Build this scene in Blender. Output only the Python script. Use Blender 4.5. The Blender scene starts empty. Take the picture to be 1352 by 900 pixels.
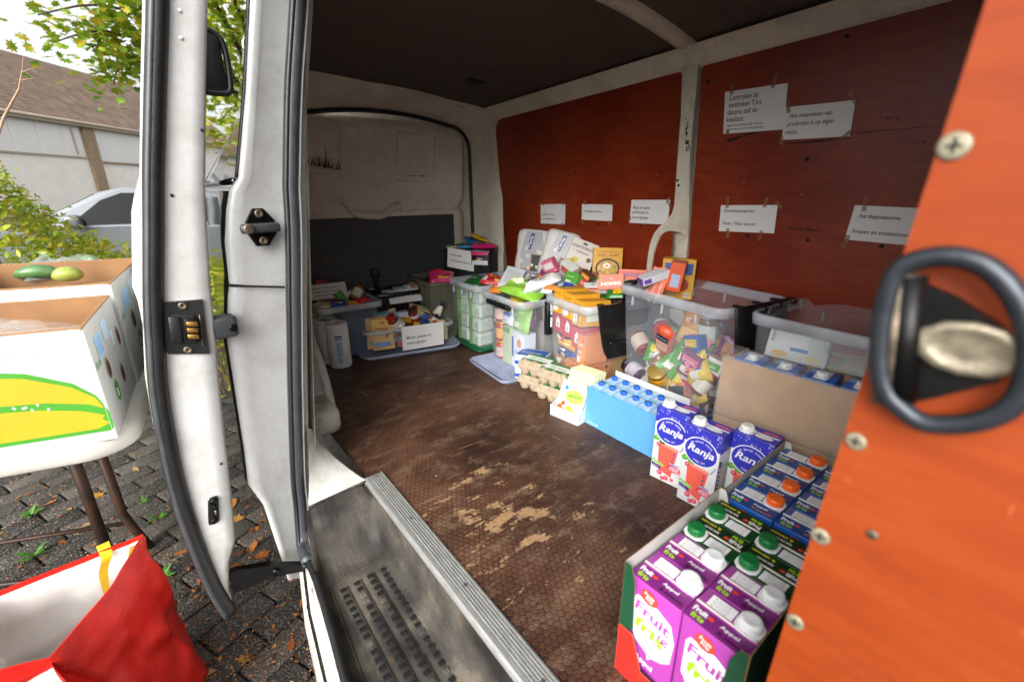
import bpy, bmesh, math, random
from mathutils import Vector as V, Matrix, Euler, noise as NZ
S = bpy.context.scene
C = S.collection
R = math.radians
# ---------------------------------------------------------------- camera
F_PX, HOR = 585.0, 250.0
TH = math.atan((450-HOR)/F_PX)
AZ = math.atan((676-190)/math.hypot(F_PX, 450-HOR))
H = 0.84                                     # eye height above the load floor (z = 0)
GZ = -0.55                                   # street level
cd = bpy.data.cameras.new('camera'); cam = bpy.data.objects.new('camera', cd); C.objects.link(cam)
cam.location = (0, 0, H); cam.rotation_euler = (math.pi/2-TH, 0, -AZ)
cd.sensor_width = 36; cd.lens = F_PX/1352*36; cd.clip_start = 0.02; cd.clip_end = 500
cd.dof.use_dof = True; cd.dof.focus_distance = 1.5; cd.dof.aperture_fstop = 2.9
S.camera = cam
# ---------------------------------------------------------------- sky, sun, exposure
SUN_EL, SUN_AZ = R(33), R(234)               # azimuth measured clockwise from +Y
w = bpy.data.worlds.new('World'); S.world = w; w.use_nodes = True
nt = w.node_tree; nt.nodes.clear()
wo = nt.nodes.new('ShaderNodeOutputWorld'); bg = nt.nodes.new('ShaderNodeBackground'); sk = nt.nodes.new('ShaderNodeTexSky')
sk.sky_type = 'NISHITA'; sk.sun_disc = False; sk.sun_elevation = SUN_EL; sk.sun_rotation = SUN_AZ
sk.air_density = 1.0; sk.dust_density = 6.0; sk.ozone_density = 1.0; sk.altitude = 0
mxw = nt.nodes.new('ShaderNodeHueSaturation'); mxw.inputs['Saturation'].default_value = 0.10
nt.links.new(sk.outputs[0], mxw.inputs['Color']); nt.links.new(mxw.outputs[0], bg.inputs[0]); nt.links.new(bg.outputs[0], wo.inputs[0])
bg.inputs[1].default_value = 0.15
sd = bpy.data.lights.new('sun', 'SUN'); sun = bpy.data.objects.new('sun', sd); C.objects.link(sun)
sd.energy = .52; sd.angle = R(50); sd.color = (1, 0.965, 0.91)
sv = V((math.sin(SUN_AZ)*math.cos(SUN_EL), math.cos(SUN_AZ)*math.cos(SUN_EL), math.sin(SUN_EL)))
sun.rotation_euler = sv.to_track_quat('Z', 'Y').to_euler(); sun.location = (-3, -3, 6)
S.view_settings.view_transform = 'Standard'; S.view_settings.look = 'None'; S.view_settings.gamma = 1
S.view_settings.use_curve_mapping = False; S.view_settings.exposure = 1.38
S.render.engine = 'CYCLES'
S.cycles.transparent_max_bounces = 24; S.cycles.max_bounces = 10; S.cycles.diffuse_bounces = 6
# ---------------------------------------------------------------- pixel helpers (a pixel gives a direction, a surface gives the distance)
def ray(px, py):
    lx, u = px-676, 450-py
    fw = F_PX*math.cos(TH)+u*math.sin(TH); up = u*math.cos(TH)-F_PX*math.sin(TH)
    return V((fw*math.sin(AZ)+lx*math.cos(AZ), fw*math.cos(AZ)-lx*math.sin(AZ), up))
EYE = V((0, 0, H))
def onZ(px, py, z): r = ray(px, py); return EYE+r*((z-H)/r.z)
def onX(px, py, x): r = ray(px, py); return EYE+r*(x/r.x)
def onY(px, py, y): r = ray(px, py); return EYE+r*(y/r.y)
WX0, WSL = 1.79, 0.10                         # far side wall leans in towards the roof: X = WX0 - WSL*z
def onW(px, py, off=0.0):
    r = ray(px, py); t = (WX0-off-WSL*H)/(r.x+WSL*r.z); return EYE+r*t
# ---------------------------------------------------------------- materials
def lin(h):
    if isinstance(h, tuple): return h
    h = h.lstrip('#'); o = []
    for i in (0, 2, 4):
        c = int(h[i:i+2], 16)/255; o.append(c/12.92 if c <= .04045 else ((c+.055)/1.055)**2.4)
    return tuple(o)
MATS = {}
def newmat(name):
    m = bpy.data.materials.new(name); m.use_nodes = True; m.node_tree.nodes.clear(); MATS[name] = m
    n = m.node_tree.nodes; o = n.new('ShaderNodeOutputMaterial'); return m, n, m.node_tree.links, o
def mat(name, col='808080', rough=.5, metal=0, var=.12, scale=20, bump=.0, bscale=150, spec=.5, coord='Object', trans=0, sheen=0, stretch=None, col2=None):
    """procedural material: base colour with soft noise variation, optional fine relief"""
    if name in MATS: return name
    m, n, l, o = newmat(name); c = lin(col)
    p = n.new('ShaderNodeBsdfPrincipled'); l.new(p.outputs[0], o.inputs[0])
    p.inputs['Roughness'].default_value = rough; p.inputs['Metallic'].default_value = metal
    p.inputs['Specular IOR Level'].default_value = spec
    tc = n.new('ShaderNodeTexCoord'); src = tc.outputs[coord]
    if stretch:
        mp = n.new('ShaderNodeMapping'); mp.inputs['Scale'].default_value = stretch; l.new(src, mp.inputs[0]); src = mp.outputs[0]
    nz = n.new('ShaderNodeTexNoise'); nz.inputs['Scale'].default_value = scale; nz.inputs['Detail'].default_value = 6; l.new(src, nz.inputs['Vector'])
    rp = n.new('ShaderNodeValToRGB'); l.new(nz.outputs['Fac'], rp.inputs[0])
    d = lin(col2) if col2 else tuple(x*(1-var) for x in c); e = c if col2 else tuple(min(1, x*(1+var*.6)) for x in c)
    rp.color_ramp.elements[0].position = .3; rp.color_ramp.elements[0].color = (*d, 1)
    rp.color_ramp.elements[1].position = .7; rp.color_ramp.elements[1].color = (*e, 1)
    l.new(rp.outputs[0], p.inputs['Base Color'])
    if bump:
        n2 = n.new('ShaderNodeTexNoise'); n2.inputs['Scale'].default_value = bscale; n2.inputs['Detail'].default_value = 4; l.new(src, n2.inputs['Vector'])
        b = n.new('ShaderNodeBump'); b.inputs['Strength'].default_value = bump; b.inputs['Distance'].default_value = .003
        l.new(n2.outputs['Fac'], b.inputs['Height']); l.new(b.outputs[0], p.inputs['Normal'])
    if trans: p.inputs['Transmission Weight'].default_value = trans
    if sheen: p.inputs['Sheen Weight'].default_value = sheen
    return name
def ink(h, rough=.38):                        # printed colour
    k = 'ink_'+h+('' if rough == .38 else '_%d' % (rough*100)); return mat(k, h, rough, var=.05, scale=40)
def film(name, col, fac, rough=.2, bump=.0, bscale=30, tint=(.96, .97, .98)):
    """thin clear or milky plastic: part lets light through, part scatters"""
    if name in MATS: return name
    m, n, l, o = newmat(name)
    t = n.new('ShaderNodeBsdfTransparent'); t.inputs[0].default_value = (*tint, 1)
    p = n.new('ShaderNodeBsdfPrincipled'); p.inputs['Base Color'].default_value = (*lin(col), 1); p.inputs['Roughness'].default_value = rough
    x = n.new('ShaderNodeMixShader'); l.new(t.outputs[0], x.inputs[1]); l.new(p.outputs[0], x.inputs[2]); l.new(x.outputs[0], o.inputs[0])
    tc = n.new('ShaderNodeTexCoord'); nz = n.new('ShaderNodeTexNoise'); nz.inputs['Scale'].default_value = 9; nz.inputs['Detail'].default_value = 5
    l.new(tc.outputs['Object'], nz.inputs['Vector'])
    mr = n.new('ShaderNodeMapRange'); mr.inputs['From Min'].default_value = .3; mr.inputs['From Max'].default_value = .7
    mr.inputs['To Min'].default_value = fac*.75; mr.inputs['To Max'].default_value = min(1, fac*1.25)
    l.new(nz.outputs['Fac'], mr.inputs[0]); l.new(mr.outputs[0], x.inputs[0])
    if bump:
        n2 = n.new('ShaderNodeTexNoise'); n2.inputs['Scale'].default_value = bscale; n2.inputs['Detail'].default_value = 3; l.new(tc.outputs['Object'], n2.inputs['Vector'])
        b = n.new('ShaderNodeBump'); b.inputs['Strength'].default_value = bump; b.inputs['Distance'].default_value = .01; l.new(n2.outputs['Fac'], b.inputs['Height']); l.new(b.outputs[0], p.inputs['Normal'])
    return name
# ---------------------------------------------------------------- mesh builder
def FR(o, x, y):                              # frame: local x, y plane with normal x cross y
    x = V(x).normalized(); y = V(y).normalized(); z = x.cross(y)
    return Matrix(((x[0], y[0], z[0], o[0]), (x[1], y[1], z[1], o[1]), (x[2], y[2], z[2], o[2]), (0, 0, 0, 1)))
_TXT = {}
def txtmesh(s, bold=0.0, shear=0.0):
    k = (s, bold, shear)
    if k in _TXT: return _TXT[k]
    cu = bpy.data.curves.new('t', 'FONT'); cu.body = s; cu.size = 1; cu.resolution_u = 2; cu.offset = bold; cu.shear = shear
    ob = bpy.data.objects.new('t', cu); me = bpy.data.meshes.new_from_object(ob)
    v = [x.co.copy() for x in me.vertices]; f = [tuple(p.vertices) for p in me.polygons]
    bpy.data.objects.remove(ob); bpy.data.curves.remove(cu); bpy.data.meshes.remove(me)
    _TXT[k] = (v, f); return v, f
_RB = {}
def rboxmesh(sx, sy, sz, r, seg):
    k = (round(sx, 4), round(sy, 4), round(sz, 4), r, seg)
    if k in _RB: return _RB[k]
    bm = bmesh.new(); bmesh.ops.create_cube(bm, size=1)
    for v in bm.verts: v.co = V((v.co.x*sx, v.co.y*sy, v.co.z*sz))
    bmesh.ops.bevel(bm, geom=list(bm.edges), offset=min(r, .49*min(sx, sy, sz)), segments=seg, affect='EDGES', profile=.5)
    bm.verts.index_update(); o = ([v.co.copy() for v in bm.verts], [tuple(v.index for v in f.verts) for f in bm.faces]); bm.free()
    _RB[k] = o; return o
I4 = Matrix.Identity(4)
class B:
    def __init__(s): s.v = []; s.f = []; s.m = []; s.sm = []
    def add(s, vs, fs, mt, M=None, smooth=False):
        b = len(s.v); M = M or I4
        s.v += [M @ V(v) for v in vs]; s.f += [tuple(i+b for i in f) for f in fs]; s.m += [mt]*len(fs); s.sm += [smooth]*len(fs); return s
    def box(s, lo, hi, mt, M=None):
        x0, y0, z0 = lo; x1, y1, z1 = hi
        return s.add([(x0, y0, z0), (x1, y0, z0), (x1, y1, z0), (x0, y1, z0), (x0, y0, z1), (x1, y0, z1), (x1, y1, z1), (x0, y1, z1)],
                     [(0, 3, 2, 1), (4, 5, 6, 7), (0, 1, 5, 4), (1, 2, 6, 5), (2, 3, 7, 6), (3, 0, 4, 7)], mt, M)
    def rbox(s, lo, hi, mt, r=.003, seg=2, M=None, smooth=True):
        sz = [hi[i]-lo[i] for i in range(3)]; ce = V([(hi[i]+lo[i])/2 for i in range(3)])
        v, f = rboxmesh(*sz, r, seg); return s.add(v, f, mt, (M or I4) @ Matrix.Translation(ce), smooth)
    def loft(s, rings, mt, closed=True, caps=(False, False), smooth=True, M=None):
        n = len(rings[0]); vs = [p for r in rings for p in r]; fs = []
        for i in range(len(rings)-1):
            for j in range(n if closed else n-1):
                k = (j+1) % n; fs.append((i*n+j, i*n+k, (i+1)*n+k, (i+1)*n+j))
        if caps[0]: fs.append(tuple(range(n))[::-1])
        if caps[1]: fs.append(tuple((len(rings)-1)*n+j for j in range(n)))
        return s.add(vs, fs, mt, M, smooth)
    def lathe(s, prof, mt, n=20, M=None, smooth=True, caps=(True, True), sy=1):
        return s.loft([[(r*math.cos(2*math.pi*j/n), r*sy*math.sin(2*math.pi*j/n), z) for j in range(n)] for r, z in prof], mt, True, caps, smooth, M)
    def tube(s, pts, r, mt, n=8, M=None, caps=True, closed=False, flat=1.0):
        pts = [V(p) for p in pts]; rings = []; N = len(pts); up = V((0, 0, 1)); last = None
        for i, p in enumerate(pts):
            t = (pts[(i+1) % N]-pts[i-1]) if closed else (pts[min(i+1, N-1)]-pts[max(i-1, 0)])
            t.normalize()
            a = t.cross(up if abs(t.z) < .95 else V((1, 0, 0))).normalized() if last is None else (last-t*last.dot(t)).normalized()
            last = a; b = t.cross(a); rr = r[i] if isinstance(r, (list, tuple)) else r
            rings.append([p+a*rr*math.cos(2*math.pi*j/n)+b*rr*flat*math.sin(2*math.pi*j/n) for j in range(n)])
        if closed: rings.append(rings[0])
        return s.loft(rings, mt, True, (caps and not closed, caps and not closed), True, M)
    def prism(s, pts, z0, z1, mt, M=None, mt_side=None):     # 2-D outline (ccw) extruded along local z
        n = len(pts); vs = [(x, y, z0) for x, y in pts]+[(x, y, z1) for x, y in pts]
        s.add(vs, [tuple(range(n))[::-1], tuple(range(n, 2*n))], mt, M)
        return s.add(vs, [(i, (i+1) % n, n+(i+1) % n, n+i) for i in range(n)], mt_side or mt, M)
    def grid(s, fn, nu, nv, mt, M=None, smooth=True):
        vs = [fn(i/nu, j/nv) for i in range(nu+1) for j in range(nv+1)]
        fs = [(i*(nv+1)+j, (i+1)*(nv+1)+j, (i+1)*(nv+1)+j+1, i*(nv+1)+j+1) for i in range(nu) for j in range(nv)]
        return s.add(vs, fs, mt, M, smooth)
    # flat print on a frame (metres)
    def prect(s, M, x0, y0, x1, y1, mt, k=1): z = .0003*k; return s.add([(x0, y0, z), (x1, y0, z), (x1, y1, z), (x0, y1, z)], [(0, 1, 2, 3)], mt, M)
    def ppoly(s, M, pts, mt, k=1): return s.add([(x, y, .0003*k) for x, y in pts], [tuple(range(len(pts)))], mt, M)
    def pell(s, M, cx, cy, rx, ry, mt, k=1, rot=0, n=24):
        c, q = math.cos(rot), math.sin(rot)
        return s.ppoly(M, [(cx+rx*math.cos(t)*c-ry*math.sin(t)*q, cy+rx*math.cos(t)*q+ry*math.sin(t)*c) for t in [2*math.pi*i/n for i in range(n)]], mt, k)
    def ptext(s, M, st, x, y, h, mt, k=2, rot=0, align='l', w=None, bold=0, shear=0):
        v, f = txtmesh(st, bold, shear); x1 = max(q.x for q in v); x0 = min(q.x for q in v); sx = h
        if w: sx = w/(x1-x0)
        ox = {'l': -x0, 'c': -(x0+x1)/2, 'r': -x1}[align]; c, q = math.cos(rot), math.sin(rot)
        pts = []
        for p in v:
            a, b = (p.x+ox)*sx, p.y*h; pts.append((x+a*c-b*q, y+a*q+b*c, .0003*k))
        return s.add(pts, f, mt, M)
    def parc(s, M, st, cx, cy, r, h, mt, a0=90, k=2, bottom=False, bold=.01, ry=None, spread=1.0):
        ry = ry or r; n = len(st); wd = h*.72*spread; tot = wd*n/r
        for i, ch in enumerate(st):
            if ch == ' ': continue
            t = (i+.5)/n-.5
            a = R(a0)-t*tot if not bottom else R(-90)+t*tot
            px, py = cx+r*math.cos(a), cy+ry*math.sin(a); ro = a-math.pi/2 if not bottom else a+math.pi/2
            s.ptext(M, ch, px, py, h, mt, k, ro, 'c', bold=bold)
        return s
def mesh_of(b, name):
    me = bpy.data.meshes.new(name); me.from_pydata([tuple(v) for v in b.v], [], b.f)
    sl = []
    for q in b.m:
        if q not in sl: sl.append(q)
    for q in sl: me.materials.append(MATS[q])
    ix = {q: i for i, q in enumerate(sl)}
    me.polygons.foreach_set('material_index', [ix[q] for q in b.m]); me.polygons.foreach_set('use_smooth', b.sm); me.update()
    return me
def obj(name, b, parent=None, kind=None, loc=None, rot=None, label=None):
    me = b if isinstance(b, bpy.types.Mesh) else mesh_of(b, name)
    o = bpy.data.objects.new(name, me); C.objects.link(o)
    if parent: o.parent = parent
    if kind: o['kind'] = kind
    if loc is not None: o.location = loc
    if rot is not None: o.rotation_euler = rot
    if label: o['label'] = label
    return o
def tag(o, label, cat, group=None):
    o['label'] = label; o['category'] = cat
    if group: o['group'] = group
    return o
def thing(name, label, cat, loc=(0, 0, 0), rz=0, group=None, rot=None):
    o = bpy.data.objects.new(name, None); C.objects.link(o); o.empty_display_size = .05
    o.location = loc; o.rotation_euler = rot if rot else (0, 0, rz); return tag(o, label, cat, group)
def wpart(name, b, root, kind=None, label=None):   # mesh given in world coordinates under a thing's empty
    return obj(name, b, root, kind, loc=-V(root.location), label=label)
def kids(o): return [c for c in bpy.data.objects if c.parent == o]
def dup(root, loc=None, rz=None, label=None, group=None, rot=None):
    def cp(o, par):
        c = o.copy(); C.objects.link(c); c.parent = par
        for ch in kids(o): cp(ch, c)
        return c
    r = cp(root, None)
    if loc is not None: r.location = loc
    if rz is not None: r.rotation_euler = (0, 0, rz)
    if rot is not None: r.rotation_euler = rot
    if label: r['label'] = label
    if group: r['group'] = group
    return r
rnd = random.Random(7)
# ================================================================ THE VAN
def N(n, t, **k):
    x = n.new(t)
    for a, b in k.items(): setattr(x, a, b)
    return x
def mth(n, l, op, a, b=None, c=None):
    x = n.new('ShaderNodeMath'); x.operation = op
    for i, q in enumerate((a, b, c)):
        if q is None: continue
        if isinstance(q, (int, float)): x.inputs[i].default_value = q
        else: l.new(q, x.inputs[i])
    return x.outputs[0]
def noise_tex(n, l, src, scale, detail=5, rough=.55, dist=0):
    x = n.new('ShaderNodeTexNoise'); x.inputs['Scale'].default_value = scale; x.inputs['Detail'].default_value = detail
    x.inputs['Roughness'].default_value = rough; x.inputs['Distortion'].default_value = dist; l.new(src, x.inputs['Vector']); return x.outputs['Fac']
def mapped(n, l, src, scale=(1, 1, 1), loc=(0, 0, 0), rot=(0, 0, 0)):
    x = n.new('ShaderNodeMapping'); x.inputs['Scale'].default_value = scale; x.inputs['Location'].default_value = loc; x.inputs['Rotation'].default_value = rot
    l.new(src, x.inputs[0]); return x.outputs[0]
def ramp(n, l, src, stops):
    x = n.new('ShaderNodeValToRGB'); l.new(src, x.inputs[0]); e = x.color_ramp.elements
    while len(e) < len(stops): e.new(.5)
    for i, (p, c) in enumerate(stops):
        e[i].position = p; e[i].color = (*(lin(c) if isinstance(c, str) else (c, c, c)), 1)
    return x.outputs[0]
def mixc(n, l, f, a, b):
    x = n.new('ShaderNodeMix'); x.data_type = 'RGBA'
    if isinstance(f, (int, float)): x.inputs[0].default_value = f
    else: l.new(f, x.inputs[0])
    for i, q in ((6, a), (7, b)):
        if isinstance(q, str): x.inputs[i].default_value = (*lin(q), 1)
        else: l.new(q, x.inputs[i])
    return x.outputs[2]
def hexgrid(n, l, src, cell):
    """distance to the border of a honeycomb cell, 0 at the border"""
    sx = n.new('ShaderNodeSeparateXYZ'); l.new(src, sx.inputs[0])
    u = mth(n, l, 'MULTIPLY', sx.outputs[0], 1/cell); v = mth(n, l, 'MULTIPLY', sx.outputs[1], 1/cell)
    s3 = math.sqrt(3); out = []
    for o in (0, .5):
        a = mth(n, l, 'SUBTRACT', mth(n, l, 'FLOORED_MODULO', mth(n, l, 'ADD', u, o), 1.0), .5)
        b = mth(n, l, 'SUBTRACT', mth(n, l, 'FLOORED_MODULO', mth(n, l, 'ADD', v, o*s3), s3), s3/2)
        a = mth(n, l, 'ABSOLUTE', a); b = mth(n, l, 'ABSOLUTE', b)
        out.append(mth(n, l, 'MAXIMUM', a, mth(n, l, 'ADD', mth(n, l, 'MULTIPLY', a, .5), mth(n, l, 'MULTIPLY', b, s3/2))))
    return mth(n, l, 'SUBTRACT', .5, mth(n, l, 'MINIMUM', out[0], out[1]))
def mat_floor():
    m, n, l, o = newmat('antislip_plywood'); p = n.new('ShaderNodeBsdfPrincipled'); l.new(p.outputs[0], o.inputs[0])
    g = n.new('ShaderNodeNewGeometry').outputs['Position']
    hx = hexgrid(n, l, g, .0155)
    line = mth(n, l, 'SMOOTHSTEP' if False else 'MULTIPLY', mth(n, l, 'MINIMUM', mth(n, l, 'DIVIDE', hx, .16), 1.0), 1.0)   # 0 on the lines, 1 inside
    big = noise_tex(n, l, g, 3.2, 5, .6)
    base = ramp(n, l, big, [(.3, '2c1911'), (.5, '4a2f20'), (.72, '6b4c38')])
    fine = noise_tex(n, l, g, 60, 4, .7)
    base = mixc(n, l, mth(n, l, 'MULTIPLY', mth(n, l, 'SUBTRACT', 1.0, line), .6), base, '170a06')
    # scuffed dust everywhere, streaked along X-ish wear direction
    st = noise_tex(n, l, mapped(n, l, g, (5, 10, 1)), 1.5, 9, .75)
    scuff = ramp(n, l, mth(n, l, 'ADD', st, mth(n, l, 'MULTIPLY', mth(n, l, 'SUBTRACT', fine, .5), .35)), [(.50, 0.0), (.72, .75)])
    base = mixc(n, l, scuff, base, '7a6450')
    # the worn-through patch in the middle of the load floor
    d = n.new('ShaderNodeVectorMath'); d.operation = 'SUBTRACT'; l.new(g, d.inputs[0]); d.inputs[1].default_value = (.58, .79, 0)
    d2 = mapped(n, l, d.outputs[0], (2.3, 1.7, 0))
    ln = n.new('ShaderNodeVectorMath'); ln.operation = 'LENGTH'; l.new(d2, ln.inputs[0])
    near = mth(n, l, 'SUBTRACT', 1.0, mth(n, l, 'MINIMUM', ln.outputs['Value'], 1.0))
    wn = noise_tex(n, l, mapped(n, l, g, (5, 11, 1)), 1.7, 9, .70)
    wm = mth(n, l, 'ADD', mth(n, l, 'MULTIPLY', near, .21), wn)
    wm = mth(n, l, 'ADD', wm, mth(n, l, 'MULTIPLY', line, .035))
    wear = ramp(n, l, wm, [(.735, 0.0), (.765, .85)])
    base = mixc(n, l, wear, base, ramp(n, l, fine, [(.3, '8c6b4b'), (.7, 'a98a66')]))
    for k, (sc_, th_) in enumerate((((3, 90, 1), .70), ((70, 4, 1), .72), ((4, 50, 1), .74))):
        sn = noise_tex(n, l, mapped(n, l, g, sc_, loc=(k*3.1, k, 0), rot=(0, 0, R(20+35*k))), 1.0, 3, .5)
        base = mixc(n, l, mth(n, l, 'MULTIPLY', ramp(n, l, sn, [(th_-.01, 0.0), (th_+.01, 1.0)]), .55), base, '9a8166')
    l.new(base, p.inputs['Base Color'])
    l.new(ramp(n, l, big, [(.3, .42), (.7, .62)]), p.inputs['Roughness'])
    p.inputs['Specular IOR Level'].default_value = .35
    b = n.new('ShaderNodeBump'); b.inputs['Strength'].default_value = .55; b.inputs['Distance'].default_value = .002
    hgt = mth(n, l, 'ADD', mth(n, l, 'MULTIPLY', line, mth(n, l, 'SUBTRACT', 1.0, wear)), mth(n, l, 'MULTIPLY', fine, .5))
    l.new(hgt, b.inputs['Height']); l.new(b.outputs[0], p.inputs['Normal'])
mat_floor()
def mat_ply(name, c0, c1, c2, rough=.30, grain=(3, 3, 14), scratches=True):
    m, n, l, o = newmat(name); p = n.new('ShaderNodeBsdfPrincipled'); l.new(p.outputs[0], o.inputs[0])
    g = n.new('ShaderNodeNewGeometry').outputs['Position']
    gr = noise_tex(n, l, mapped(n, l, g, grain), 3, 8, .65, .4)
    bl = noise_tex(n, l, g, 2.0, 4)
    mx = mth(n, l, 'ADD', mth(n, l, 'MULTIPLY', gr, .4), mth(n, l, 'MULTIPLY', bl, .6))
    col = ramp(n, l, mx, [(.3, c0), (.5, c1), (.7, c2)])
    if scratches == 'smudge':
        sm = ramp(n, l, noise_tex(n, l, mapped(n, l, g, (1, 7, 16)), 1.2, 8, .7), [(.56, 0.0), (.75, .55)]); col = mixc(n, l, sm, col, '5c2410')
        sm = ramp(n, l, noise_tex(n, l, mapped(n, l, g, (1, 40, 9)), 2.0, 6, .7), [(.66, 0.0), (.72, .5)]); col = mixc(n, l, sm, col, 'c98a60')
    elif scratches:
        s = noise_tex(n, l, mapped(n, l, g, (1, 3, 60)), 2.2, 4, .6)
        sc = mth(n, l, 'MULTIPLY', ramp(n, l, s, [(.68, 0.0), (.72, 1.0)]), ramp(n, l, noise_tex(n, l, g, 5), [(.5, 0.0), (.62, .55)]))
        col = mixc(n, l, sc, col, '1b0805')
    l.new(col, p.inputs['Base Color'])
    l.new(ramp(n, l, bl, [(.3, rough-.06), (.7, rough+.12)]), p.inputs['Roughness'])
    p.inputs['Specular IOR Level'].default_value = .28 if scratches == 'smudge' else .5
    b = n.new('ShaderNodeBump'); b.inputs['Strength'].default_value = .12; b.inputs['Distance'].default_value = .002
    l.new(gr, b.inputs['Height']); l.new(b.outputs[0], p.inputs['Normal'])
mat_ply('red_plywood', '561306', '78230a', '923a13')
mat_ply('orange_plywood', '6e2605', '86340a', '974316', .55, (2, 2, 16), 'smudge')
def mat_paint(name, col, dirt, amount, rough=.3, rust=0.0, dscale=6):
    m, n, l, o = newmat(name); p = n.new('ShaderNodeBsdfPrincipled'); l.new(p.outputs[0], o.inputs[0])
    g = n.new('ShaderNodeNewGeometry').outputs['Position']
    a = noise_tex(n, l, g, dscale, 8, .7, .3); f = noise_tex(n, l, g, 55, 4, .7)
    dm = ramp(n, l, mth(n, l, 'ADD', a, mth(n, l, 'MULTIPLY', mth(n, l, 'SUBTRACT', f, .5), .3)), [(.45, 0.0), (.78, amount)])
    c = mixc(n, l, dm, col, dirt)
    if rust:
        r = noise_tex(n, l, mapped(n, l, g, (14, 5, 14)), 1.5, 8, .75)
        c = mixc(n, l, ramp(n, l, r, [(.66-rust*.1, 0.0), (.69-rust*.1, 1.0)]), c, '5a2c14')
    l.new(c, p.inputs['Base Color']); l.new(ramp(n, l, a, [(.3, rough), (.8, rough+.25)]), p.inputs['Roughness'])
    p.inputs['Coat Weight'].default_value = .25; p.inputs['Coat Roughness'].default_value = .15
    b = n.new('ShaderNodeBump'); b.inputs['Strength'].default_value = .06; b.inputs['Distance'].default_value = .002; l.new(f, b.inputs['Height']); l.new(b.outputs[0], p.inputs['Normal'])
mat_paint('white_paint', 'c6c7c5', '857b6c', .5, .26)
mat_paint('cream_paint', 'd3ccba', '6d5f4c', .5, .45)
mat_paint('sill_paint', 'c4c0b4', '6b5a45', .85, .4, .5, 9)
mat_paint('sill_paint_clean', 'c2c0ba', '857a6b', .6, .35, 0, 14)
def mat_step():
    m, n, l, o = newmat('dusty_rubber_step'); p = n.new('ShaderNodeBsdfPrincipled'); l.new(p.outputs[0], o.inputs[0])
    g = n.new('ShaderNodeNewGeometry').outputs['Position']
    a = noise_tex(n, l, g, 7, 3, .5); f = noise_tex(n, l, g, 160, 4, .7); sx = noise_tex(n, l, mapped(n, l, g, (60, 9, 9)), 1, 4, .6)
    v = mth(n, l, 'ADD', mth(n, l, 'MULTIPLY', a, .7), mth(n, l, 'ADD', mth(n, l, 'MULTIPLY', f, .18), mth(n, l, 'MULTIPLY', sx, .22)))
    c = ramp(n, l, v, [(.42, '242220'), (.58, '45413b'), (.74, '736a5e')])
    c = mixc(n, l, ramp(n, l, noise_tex(n, l, mapped(n, l, g, (30, 14, 14)), 1, 6, .75), [(.62, 0.0), (.70, .6)]), c, '6a4a30')
    l.new(c, p.inputs['Base Color']); l.new(ramp(n, l, a, [(.3, .55), (.7, .8)]), p.inputs['Roughness']); p.inputs['Specular IOR Level'].default_value = .25
    b = n.new('ShaderNodeBump'); b.inputs['Strength'].default_value = .35; b.inputs['Distance'].default_value = .002; l.new(f, b.inputs['Height']); l.new(b.outputs[0], p.inputs['Normal'])
mat_step()
mat_paint('tailgate_paint', 'd8d0c0', '8a7862', .5, .42, 0, 4)
mat_paint('wheel_arch_paint', 'c9c6bd', '4d463c', .8, .5, 0, 12)
mat('black_rubber', '1b1c1e', .45, var=.35, scale=30, bump=.2, bscale=200, spec=.5)
mat('grey_rubber', '3c3f42', .4, var=.3, scale=25, bump=.1)
mat('headliner', '4d4239', .75, var=.18, scale=9, bump=.2, bscale=300)
mat('aluminium', 'c4c4c0', .42, .75, var=.2, scale=25, stretch=(6, 1, 6))
mat('dark_plastic', '17181a', .4, var=.3, scale=40, bump=.1)
mat('black_steel', '141414', .38, .6, var=.3, scale=30, bump=.15)
mat('ring_steel', '30343a', .35, .5, var=.3, scale=40, bump=.15)
mat('steel', 'a9a59b', .35, 1, var=.3, scale=60, bump=.1)
mat('worn_steel', '7c7060', .5, .8, var=.5, scale=80, bump=.3)
mat('brass', 'b58a4a', .35, .9, var=.3, scale=60)
mat('pale_screw', '8d8670', .45, .35, var=.3, scale=120, bump=.2)
mat('ply_edge', '9c7a55', .7, var=.3, scale=40, stretch=(1, 1, 20))
mat('soot', '15100c', .8, var=.3)
mat('grey_board', '3d4042', .6, var=.12, scale=6, bump=.1)
mat('rust_speck', '8a4a17', .8, var=.3, scale=80)
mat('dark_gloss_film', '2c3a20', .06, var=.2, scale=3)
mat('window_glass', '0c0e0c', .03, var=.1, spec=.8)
mat('chrome_trim', '8d8f90', .15, 1, var=.1)
mat('bolt_steel', '857c69', .42, .5, var=.45, scale=60, bump=.25, bscale=200)
van = thing('cargo_van', 'white panel van with its side door slid open on a load of groceries', 'van', (.97, 1.0, GZ))
def vp(name, b, label=None): return wpart(name, b, van, label=label)
def sub(name, b, part, label=None): return obj(name, b, part, label=label)      # part sits at -van.location, so sub-parts use world coordinates
# ---- load floor, sill strip, step
fl = vp('load_floor', B().box((.368, -.9, -.03), (1.80, 2.62, 0), 'antislip_plywood'), 'brown honeycomb plywood load floor with worn pale patch')
b = B(); prof = [(.350, -.03), (.350, -.002), (.353, .004), (.358, .0065), (.366, .007)]
x = .368
for i in range(6): prof += [(x, .0045), (x+.0025, .0045), (x+.0035, .0075), (x+.0055, .0075)]; x += .0068
prof += [(.411, .005), (.4125, .001)]
b.loft([[(px_, y, pz) for px_, pz in prof] for y in (-.8, 1.178)], 'aluminium', False, smooth=False)
b.add([(q, 1.178, z) for q, z in prof], [tuple(range(len(prof)))], 'aluminium')
strip = vp('sill_strip', b)
for y in (1.16, .93, .66, .4): sub('screw', B().lathe([(.0042, .0068), (.0042, .0085), (.0025, .0092)], 'worn_steel', 10, Matrix.Translation((.386, y, 0))), strip)
SZ = -.13
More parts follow.
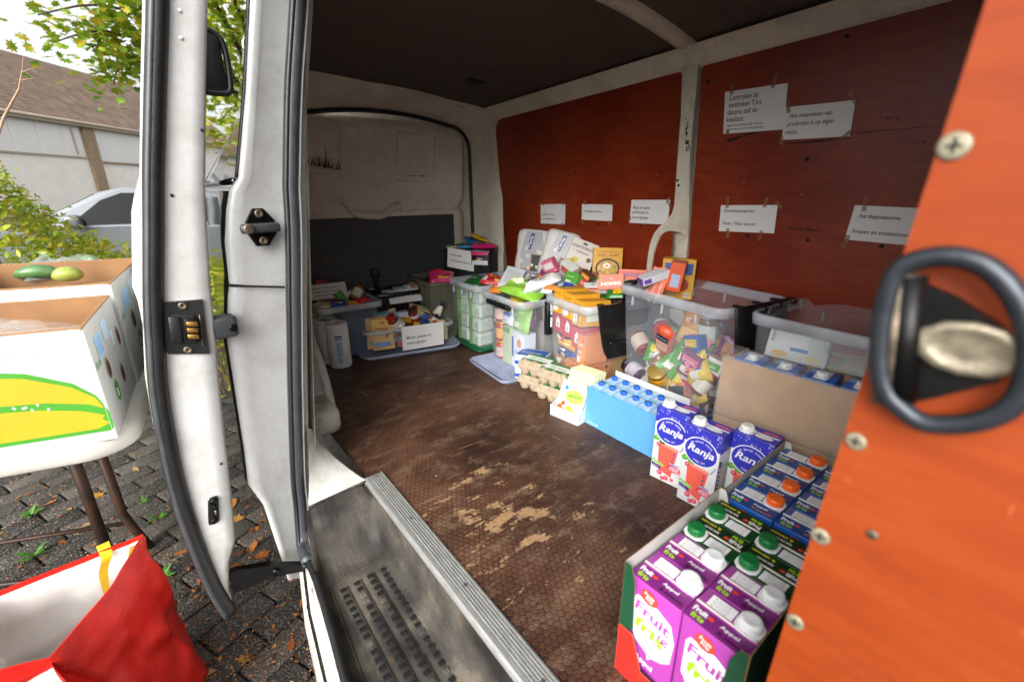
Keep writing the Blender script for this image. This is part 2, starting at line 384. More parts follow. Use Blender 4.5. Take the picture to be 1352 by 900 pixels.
def xo(y): return .150+.2*(min(y, 1.16)-1.0) if y > 1.0 else (.122+.028*(y-.7)/.3 if y > .7 else .10+.022*max(y, 0)/.7)
# step tray: shelf, rounded end wall, floor, inner riser and outer lip lofted as one moulding along Y
def step_sec(y, drop):                         # cross-section across X at a given Y; drop 0 = shelf level, 1 = full depth
    z = SZ*drop; q = xo(y); e = -.010-.09*drop; return [(q-.006, y, e), (q+.004, y, e-.002), (q+.009, y, min(e-.004, z*.92)), (q+.018, y, z-.003), (q+.05, y, z-.001), (.29, y, z), (.322, y, z*.97), (.334, y, z*.86), (.342, y, z*.55-.004), (.347, y, z*.2-.008), (.3495, y, -.006)]
secs = []
for y, d in [(1.158, .0), (1.125, .0), (1.105, .02), (1.093, .09), (1.083, .25), (1.07, .55), (1.052, .80), (1.025, .94), (.99, .985), (.95, 1), (.7, 1), (.4, 1), (.0, 1), (-.1, 1)]: secs.append(step_sec(y, d))
step = vp('entry_step', B().loft(secs, 'dusty_rubber_step', False), 'dusty black moulded entry step with rows of grip lugs')
b = B()
ov = lambda a0, a1, y0, y1, r: [(a1-r+r*math.cos(t), y1-r+r*math.sin(t)) for t in [math.pi/2*i/5 for i in range(6)]]+[(a0+r-r*math.sin(t), y1-r+r*math.cos(t)) for t in [math.pi/2*i/5 for i in range(6)]]
path = [(.328, -.1)]+ov(.172, .328, 0, .985, .022)+[(.150, .6), (.125, -.1)]
b.tube([(q[0], q[1], SZ+.0015) for q in path], .0028, 'dusty_rubber_step', 6)
sub('tread_border', b, step)
b = B(); rr = random.Random(3)
for ci, cx in enumerate((.196, .231, .266, .301)):
    b.rbox((cx-.015, -.1, SZ-.004), (cx+.015, .955, SZ+.0022), 'dusty_rubber_step', .002, 1)
    for k in range(44):
        y = .945-k*.0225+rr.uniform(-.001, .001)
        b.rbox((cx-.0072, y-.0062, SZ), (cx+.0072, y+.0062, SZ+.0055), 'black_rubber' if rr.random() < .85 else 'dusty_rubber_step', .0012, 1, smooth=False)
sub('tread_lugs', b, step)
b = B()
b.loft([[(xo(y)-.045, y, -.34), (xo(y)-.048, y, -.235), (xo(y)-.044, y, -.205), (xo(y)-.036, y, -.198), (xo(y)-.035, y, -.204), (xo(y)-.029, y, -.204), (xo(y)-.028, y, -.194), (xo(y)-.018, y, -.180), (xo(y)-.010, y, -.150), (xo(y)-.004, y, -.10)] for y in (-.6, 0, .4, .7, .8, .9, 1.0, 1.19)], 'sill_paint', False, smooth=False)
sill = vp('door_sill', b, 'white painted lower sill with rust chips')
sub('sill_rubber', B().tube([(.095, -.6, -.098), (.100, 0, -.098), (.112, .4, -.098), (.122, .7, -.098), (.132, .8, -.098), (.1405, .9, -.099), (.147, .99, -.10), (.149, 1.06, -.11), (.150, 1.12, -.13)], .0095, 'black_rubber', 10), sill)
sub('sill_gap', B().tube([(xo(y)-.032, y, -.203) for y in (-.6, 0, .4, .7, .8, .9, 1.0, 1.18)], .0032, 'black_rubber', 6), sill)
# ---- far side wall: red plywood panels, cream post, roof rail
def wpt(y, z, off=0): return V((WX0-off-WSL*z, y, z))
ztop = lambda y: 1.292-.034*y
b = B(); b.loft([[wpt(y, z, -.03) for z in (-.03, .6, 1.36)] for y in (-.9, 2.62)], 'cream_paint', False)
wall = vp('side_wall', b)
def wall_panel(outline, t=.010):
    bb = B(); n = len(outline); f = [wpt(y, z, t) for y, z in outline]; k = [wpt(y, z, 0) for y, z in outline]
    bb.add(f, [tuple(range(n))], 'red_plywood'); bb.add(f+k, [(i, (i+1) % n, n+(i+1) % n, n+i) for i in range(n)], 'ply_edge'); return bb
def rc(cy, cz, r, a0, a1, n=5): return [(cy+r*math.cos(R(a0+(a1-a0)*i/n)), cz+r*math.sin(R(a0+(a1-a0)*i/n))) for i in range(n+1)]
p1 = vp('wall_panel', wall_panel([(1.085, .01), (1.085, ztop(1.1)-.02)]+rc(1.105, ztop(1.1)-.02, .02, 180, 90)+rc(2.20, ztop(2.25)-.07, .07, 90, 0)+[(2.27, .01)]), 'dark red plywood wall panel towards the tailgate')
p2 = vp('wall_panel', wall_panel([(-.85, .01), (-.85, ztop(-.85))]+rc(.985, ztop(.95)-.02, .02, 90, 0)+[(1.005, .01)]), 'red plywood wall panel with four paper notices')
for pnl, pts in ((p1, [(790, 296), (846, 298), (1160/5.878+690, 241+116/5.878+28), (875, 303), (908, 304), (760, 228)]), (p2, [(987, 311), (1066, 317), (1164, 325), (1066, 210), (935, 108), (1118, 48)])):
    for q in pts:
        w_ = onW(*q, .011); sub('screw', B().lathe([(.006, 0), (.006, .002), (.003, .003)], 'soot', 10, FR(w_, (0, -1, 0), (-WSL, 0, 1))), pnl)
# cream post with forked foot, traced on the wall
Q = lambda x, y: onW(690+x/5.878, 240+y/5.878, .0)
po = [(905, 88), (898, 215)]
post = [onW(905, 90), onW(903, 150), onW(898, 215)]+[Q(*q) for q in [(1205, 100), (1198, 180), (1180, 245), (1130, 310), (1080, 350), (1040, 400), (1010, 480), (995, 560), (985, 640), (965, 900), (1000, 900), (1022, 640), (1032, 570), (1060, 480), (1085, 425), (1110, 395), (1150, 380), (1235, 385), (1262, 400), (1270, 430), (1262, 500), (1225, 735), (1200, 900), (1245, 900), (1270, 735), (1303, 470), (1312, 300)]]+[onW(914, 215), onW(920, 150), onW(926, 88)]
n = len(post); b = B()
fr = [p+V((-.020, 0, 0)) for p in post]
b.add(fr, [tuple(range(n))], 'cream_paint'); b.add(fr+post, [(i, (i+1) % n, n+(i+1) % n, n+i) for i in range(n)], 'cream_paint')
pst = vp('wall_post', b, 'cream steel post with a forked foot between the plywood panels')
for q in [(1233, 28), (1225, -10)]: sub('screw', B().lathe([(.005, 0), (.005, .002)], 'soot', 10, FR(Q(*q)+V((-.0205, 0, 0)), (0, -1, 0), (-WSL, 0, 1))), pst)
b = B(); rs = random.Random(5)
for i in range(16):
    c_ = onW(rs.uniform(905.5, 910), rs.uniform(155, 200), .0208); s_ = rs.uniform(.002, .006)
    b.add([c_+V((0, -s_*rs.random(), -s_*rs.uniform(.5, 2.5))), c_+V((0, s_*rs.random(), -s_)), c_+V((0, s_*.6, s_*2)), c_+V((0, -s_*.7, s_))], [(0, 1, 2, 3)], 'soot')
sub('scuff_marks', b, pst)
b = B()
b.loft([[(WX0-WSL*ztop(y)-d, y, ztop(y)+h) for d, h in ((-.01, -.004), (.010, -.002), (.020, .010), (.035, .030), (.06, .052), (.07, .058))] for y in [-.9+i*.2 for i in range(17)]], 'cream_paint', False)
vp('roof_rail', b)
# ---- ceiling
CXM = .985
def ceil_z(x, y): return ztop(y)+.052+.078*(1-((x-CXM)/.70)**2)-.012*max(0, y-1.6)**2
def ceil_strip(y0, y1, m_, drop=0, ny=6, nx=24, x0=.26, x1=1.66):
    bb = B(); bb.grid(lambda u, v: (x0+(x1-x0)*u, y0+(y1-y0)*v, ceil_z(x0+(x1-x0)*u, y0+(y1-y0)*v)-drop), nx, ny, m_); return bb
vp('ceiling_panel', ceil_strip(-.9, 1.02, 'headliner'), 'dark brown hardboard ceiling panel over the doorway')
cp2 = vp('ceiling_panel', ceil_strip(1.075, 2.36, 'headliner', x0=.46), 'dark brown hardboard ceiling panel towards the tailgate')
b = B()
xs = [.26+1.42*i/28 for i in range(29)]
b.loft([[(x_, 1.012, ceil_z(x_, 1.01)+.004), (x_, 1.018, ceil_z(x_, 1.02)-.010), (x_, 1.040, ceil_z(x_, 1.04)-.016), (x_, 1.060, ceil_z(x_, 1.06)-.016), (x_, 1.082, ceil_z(x_, 1.08)-.010), (x_, 1.088, ceil_z(x_, 1.08)+.004)] for x_ in xs], 'cream_paint', False)
vp('roof_bow', b)
b = B(); b.box((.50, -.9, 1.47), (1.85, 2.7, 1.50), 'white_paint'); b.box((.30, -.9, 1.44), (.52, 1.6, 1.47), 'white_paint'); b.box((.29, -.9, 1.30), (.33, 1.2, 1.45), 'white_paint')
vp('roof', b)
r_ = ray(629, 107); t_ = 0
for k in range(400):
    t_ = .001+k*.00001; q = EYE+r_*t_
    if q.z > ceil_z(q.x, q.y): break
b = B(); Ml = FR(q-V((0, 0, .003)), (.96, -.25, -.05), (.25, .96, 0)); b.rbox((-.045, -.022, -.004), (.045, .022, .006), 'dark_plastic', .003, 2, Ml); b.box((-.035, -.014, -.0065), (.035, .014, -.003), 'soot', Ml)
sub('ceiling_lamp', b, cp2)
b = B(); b.box((.34, -.97, -.03), (1.80, -.93, 1.47), 'grey_board'); vp('unseen_bulkhead', b)  # unseen wall, added to keep sun from leaking in through the open front
b = B(); b.box((.10, -2.2, -.2), (.14, -.75, 1.0), 'white_paint'); b.box((.30, -2.2, 1.44), (1.75, -.9, 1.49), 'white_paint'); b.box((1.78, -2.2, -.2), (1.82, -.9, 1.3), 'white_paint'); b.loft([[(.12, y, .98), (.22, y, 1.25), (.31, y, 1.45)] for y in (-2.2, -.75)], 'white_paint', False); vp('unseen_cab_shell', b)  # unseen cab stub, added to cast the shadow of the van's front
b = B(); rs = random.Random(17)
def wscuff(p, q, wd, n_=1):
    for i in range(n_):
        a_ = onW(p[0]+rs.uniform(-2, 2)*(n_ > 1), p[1]+rs.uniform(-1.5, 1.5)*(n_ > 1), .0106); c_ = onW(q[0], q[1], .0106); u_ = rs.uniform(0, .8) if n_ > 1 else 0; e_ = a_.lerp(c_, u_); f_ = a_.lerp(c_, min(1, u_+(rs.uniform(.05, .25) if n_ > 1 else 1)))
        w_ = V((0, 0, wd*rs.uniform(.5, 1.2))); b.add([e_, f_-w_*.3, f_, e_+w_], [(0, 1, 2, 3)], 'soot')
wscuff((958, 187), (1002, 174), .006, 22); wscuff((1018, 193), (1130, 182), .004, 16); wscuff((1132, 176), (1236, 166), .0022); wscuff((1130, 168), (1140, 125), .004, 12); wscuff((1030, 300), (1092, 306), .004, 9); wscuff((1160, 155), (1190, 158), .003, 6); wscuff((1205, 190), (1230, 187), .003, 5)
sub('scuff_marks', b, p2)
b = B()
for q in [(1059, 257), (982, 240), (985, 305), (833, 235), (867, 232), (760, 260), (1010, 150)]: w_ = onW(*q, .0107); b.add([w_+V((0, .006, -.002)), w_+V((0, -.006, 0)), w_+V((0, -.004, .003)), w_+V((0, .003, .002))], [(0, 1, 2, 3)], 'ply_edge')
sub('chips', b, p2)['kind'] = 'stuff'
# ---- rear frame and tailgate
def arch(y, xr, xl, zt, r, n=8, zb=-.02, crown=.05):
    pts = [(xr, y, zb), (xr+.01, y, .5), (xr, y, zt-r)]
    pts += [(xr-r+r*math.cos(R(90*i/n)), y, zt-r+r*math.sin(R(90*i/n))) for i in range(1, n)]
    for i in range(13):
        u = i/12; xx = xr-r+(xl+r-xr+r)*u; pts.append((xx, y, zt+crown*(1-(2*u-1)**2)))
    pts += [(xl+r-r*math.sin(R(90*i/n)), y, zt-r+r*math.cos(R(90*i/n))) for i in range(1, n)]
    return pts+[(xl, y, zt-r), (xl-.01, y, .5), (xl, y, zb)]
b = B()
b.loft([arch(2.255, 1.695, .52, 1.30, .07, crown=.09), arch(2.30, 1.675, .53, 1.285, .09, crown=.085), arch(2.36, 1.665, .54, 1.262, .11, crown=.08), arch(2.42, 1.668, .54, 1.235, .12, crown=.06), arch(2.50, 1.655, .55, 1.215, .13, crown=.045), arch(2.515, 1.640, .56, 1.20, .13, crown=.04)], 'tailgate_paint', False)
frm = vp('rear_frame', b)
sub('frame_seal', B().tube(arch(2.505, 1.632, .56, 1.193, .13, crown=.04), .011, 'black_rubber', 8), frm)
b = B(); b.rbox((-.016, -.010, -.001), (.016, .010, .001), 'soot', .001, 1, FR(onY(604, 139, 2.35)+V((0, -.03, -.01)), (.9, 0, -.3), (0, 1, .3))); sub('rubber_plug', b, frm)
TGY = lambda z: 2.60-.07*max(0, z-.7)
tg = B()
tg.grid(lambda u, v: (.50+1.20*u, TGY(-.02+1.36*v), -.02+1.36*v), 2, 14, 'tailgate_paint')
tail = vp('tailgate', tg, 'dirty cream inside of the tailgate with a grey board below')
def tgp(px, py, off): 
    r = ray(px, py); t = .001; 
    for k in range(60):
        q = EYE+r*t; t *= (TGY(q.z)-off)/max(q.y, .01)
    return EYE+r*t
# raised upper panel border and pressed beads
def tg_ring(x0, x1, z0, z1, r, off, n=6):
    pts = []
    for cx, cz, a in ((x1-r, z1-r, 0), (x0+r, z1-r, 90), (x0+r, z0+r, 180), (x1-r, z0+r, 270)):
        pts += [(cx+r*math.cos(R(a+90*i/n)), cz+r*math.sin(R(a+90*i/n))) for i in range(n+1)]
    return [(q[0], TGY(q[1])-off, q[1]) for q in pts]
b = B(); rg = [tg_ring(.56, 1.625, .705, 1.205, .10, .0), tg_ring(.565, 1.62, .71, 1.20, .10, .028), tg_ring(.59, 1.59, .745, 1.16, .08, .034), tg_ring(.60, 1.575, .755, 1.145, .075, .022)]
b.loft([[*r, ] for r in rg], 'tailgate_paint', True, (False, True)); sub('upper_panel', b, tail)
b = B(); rg = [tg_ring(.54, 1.622, -.01, .735, .05, .0), tg_ring(.545, 1.617, -.005, .73, .05, .026), tg_ring(.57, 1.575, .02, .708, .05, .03)]
b.loft(rg, 'tailgate_paint', True, (False, True)); sub('lower_frame', b, tail)
b = B(); g0 = [tg_ring(.58, 1.535, .03, .690, .012, .031), tg_ring(.58, 1.535, .03, .690, .012, .038)]
b.loft(g0, 'grey_board', True, (False, True), smooth=False)
rs = random.Random(11)
gb = sub('grey_board', b, tail)
b = B()
for i in range(34):
    xx, zz, s_ = rs.uniform(.5, 1.5), rs.uniform(.35, .67), rs.uniform(.002, .006); L_ = rs.choice((1, 1, 1, 3, 5))
    b.add([(xx-s_*L_*.6, TGY(zz)-.0385, zz), (xx, TGY(zz)-.0385, zz-s_*.7), (xx+s_*L_*.7, TGY(zz)-.0385, zz), (xx, TGY(zz)-.0385, zz+s_*.6)], [(0, 1, 2, 3)], 'rust_speck')
sub('rust_specks', b, tail)['kind'] = 'stuff'
# handle bulge of the tailgate
b = B(); hp = [tgp(x_, y_, .03) for x_, y_ in [(448, 262), (456, 268), (460, 275), (468, 281), (482, 283), (500, 284), (508, 281), (512, 275), (520, 271), (528, 270)]]
b.loft([[p+V((0, 0, .02)), p+V((0, -.028, .012)), p+V((0, -.04, -.004)), p+V((0, -.034, -.022)), p+V((0, -.005, -.026))] for p in hp], 'tailgate_paint', False)
sub('pull_handle', b, tail)
# scratches, outlines left by old stickers and dirt smears on the upper panel
b = B()
def streak(p, q, wd, m_='soot'):
    d = (q-p).normalized(); nrm = d.cross(V((0, 1, 0))).normalized()*wd; b.add([p-nrm, p+nrm, q+nrm*.3, q-nrm*.3], [(0, 1, 2, 3)], m_)
for (x0, y0), (x1, y1) in [((525, 174), (575, 180)), ((525, 174), (523, 238)), ((523, 238), (572, 241)), ((575, 180), (572, 241)), ((398, 148), (450, 158)), ((449, 158), (447, 226)), ((397, 219), (447, 226))]:
    streak(tgp(x0, y0, .0235), tgp(x1, y1, .0235), .0011)
for i in range(70):
    px_ = rs.uniform(397, 448); t0 = 216+(px_-397)*.17; streak(tgp(px_, t0, .0238), tgp(px_+rs.uniform(-2, 3), t0-rs.choice((4, 6, 8, 12, 14, 30 if i % 9 == 0 else 10)), .0238), rs.uniform(.0008, .0030))
for i in range(60):
    px_ = rs.gauss(488, 24); py_ = rs.gauss(222, 13); streak(tgp(px_, py_, .0238), tgp(px_+rs.uniform(-2, 2), py_+rs.uniform(-7, 3), .0238), rs.uniform(.0003, .0012), rs.choice(('soot', 'ply_edge', 'ply_edge')))
for i in range(14): px_ = rs.uniform(530, 562); streak(tgp(px_, 232, .0238), tgp(px_+rs.uniform(1, 4), 233, .0238), .002)
sub('scratches', b, tail)
# latch knob at the top of the lower tailgate
b = B(); q = tgp(495, 360, .05); b.rbox((-.026, -.02, -.025), (.026, .02, .025), 'dark_plastic', .006, 2, Matrix.Translation(q)); b.rbox((-.012, -.016, -.10), (.012, .016, -.02), 'dark_plastic', .004, 2, Matrix.Translation(q)); sub('latch', b, tail)
# ---- near side wall behind the doorway, wheel arch
NW = lambda z: .155+.115*max(z, 0)             # outer skin leans in
b = B(); b.loft([[(NW(z)+.075+(y-1.245)/1.3*(.04+.16*max(0, z)), y, z) for z in (-.03, .3, .6, .9, 1.34)] for y in (1.245, 2.55)], 'cream_paint', False); vp('near_wall_lining', b)
b = B(); rings = []
for x_, r0 in ((.20, .33), (.385, .33), (.410, .318), (.422, .292), (.425, .20)):
    rings.append([(x_, 2.02-r0*math.cos(R(a))*1.18, -.03+r0*math.sin(R(a))*1.12) for a in range(0, 181, 10)])
b.loft(rings, 'wheel_arch_paint', False)
b.tube([(.40, 2.02-.345*math.cos(R(a))*1.16, -.03+.345*math.sin(R(a))*1.10) for a in range(0, 181, 9)], .016, 'wheel_arch_paint', 8)
b.rbox((.23, 1.50, 0), (.40, 1.70, .10), 'wheel_arch_paint', .03, 3)
vp('wheel_arch', b, 'scuffed white inner wheel arch')
# ---- rear pillar of the doorway (jamb), white paint, seal, striker
OUT = [(331, -40, 1.28), (331, 0, 1.245), (325, 120, 1.1), (315, 235, .86), (303, 252, .82), (299, 277, .79), (297, 320, .70), (303, 377, .62), (301, 393, .6), (300, 450, .48), (308, 500, .37), (323, 597, .19), (328, 640, .12), (348, 667, .05), (370, 733, -.15), (380, 765, -.2)]
SEL = [(380, -40), (380, 0), (373, 120), (372, 235), (372, 252), (374, 277), (376, 320), (376, 377), (376, 393), (377, 450), (378, 500), (381, 597), (383, 640), (386, 667), (398, 733), (402, 765)]
INN = [(409, -40), (407, 0), (399, 120), (395, 235), (395, 252), (396, 277), (397, 320), (398, 377), (398, 393), (399, 450), (399, 500), (401, 597), (403, 640), (406, 667), (412, 733), (414, 765)]
ro, r1, r2, r3, r4 = [], [], [], [], []
for (a, ya, _), (s_, ys) in zip(OUT, SEL):
    o_ = onY(a, ya, 1.20); e_ = onY(s_, ys, 1.225); m1 = o_.lerp(e_, .14); m2 = o_.lerp(e_, .30)
    ro.append(o_+V((.004, .05, 0))); r1.append(o_+V((0, .004, 0))); r2.append(m1+V((0, -.004, 0))); r3.append(m2+V((0, .004, 0))); r4.append(e_+V((.012, .004, 0)))
b = B(); b.loft([ro, r1, r2, r3, r4, [p+V((.05, .03, 0)) for p in r4]], 'white_paint', False)
jamb = vp('door_pillar', b, 'white painted rear pillar of the side doorway')
sub('pillar_gap', B().loft([[onY(302, 378.5, 1.197), onY(330, 379.5, 1.20), onY(376, 380.5, 1.212)], [onY(302, 374.5, 1.197), onY(330, 376.5, 1.20), onY(376, 377.5, 1.212)]], 'soot', False, smooth=False), jamb)
b = B(); mid = []
for (a, ya), (c_, yc) in zip(SEL, INN):
    p = onY((a+c_)/2, (ya+yc)/2, 1.215); mid.append(p)
for q in [(428, 800), (447, 840)]: pass
# resample the seal path smoothly
def smooth_path(pts, n=60):
    pts = [V(p) for p in pts]; out = []
    L_ = [0]
    for i in range(1, len(pts)): L_.append(L_[-1]+(pts[i]-pts[i-1]).length)
    for k in range(n+1):
        s_ = L_[-1]*k/n; i = max(j for j in range(len(pts)) if L_[j] <= s_+1e-9); i = min(i, len(pts)-2)
        u = (s_-L_[i])/max(1e-9, L_[i+1]-L_[i]); p0 = pts[max(i-1, 0)]; p1_ = pts[i]; p2_ = pts[i+1]; p3 = pts[min(i+2, len(pts)-1)]
        out.append(.5*((2*p1_)+(p2_-p0)*u+(2*p0-5*p1_+4*p2_-p3)*u*u+(3*p1_-p0-3*p2_+p3)*u**3))
    return out
mid = smooth_path([p for p in mid if p.z > -.10]+[V((.158, 1.185, -.13)), V((.152, 1.14, -.125)), V((.149, 1.08, -.112))], 70)
b.tube(mid, .0175, 'grey_rubber', 14)
b.tube([p+V((-.012, -.012, 0)) for p in mid], .006, 'black_rubber', 8)
sub('door_seal', b, jamb, 'thick dark rubber door seal')
sub('seal_flange', B().loft([[p+V((.012, .004, 0)) for p in mid], [p+V((.020, -.008, 0)) for p in mid], [p+V((.024, .02, 0)) for p in mid]], 'white_paint', False), jamb)
b = B(); Ms = FR(onY(343, 300, 1.197), (1, .25, 0), (0, 0, 1))
b.prism([(-.015, -.042), (.012, -.042), (.034, -.014), (.034, .014), (.012, .042), (-.010, .042), (-.030, .012), (-.030, -.012)], -.002, .006, 'black_steel', Ms)
b.rbox((-.048, -.012, .006), (.040, .010, .020), 'grey_rubber', .006, 2, Ms); b.lathe([(.012, .02), (.012, .025), (.007, .026)], 'worn_steel', 14, Ms @ Matrix.Translation((-.034, -.001, 0)))
for zz in (-.030, .031): b.lathe([(.0095, .006), (.0095, .010), (.006, .011), (.003, .008)], 'worn_steel', 12, Ms @ Matrix.Translation((0, zz, 0)))
sub('striker', b, jamb, 'dark steel door striker plate')
# white triangular foot of the pillar inside
b = B(); A_, B_, C_ = onZ(484, 634, .001), onZ(407, 669, .001), onY(403, 560, 1.235); D_ = onY(420, 575, 1.30); E_ = onZ(440, 590, .001)

def footf(u, v):                               # flared foot sweeping from the pillar down to the floor edge
    top_ = C_.lerp(D_, u); bot_ = B_.lerp(A_, u); w_ = v**1.8; p = top_.lerp(bot_, v); p = V((top_.x+(bot_.x-top_.x)*w_, top_.y+(bot_.y-top_.y)*w_, top_.z+(bot_.z-top_.z)*v)); return p+V((.003*NZ.noise(p*40), 0, 0))
b.grid(footf, 10, 14, 'sill_paint_clean'); b.grid(lambda u, v: footf(1, v).lerp(V((.30, 1.42, footf(1, v).z)), u), 6, 14, 'sill_paint_clean')
b.tube([footf(i/10, 1)+V((0, -.002, 0)) for i in range(11)], .0035, 'dusty_rubber_step', 6)
sub('pillar_foot', b, jamb, 'white painted flared foot of the door pillar')
# outer skin behind the pillar with side window
b = B(); sk0 = [p+V((.002, .045, 0)) for p in r1]
for i, p in enumerate(sk0): pass
def SKX(z, y):
    a = .085+.12*max(0, z-.1)+(.07*max(0, z-.84)); e = .15+.10*max(0, z-.1)+.58*max(0, z-.84); u = (y-1.2)/1.42; return a+(e-a)*u
def skin(y, z): return V((NW(z)-.06+.055*max(0, z-.8)-(y-1.2)*.012, y, z))
low = [r for r in zip(r1, OUT) if r[1][1] >= 252]
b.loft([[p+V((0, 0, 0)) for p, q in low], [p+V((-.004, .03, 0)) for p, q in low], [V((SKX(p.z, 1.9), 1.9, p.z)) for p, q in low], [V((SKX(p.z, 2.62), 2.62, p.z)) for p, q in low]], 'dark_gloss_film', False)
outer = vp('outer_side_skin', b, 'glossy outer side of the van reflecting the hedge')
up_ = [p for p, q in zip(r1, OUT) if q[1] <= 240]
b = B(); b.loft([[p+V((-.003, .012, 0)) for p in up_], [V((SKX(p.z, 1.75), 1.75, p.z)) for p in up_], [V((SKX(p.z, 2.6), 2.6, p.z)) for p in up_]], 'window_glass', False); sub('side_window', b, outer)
sub('rear_rail', B().tube(smooth_path([V((SKX(p.z, 2.6)+.002, 2.6, p.z)) for p in up_], 20), .018, 'grey_rubber', 10), outer)
sub('window_gasket', B().tube(smooth_path([p+V((-.002, .006, 0)) for p in up_], 20), .005, 'black_rubber', 6), outer)
sub('window_trim', B().tube([V((up_[-1].x*.95, 1.22, up_[-1].z-.006)), V((SKX(.845, 1.75), 1.75, up_[-1].z-.006)), V((SKX(.845, 2.6), 2.6, up_[-1].z-.006))], .008, 'chrome_trim', 8), outer)
# ---- sliding door, pushed back
DY = 1.15
DL = [(192, -60), (190, 0), (187, 120), (186, 230), (178, 262), (175, 280), (176, 380), (183, 398), (190, 430), (193, 500), (203, 560), (222, 640), (246, 715), (268, 768), (285, 792), (300, 808)]
DR = [(276, -60), (275, 0), (273, 120), (272, 230), (272, 262), (273, 280), (279, 380), (281, 398), (284, 430), (290, 500), (296, 560), (305, 640), (312, 715), (303, 745), (304, 775), (309, 812)]
b = B(); RL = [onY(*q, DY) for q in DL]; RR = [onY(*q, DY) for q in DR]
back = lambda P, y, dx=0: [V((p.x+dx, y, p.z)) for p in P]
rings = [back(RL, 2.20, .01), back(RL, DY+.02, -.002), [p+V((.004, .002, 0)) for p in RL]]
for u in (.25, .5, .75): rings.append([a.lerp(c, u)+V((0, -.003 if u == .5 else -.001, 0)) for a, c in zip(RL, RR)])
rings += [[p+V((-.006, .002, 0)) for p in RR], back(RR, DY+.012), back(RR, 2.20, -.02)]
b.loft(rings, 'white_paint', False)
door = vp('sliding_door', b, 'white sliding side door pushed back beside the van')
b = B(); SLc = [(209, -60), (208.5, 0), (205, 120), (202.5, 230), (202.5, 300), (202.5, 390), (205, 450), (210, 520), (224, 600), (236, 650), (252, 700), (271, 750), (288, 785), (303, 808)]
sp = smooth_path([onY(*q, DY-.004) for q in SLc], 70)
b.tube(sp, .0195, 'black_rubber', 12, flat=.9)
b.tube([p+V((-.008, -.014, 0)) for p in sp], .006, 'grey_rubber', 8)
for i in range(150):                             # ribs moulded into the outer lip
    u = i/150*70; k = int(u); p = sp[k].lerp(sp[min(k+1, 70)], u-k)
    b.rbox((-.0135, -.017, -.0012), (-.009, -.006, .0012), 'grey_rubber', .0005, 1, Matrix.Translation(p))
sub('door_seal', b, door)
# lock
b = B(); Ml = FR(onY(246, 432, DY-.004), V(onY(275, 432, DY))-V(onY(217, 432, DY)), (.10, 0, 1))
b.prism([(-.036, -.058), (.036, -.060), (.034, .062), (-.034, .054), (-.039, .048), (-.040, -.05)], -.004, .004, 'dark_plastic', Ml)
b.rbox((-.026, -.034, .0), (.018, .030, .010), 'soot', .005, 2, Ml); b.rbox((-.030, -.032, .004), (-.008, .026, .015), 'dark_plastic', .004, 2, Ml)
for i in range(3): b.rbox((.0, -.022+i*.014, .008), (.020, -.012+i*.014, .018), 'brass', .002, 2, Ml)
b.rbox((-.004, -.026, .006), (.024, .022, .013), 'black_steel', .003, 2, Ml)
for zz in (-.049, .048): b.lathe([(.008, .004), (.008, .006), (.005, .007), (.002, .004)], 'worn_steel', 12, Ml @ Matrix.Translation((-.002, zz, 0)))
b.rbox((.024, -.04, .004), (.027, .03, .007), 'worn_steel', .001, 1, Ml)
sub('lock', b, door, 'black lock plate with brass catch')
b = B(); Mh = FR(onY(282, 673, DY-.004), (1, 0, 0), (.16, 0, 1))
b.prism([(-.010, -.036), (.009, -.036), (.011, -.03), (.010, .03), (.006, .036), (-.006, .036), (-.011, .028), (-.012, -.028)], -.003, .003, 'dark_plastic', Mh)
for zz in (-.027, .027): b.lathe([(.0075, .003), (.0075, .008), (.004, .009)], 'black_steel', 12, Mh @ Matrix.Translation((0, zz, 0)))
b.rbox((-.002, -.020, .003), (.007, .016, .010), 'black_steel', .002, 2, Mh); b.rbox((.001, -.008, .010), (.005, .004, .0115), 'steel', .001, 1, Mh)
sub('latch_bracket', b, door, 'small black latch bracket')
b = B(); Mg = FR(onY(298, 430, DY+.03), (1, .1, 0), (0, 0, 1)); b.rbox((-.030, -.026, -.02), (.022, .026, .02), 'grey_rubber', .010, 3, Mg); b.lathe([(.009, .02), (.009, .024), (.006, .025)], 'black_steel', 12, Mg @ Matrix.Translation((.010, -.002, 0)))
sub('guide_bracket', b, door, 'worn grey guide bracket')
b = B(); a0, a1 = onY(302, 756, DY+.02), onY(400, 746, 1.14)
dd = (a1-a0); Ma = FR(a0, dd, (0, .2, 1))
b.prism([(0, -.055), (.015, -.05), (dd.length*.55, -.020), (dd.length, -.012), (dd.length, .008), (dd.length*.55, .016), (.02, .012), (0, .004)], -.012, .012, 'black_steel', Ma)
b.lathe([(.010, .012), (.010, .02)], 'black_steel', 12, Ma @ Matrix.Translation((dd.length*.62, -.002, 0)))
sub('roller_arm', b, door, 'black lower roller arm')
b = B(); h0 = onY(286, 82, 1.20)
b.tube(smooth_path([h0+V((-.03, .0, .058)), h0+V((.004, 0, .052)), h0+V((.018, 0, .03)), h0+V((.018, 0, -.03)), h0+V((.010, 0, -.055)), h0+V((-.03, 0, -.057))], 26), .0065, 'dark_plastic', 8)
b.rbox((-.035, -.004, -.055), (.012, .006, .055), 'dark_plastic', .004, 2, Matrix.Translation(h0)); b.rbox((-.03, .0, .05), (-.006, .008, .075), 'dark_plastic', .003, 2, Matrix.Translation(h0)); sub('window_latch', b, door, 'black rectangular window latch')
b = B()
for q in [(237, 14), (239, 50), (227, 258), (267, 172), (292, 612)]:
    b.lathe([(.0035, 0), (.0035, .0004)], 'soot' if q[1] > 100 else 'paper_fleck', 8, FR(onY(*q, DY-.0042), (1, 0, 0), (0, 0, 1)))
mat('paper_fleck', 'efefec', .6)
sub('paint_chips', b, door)['kind'] = 'stuff'
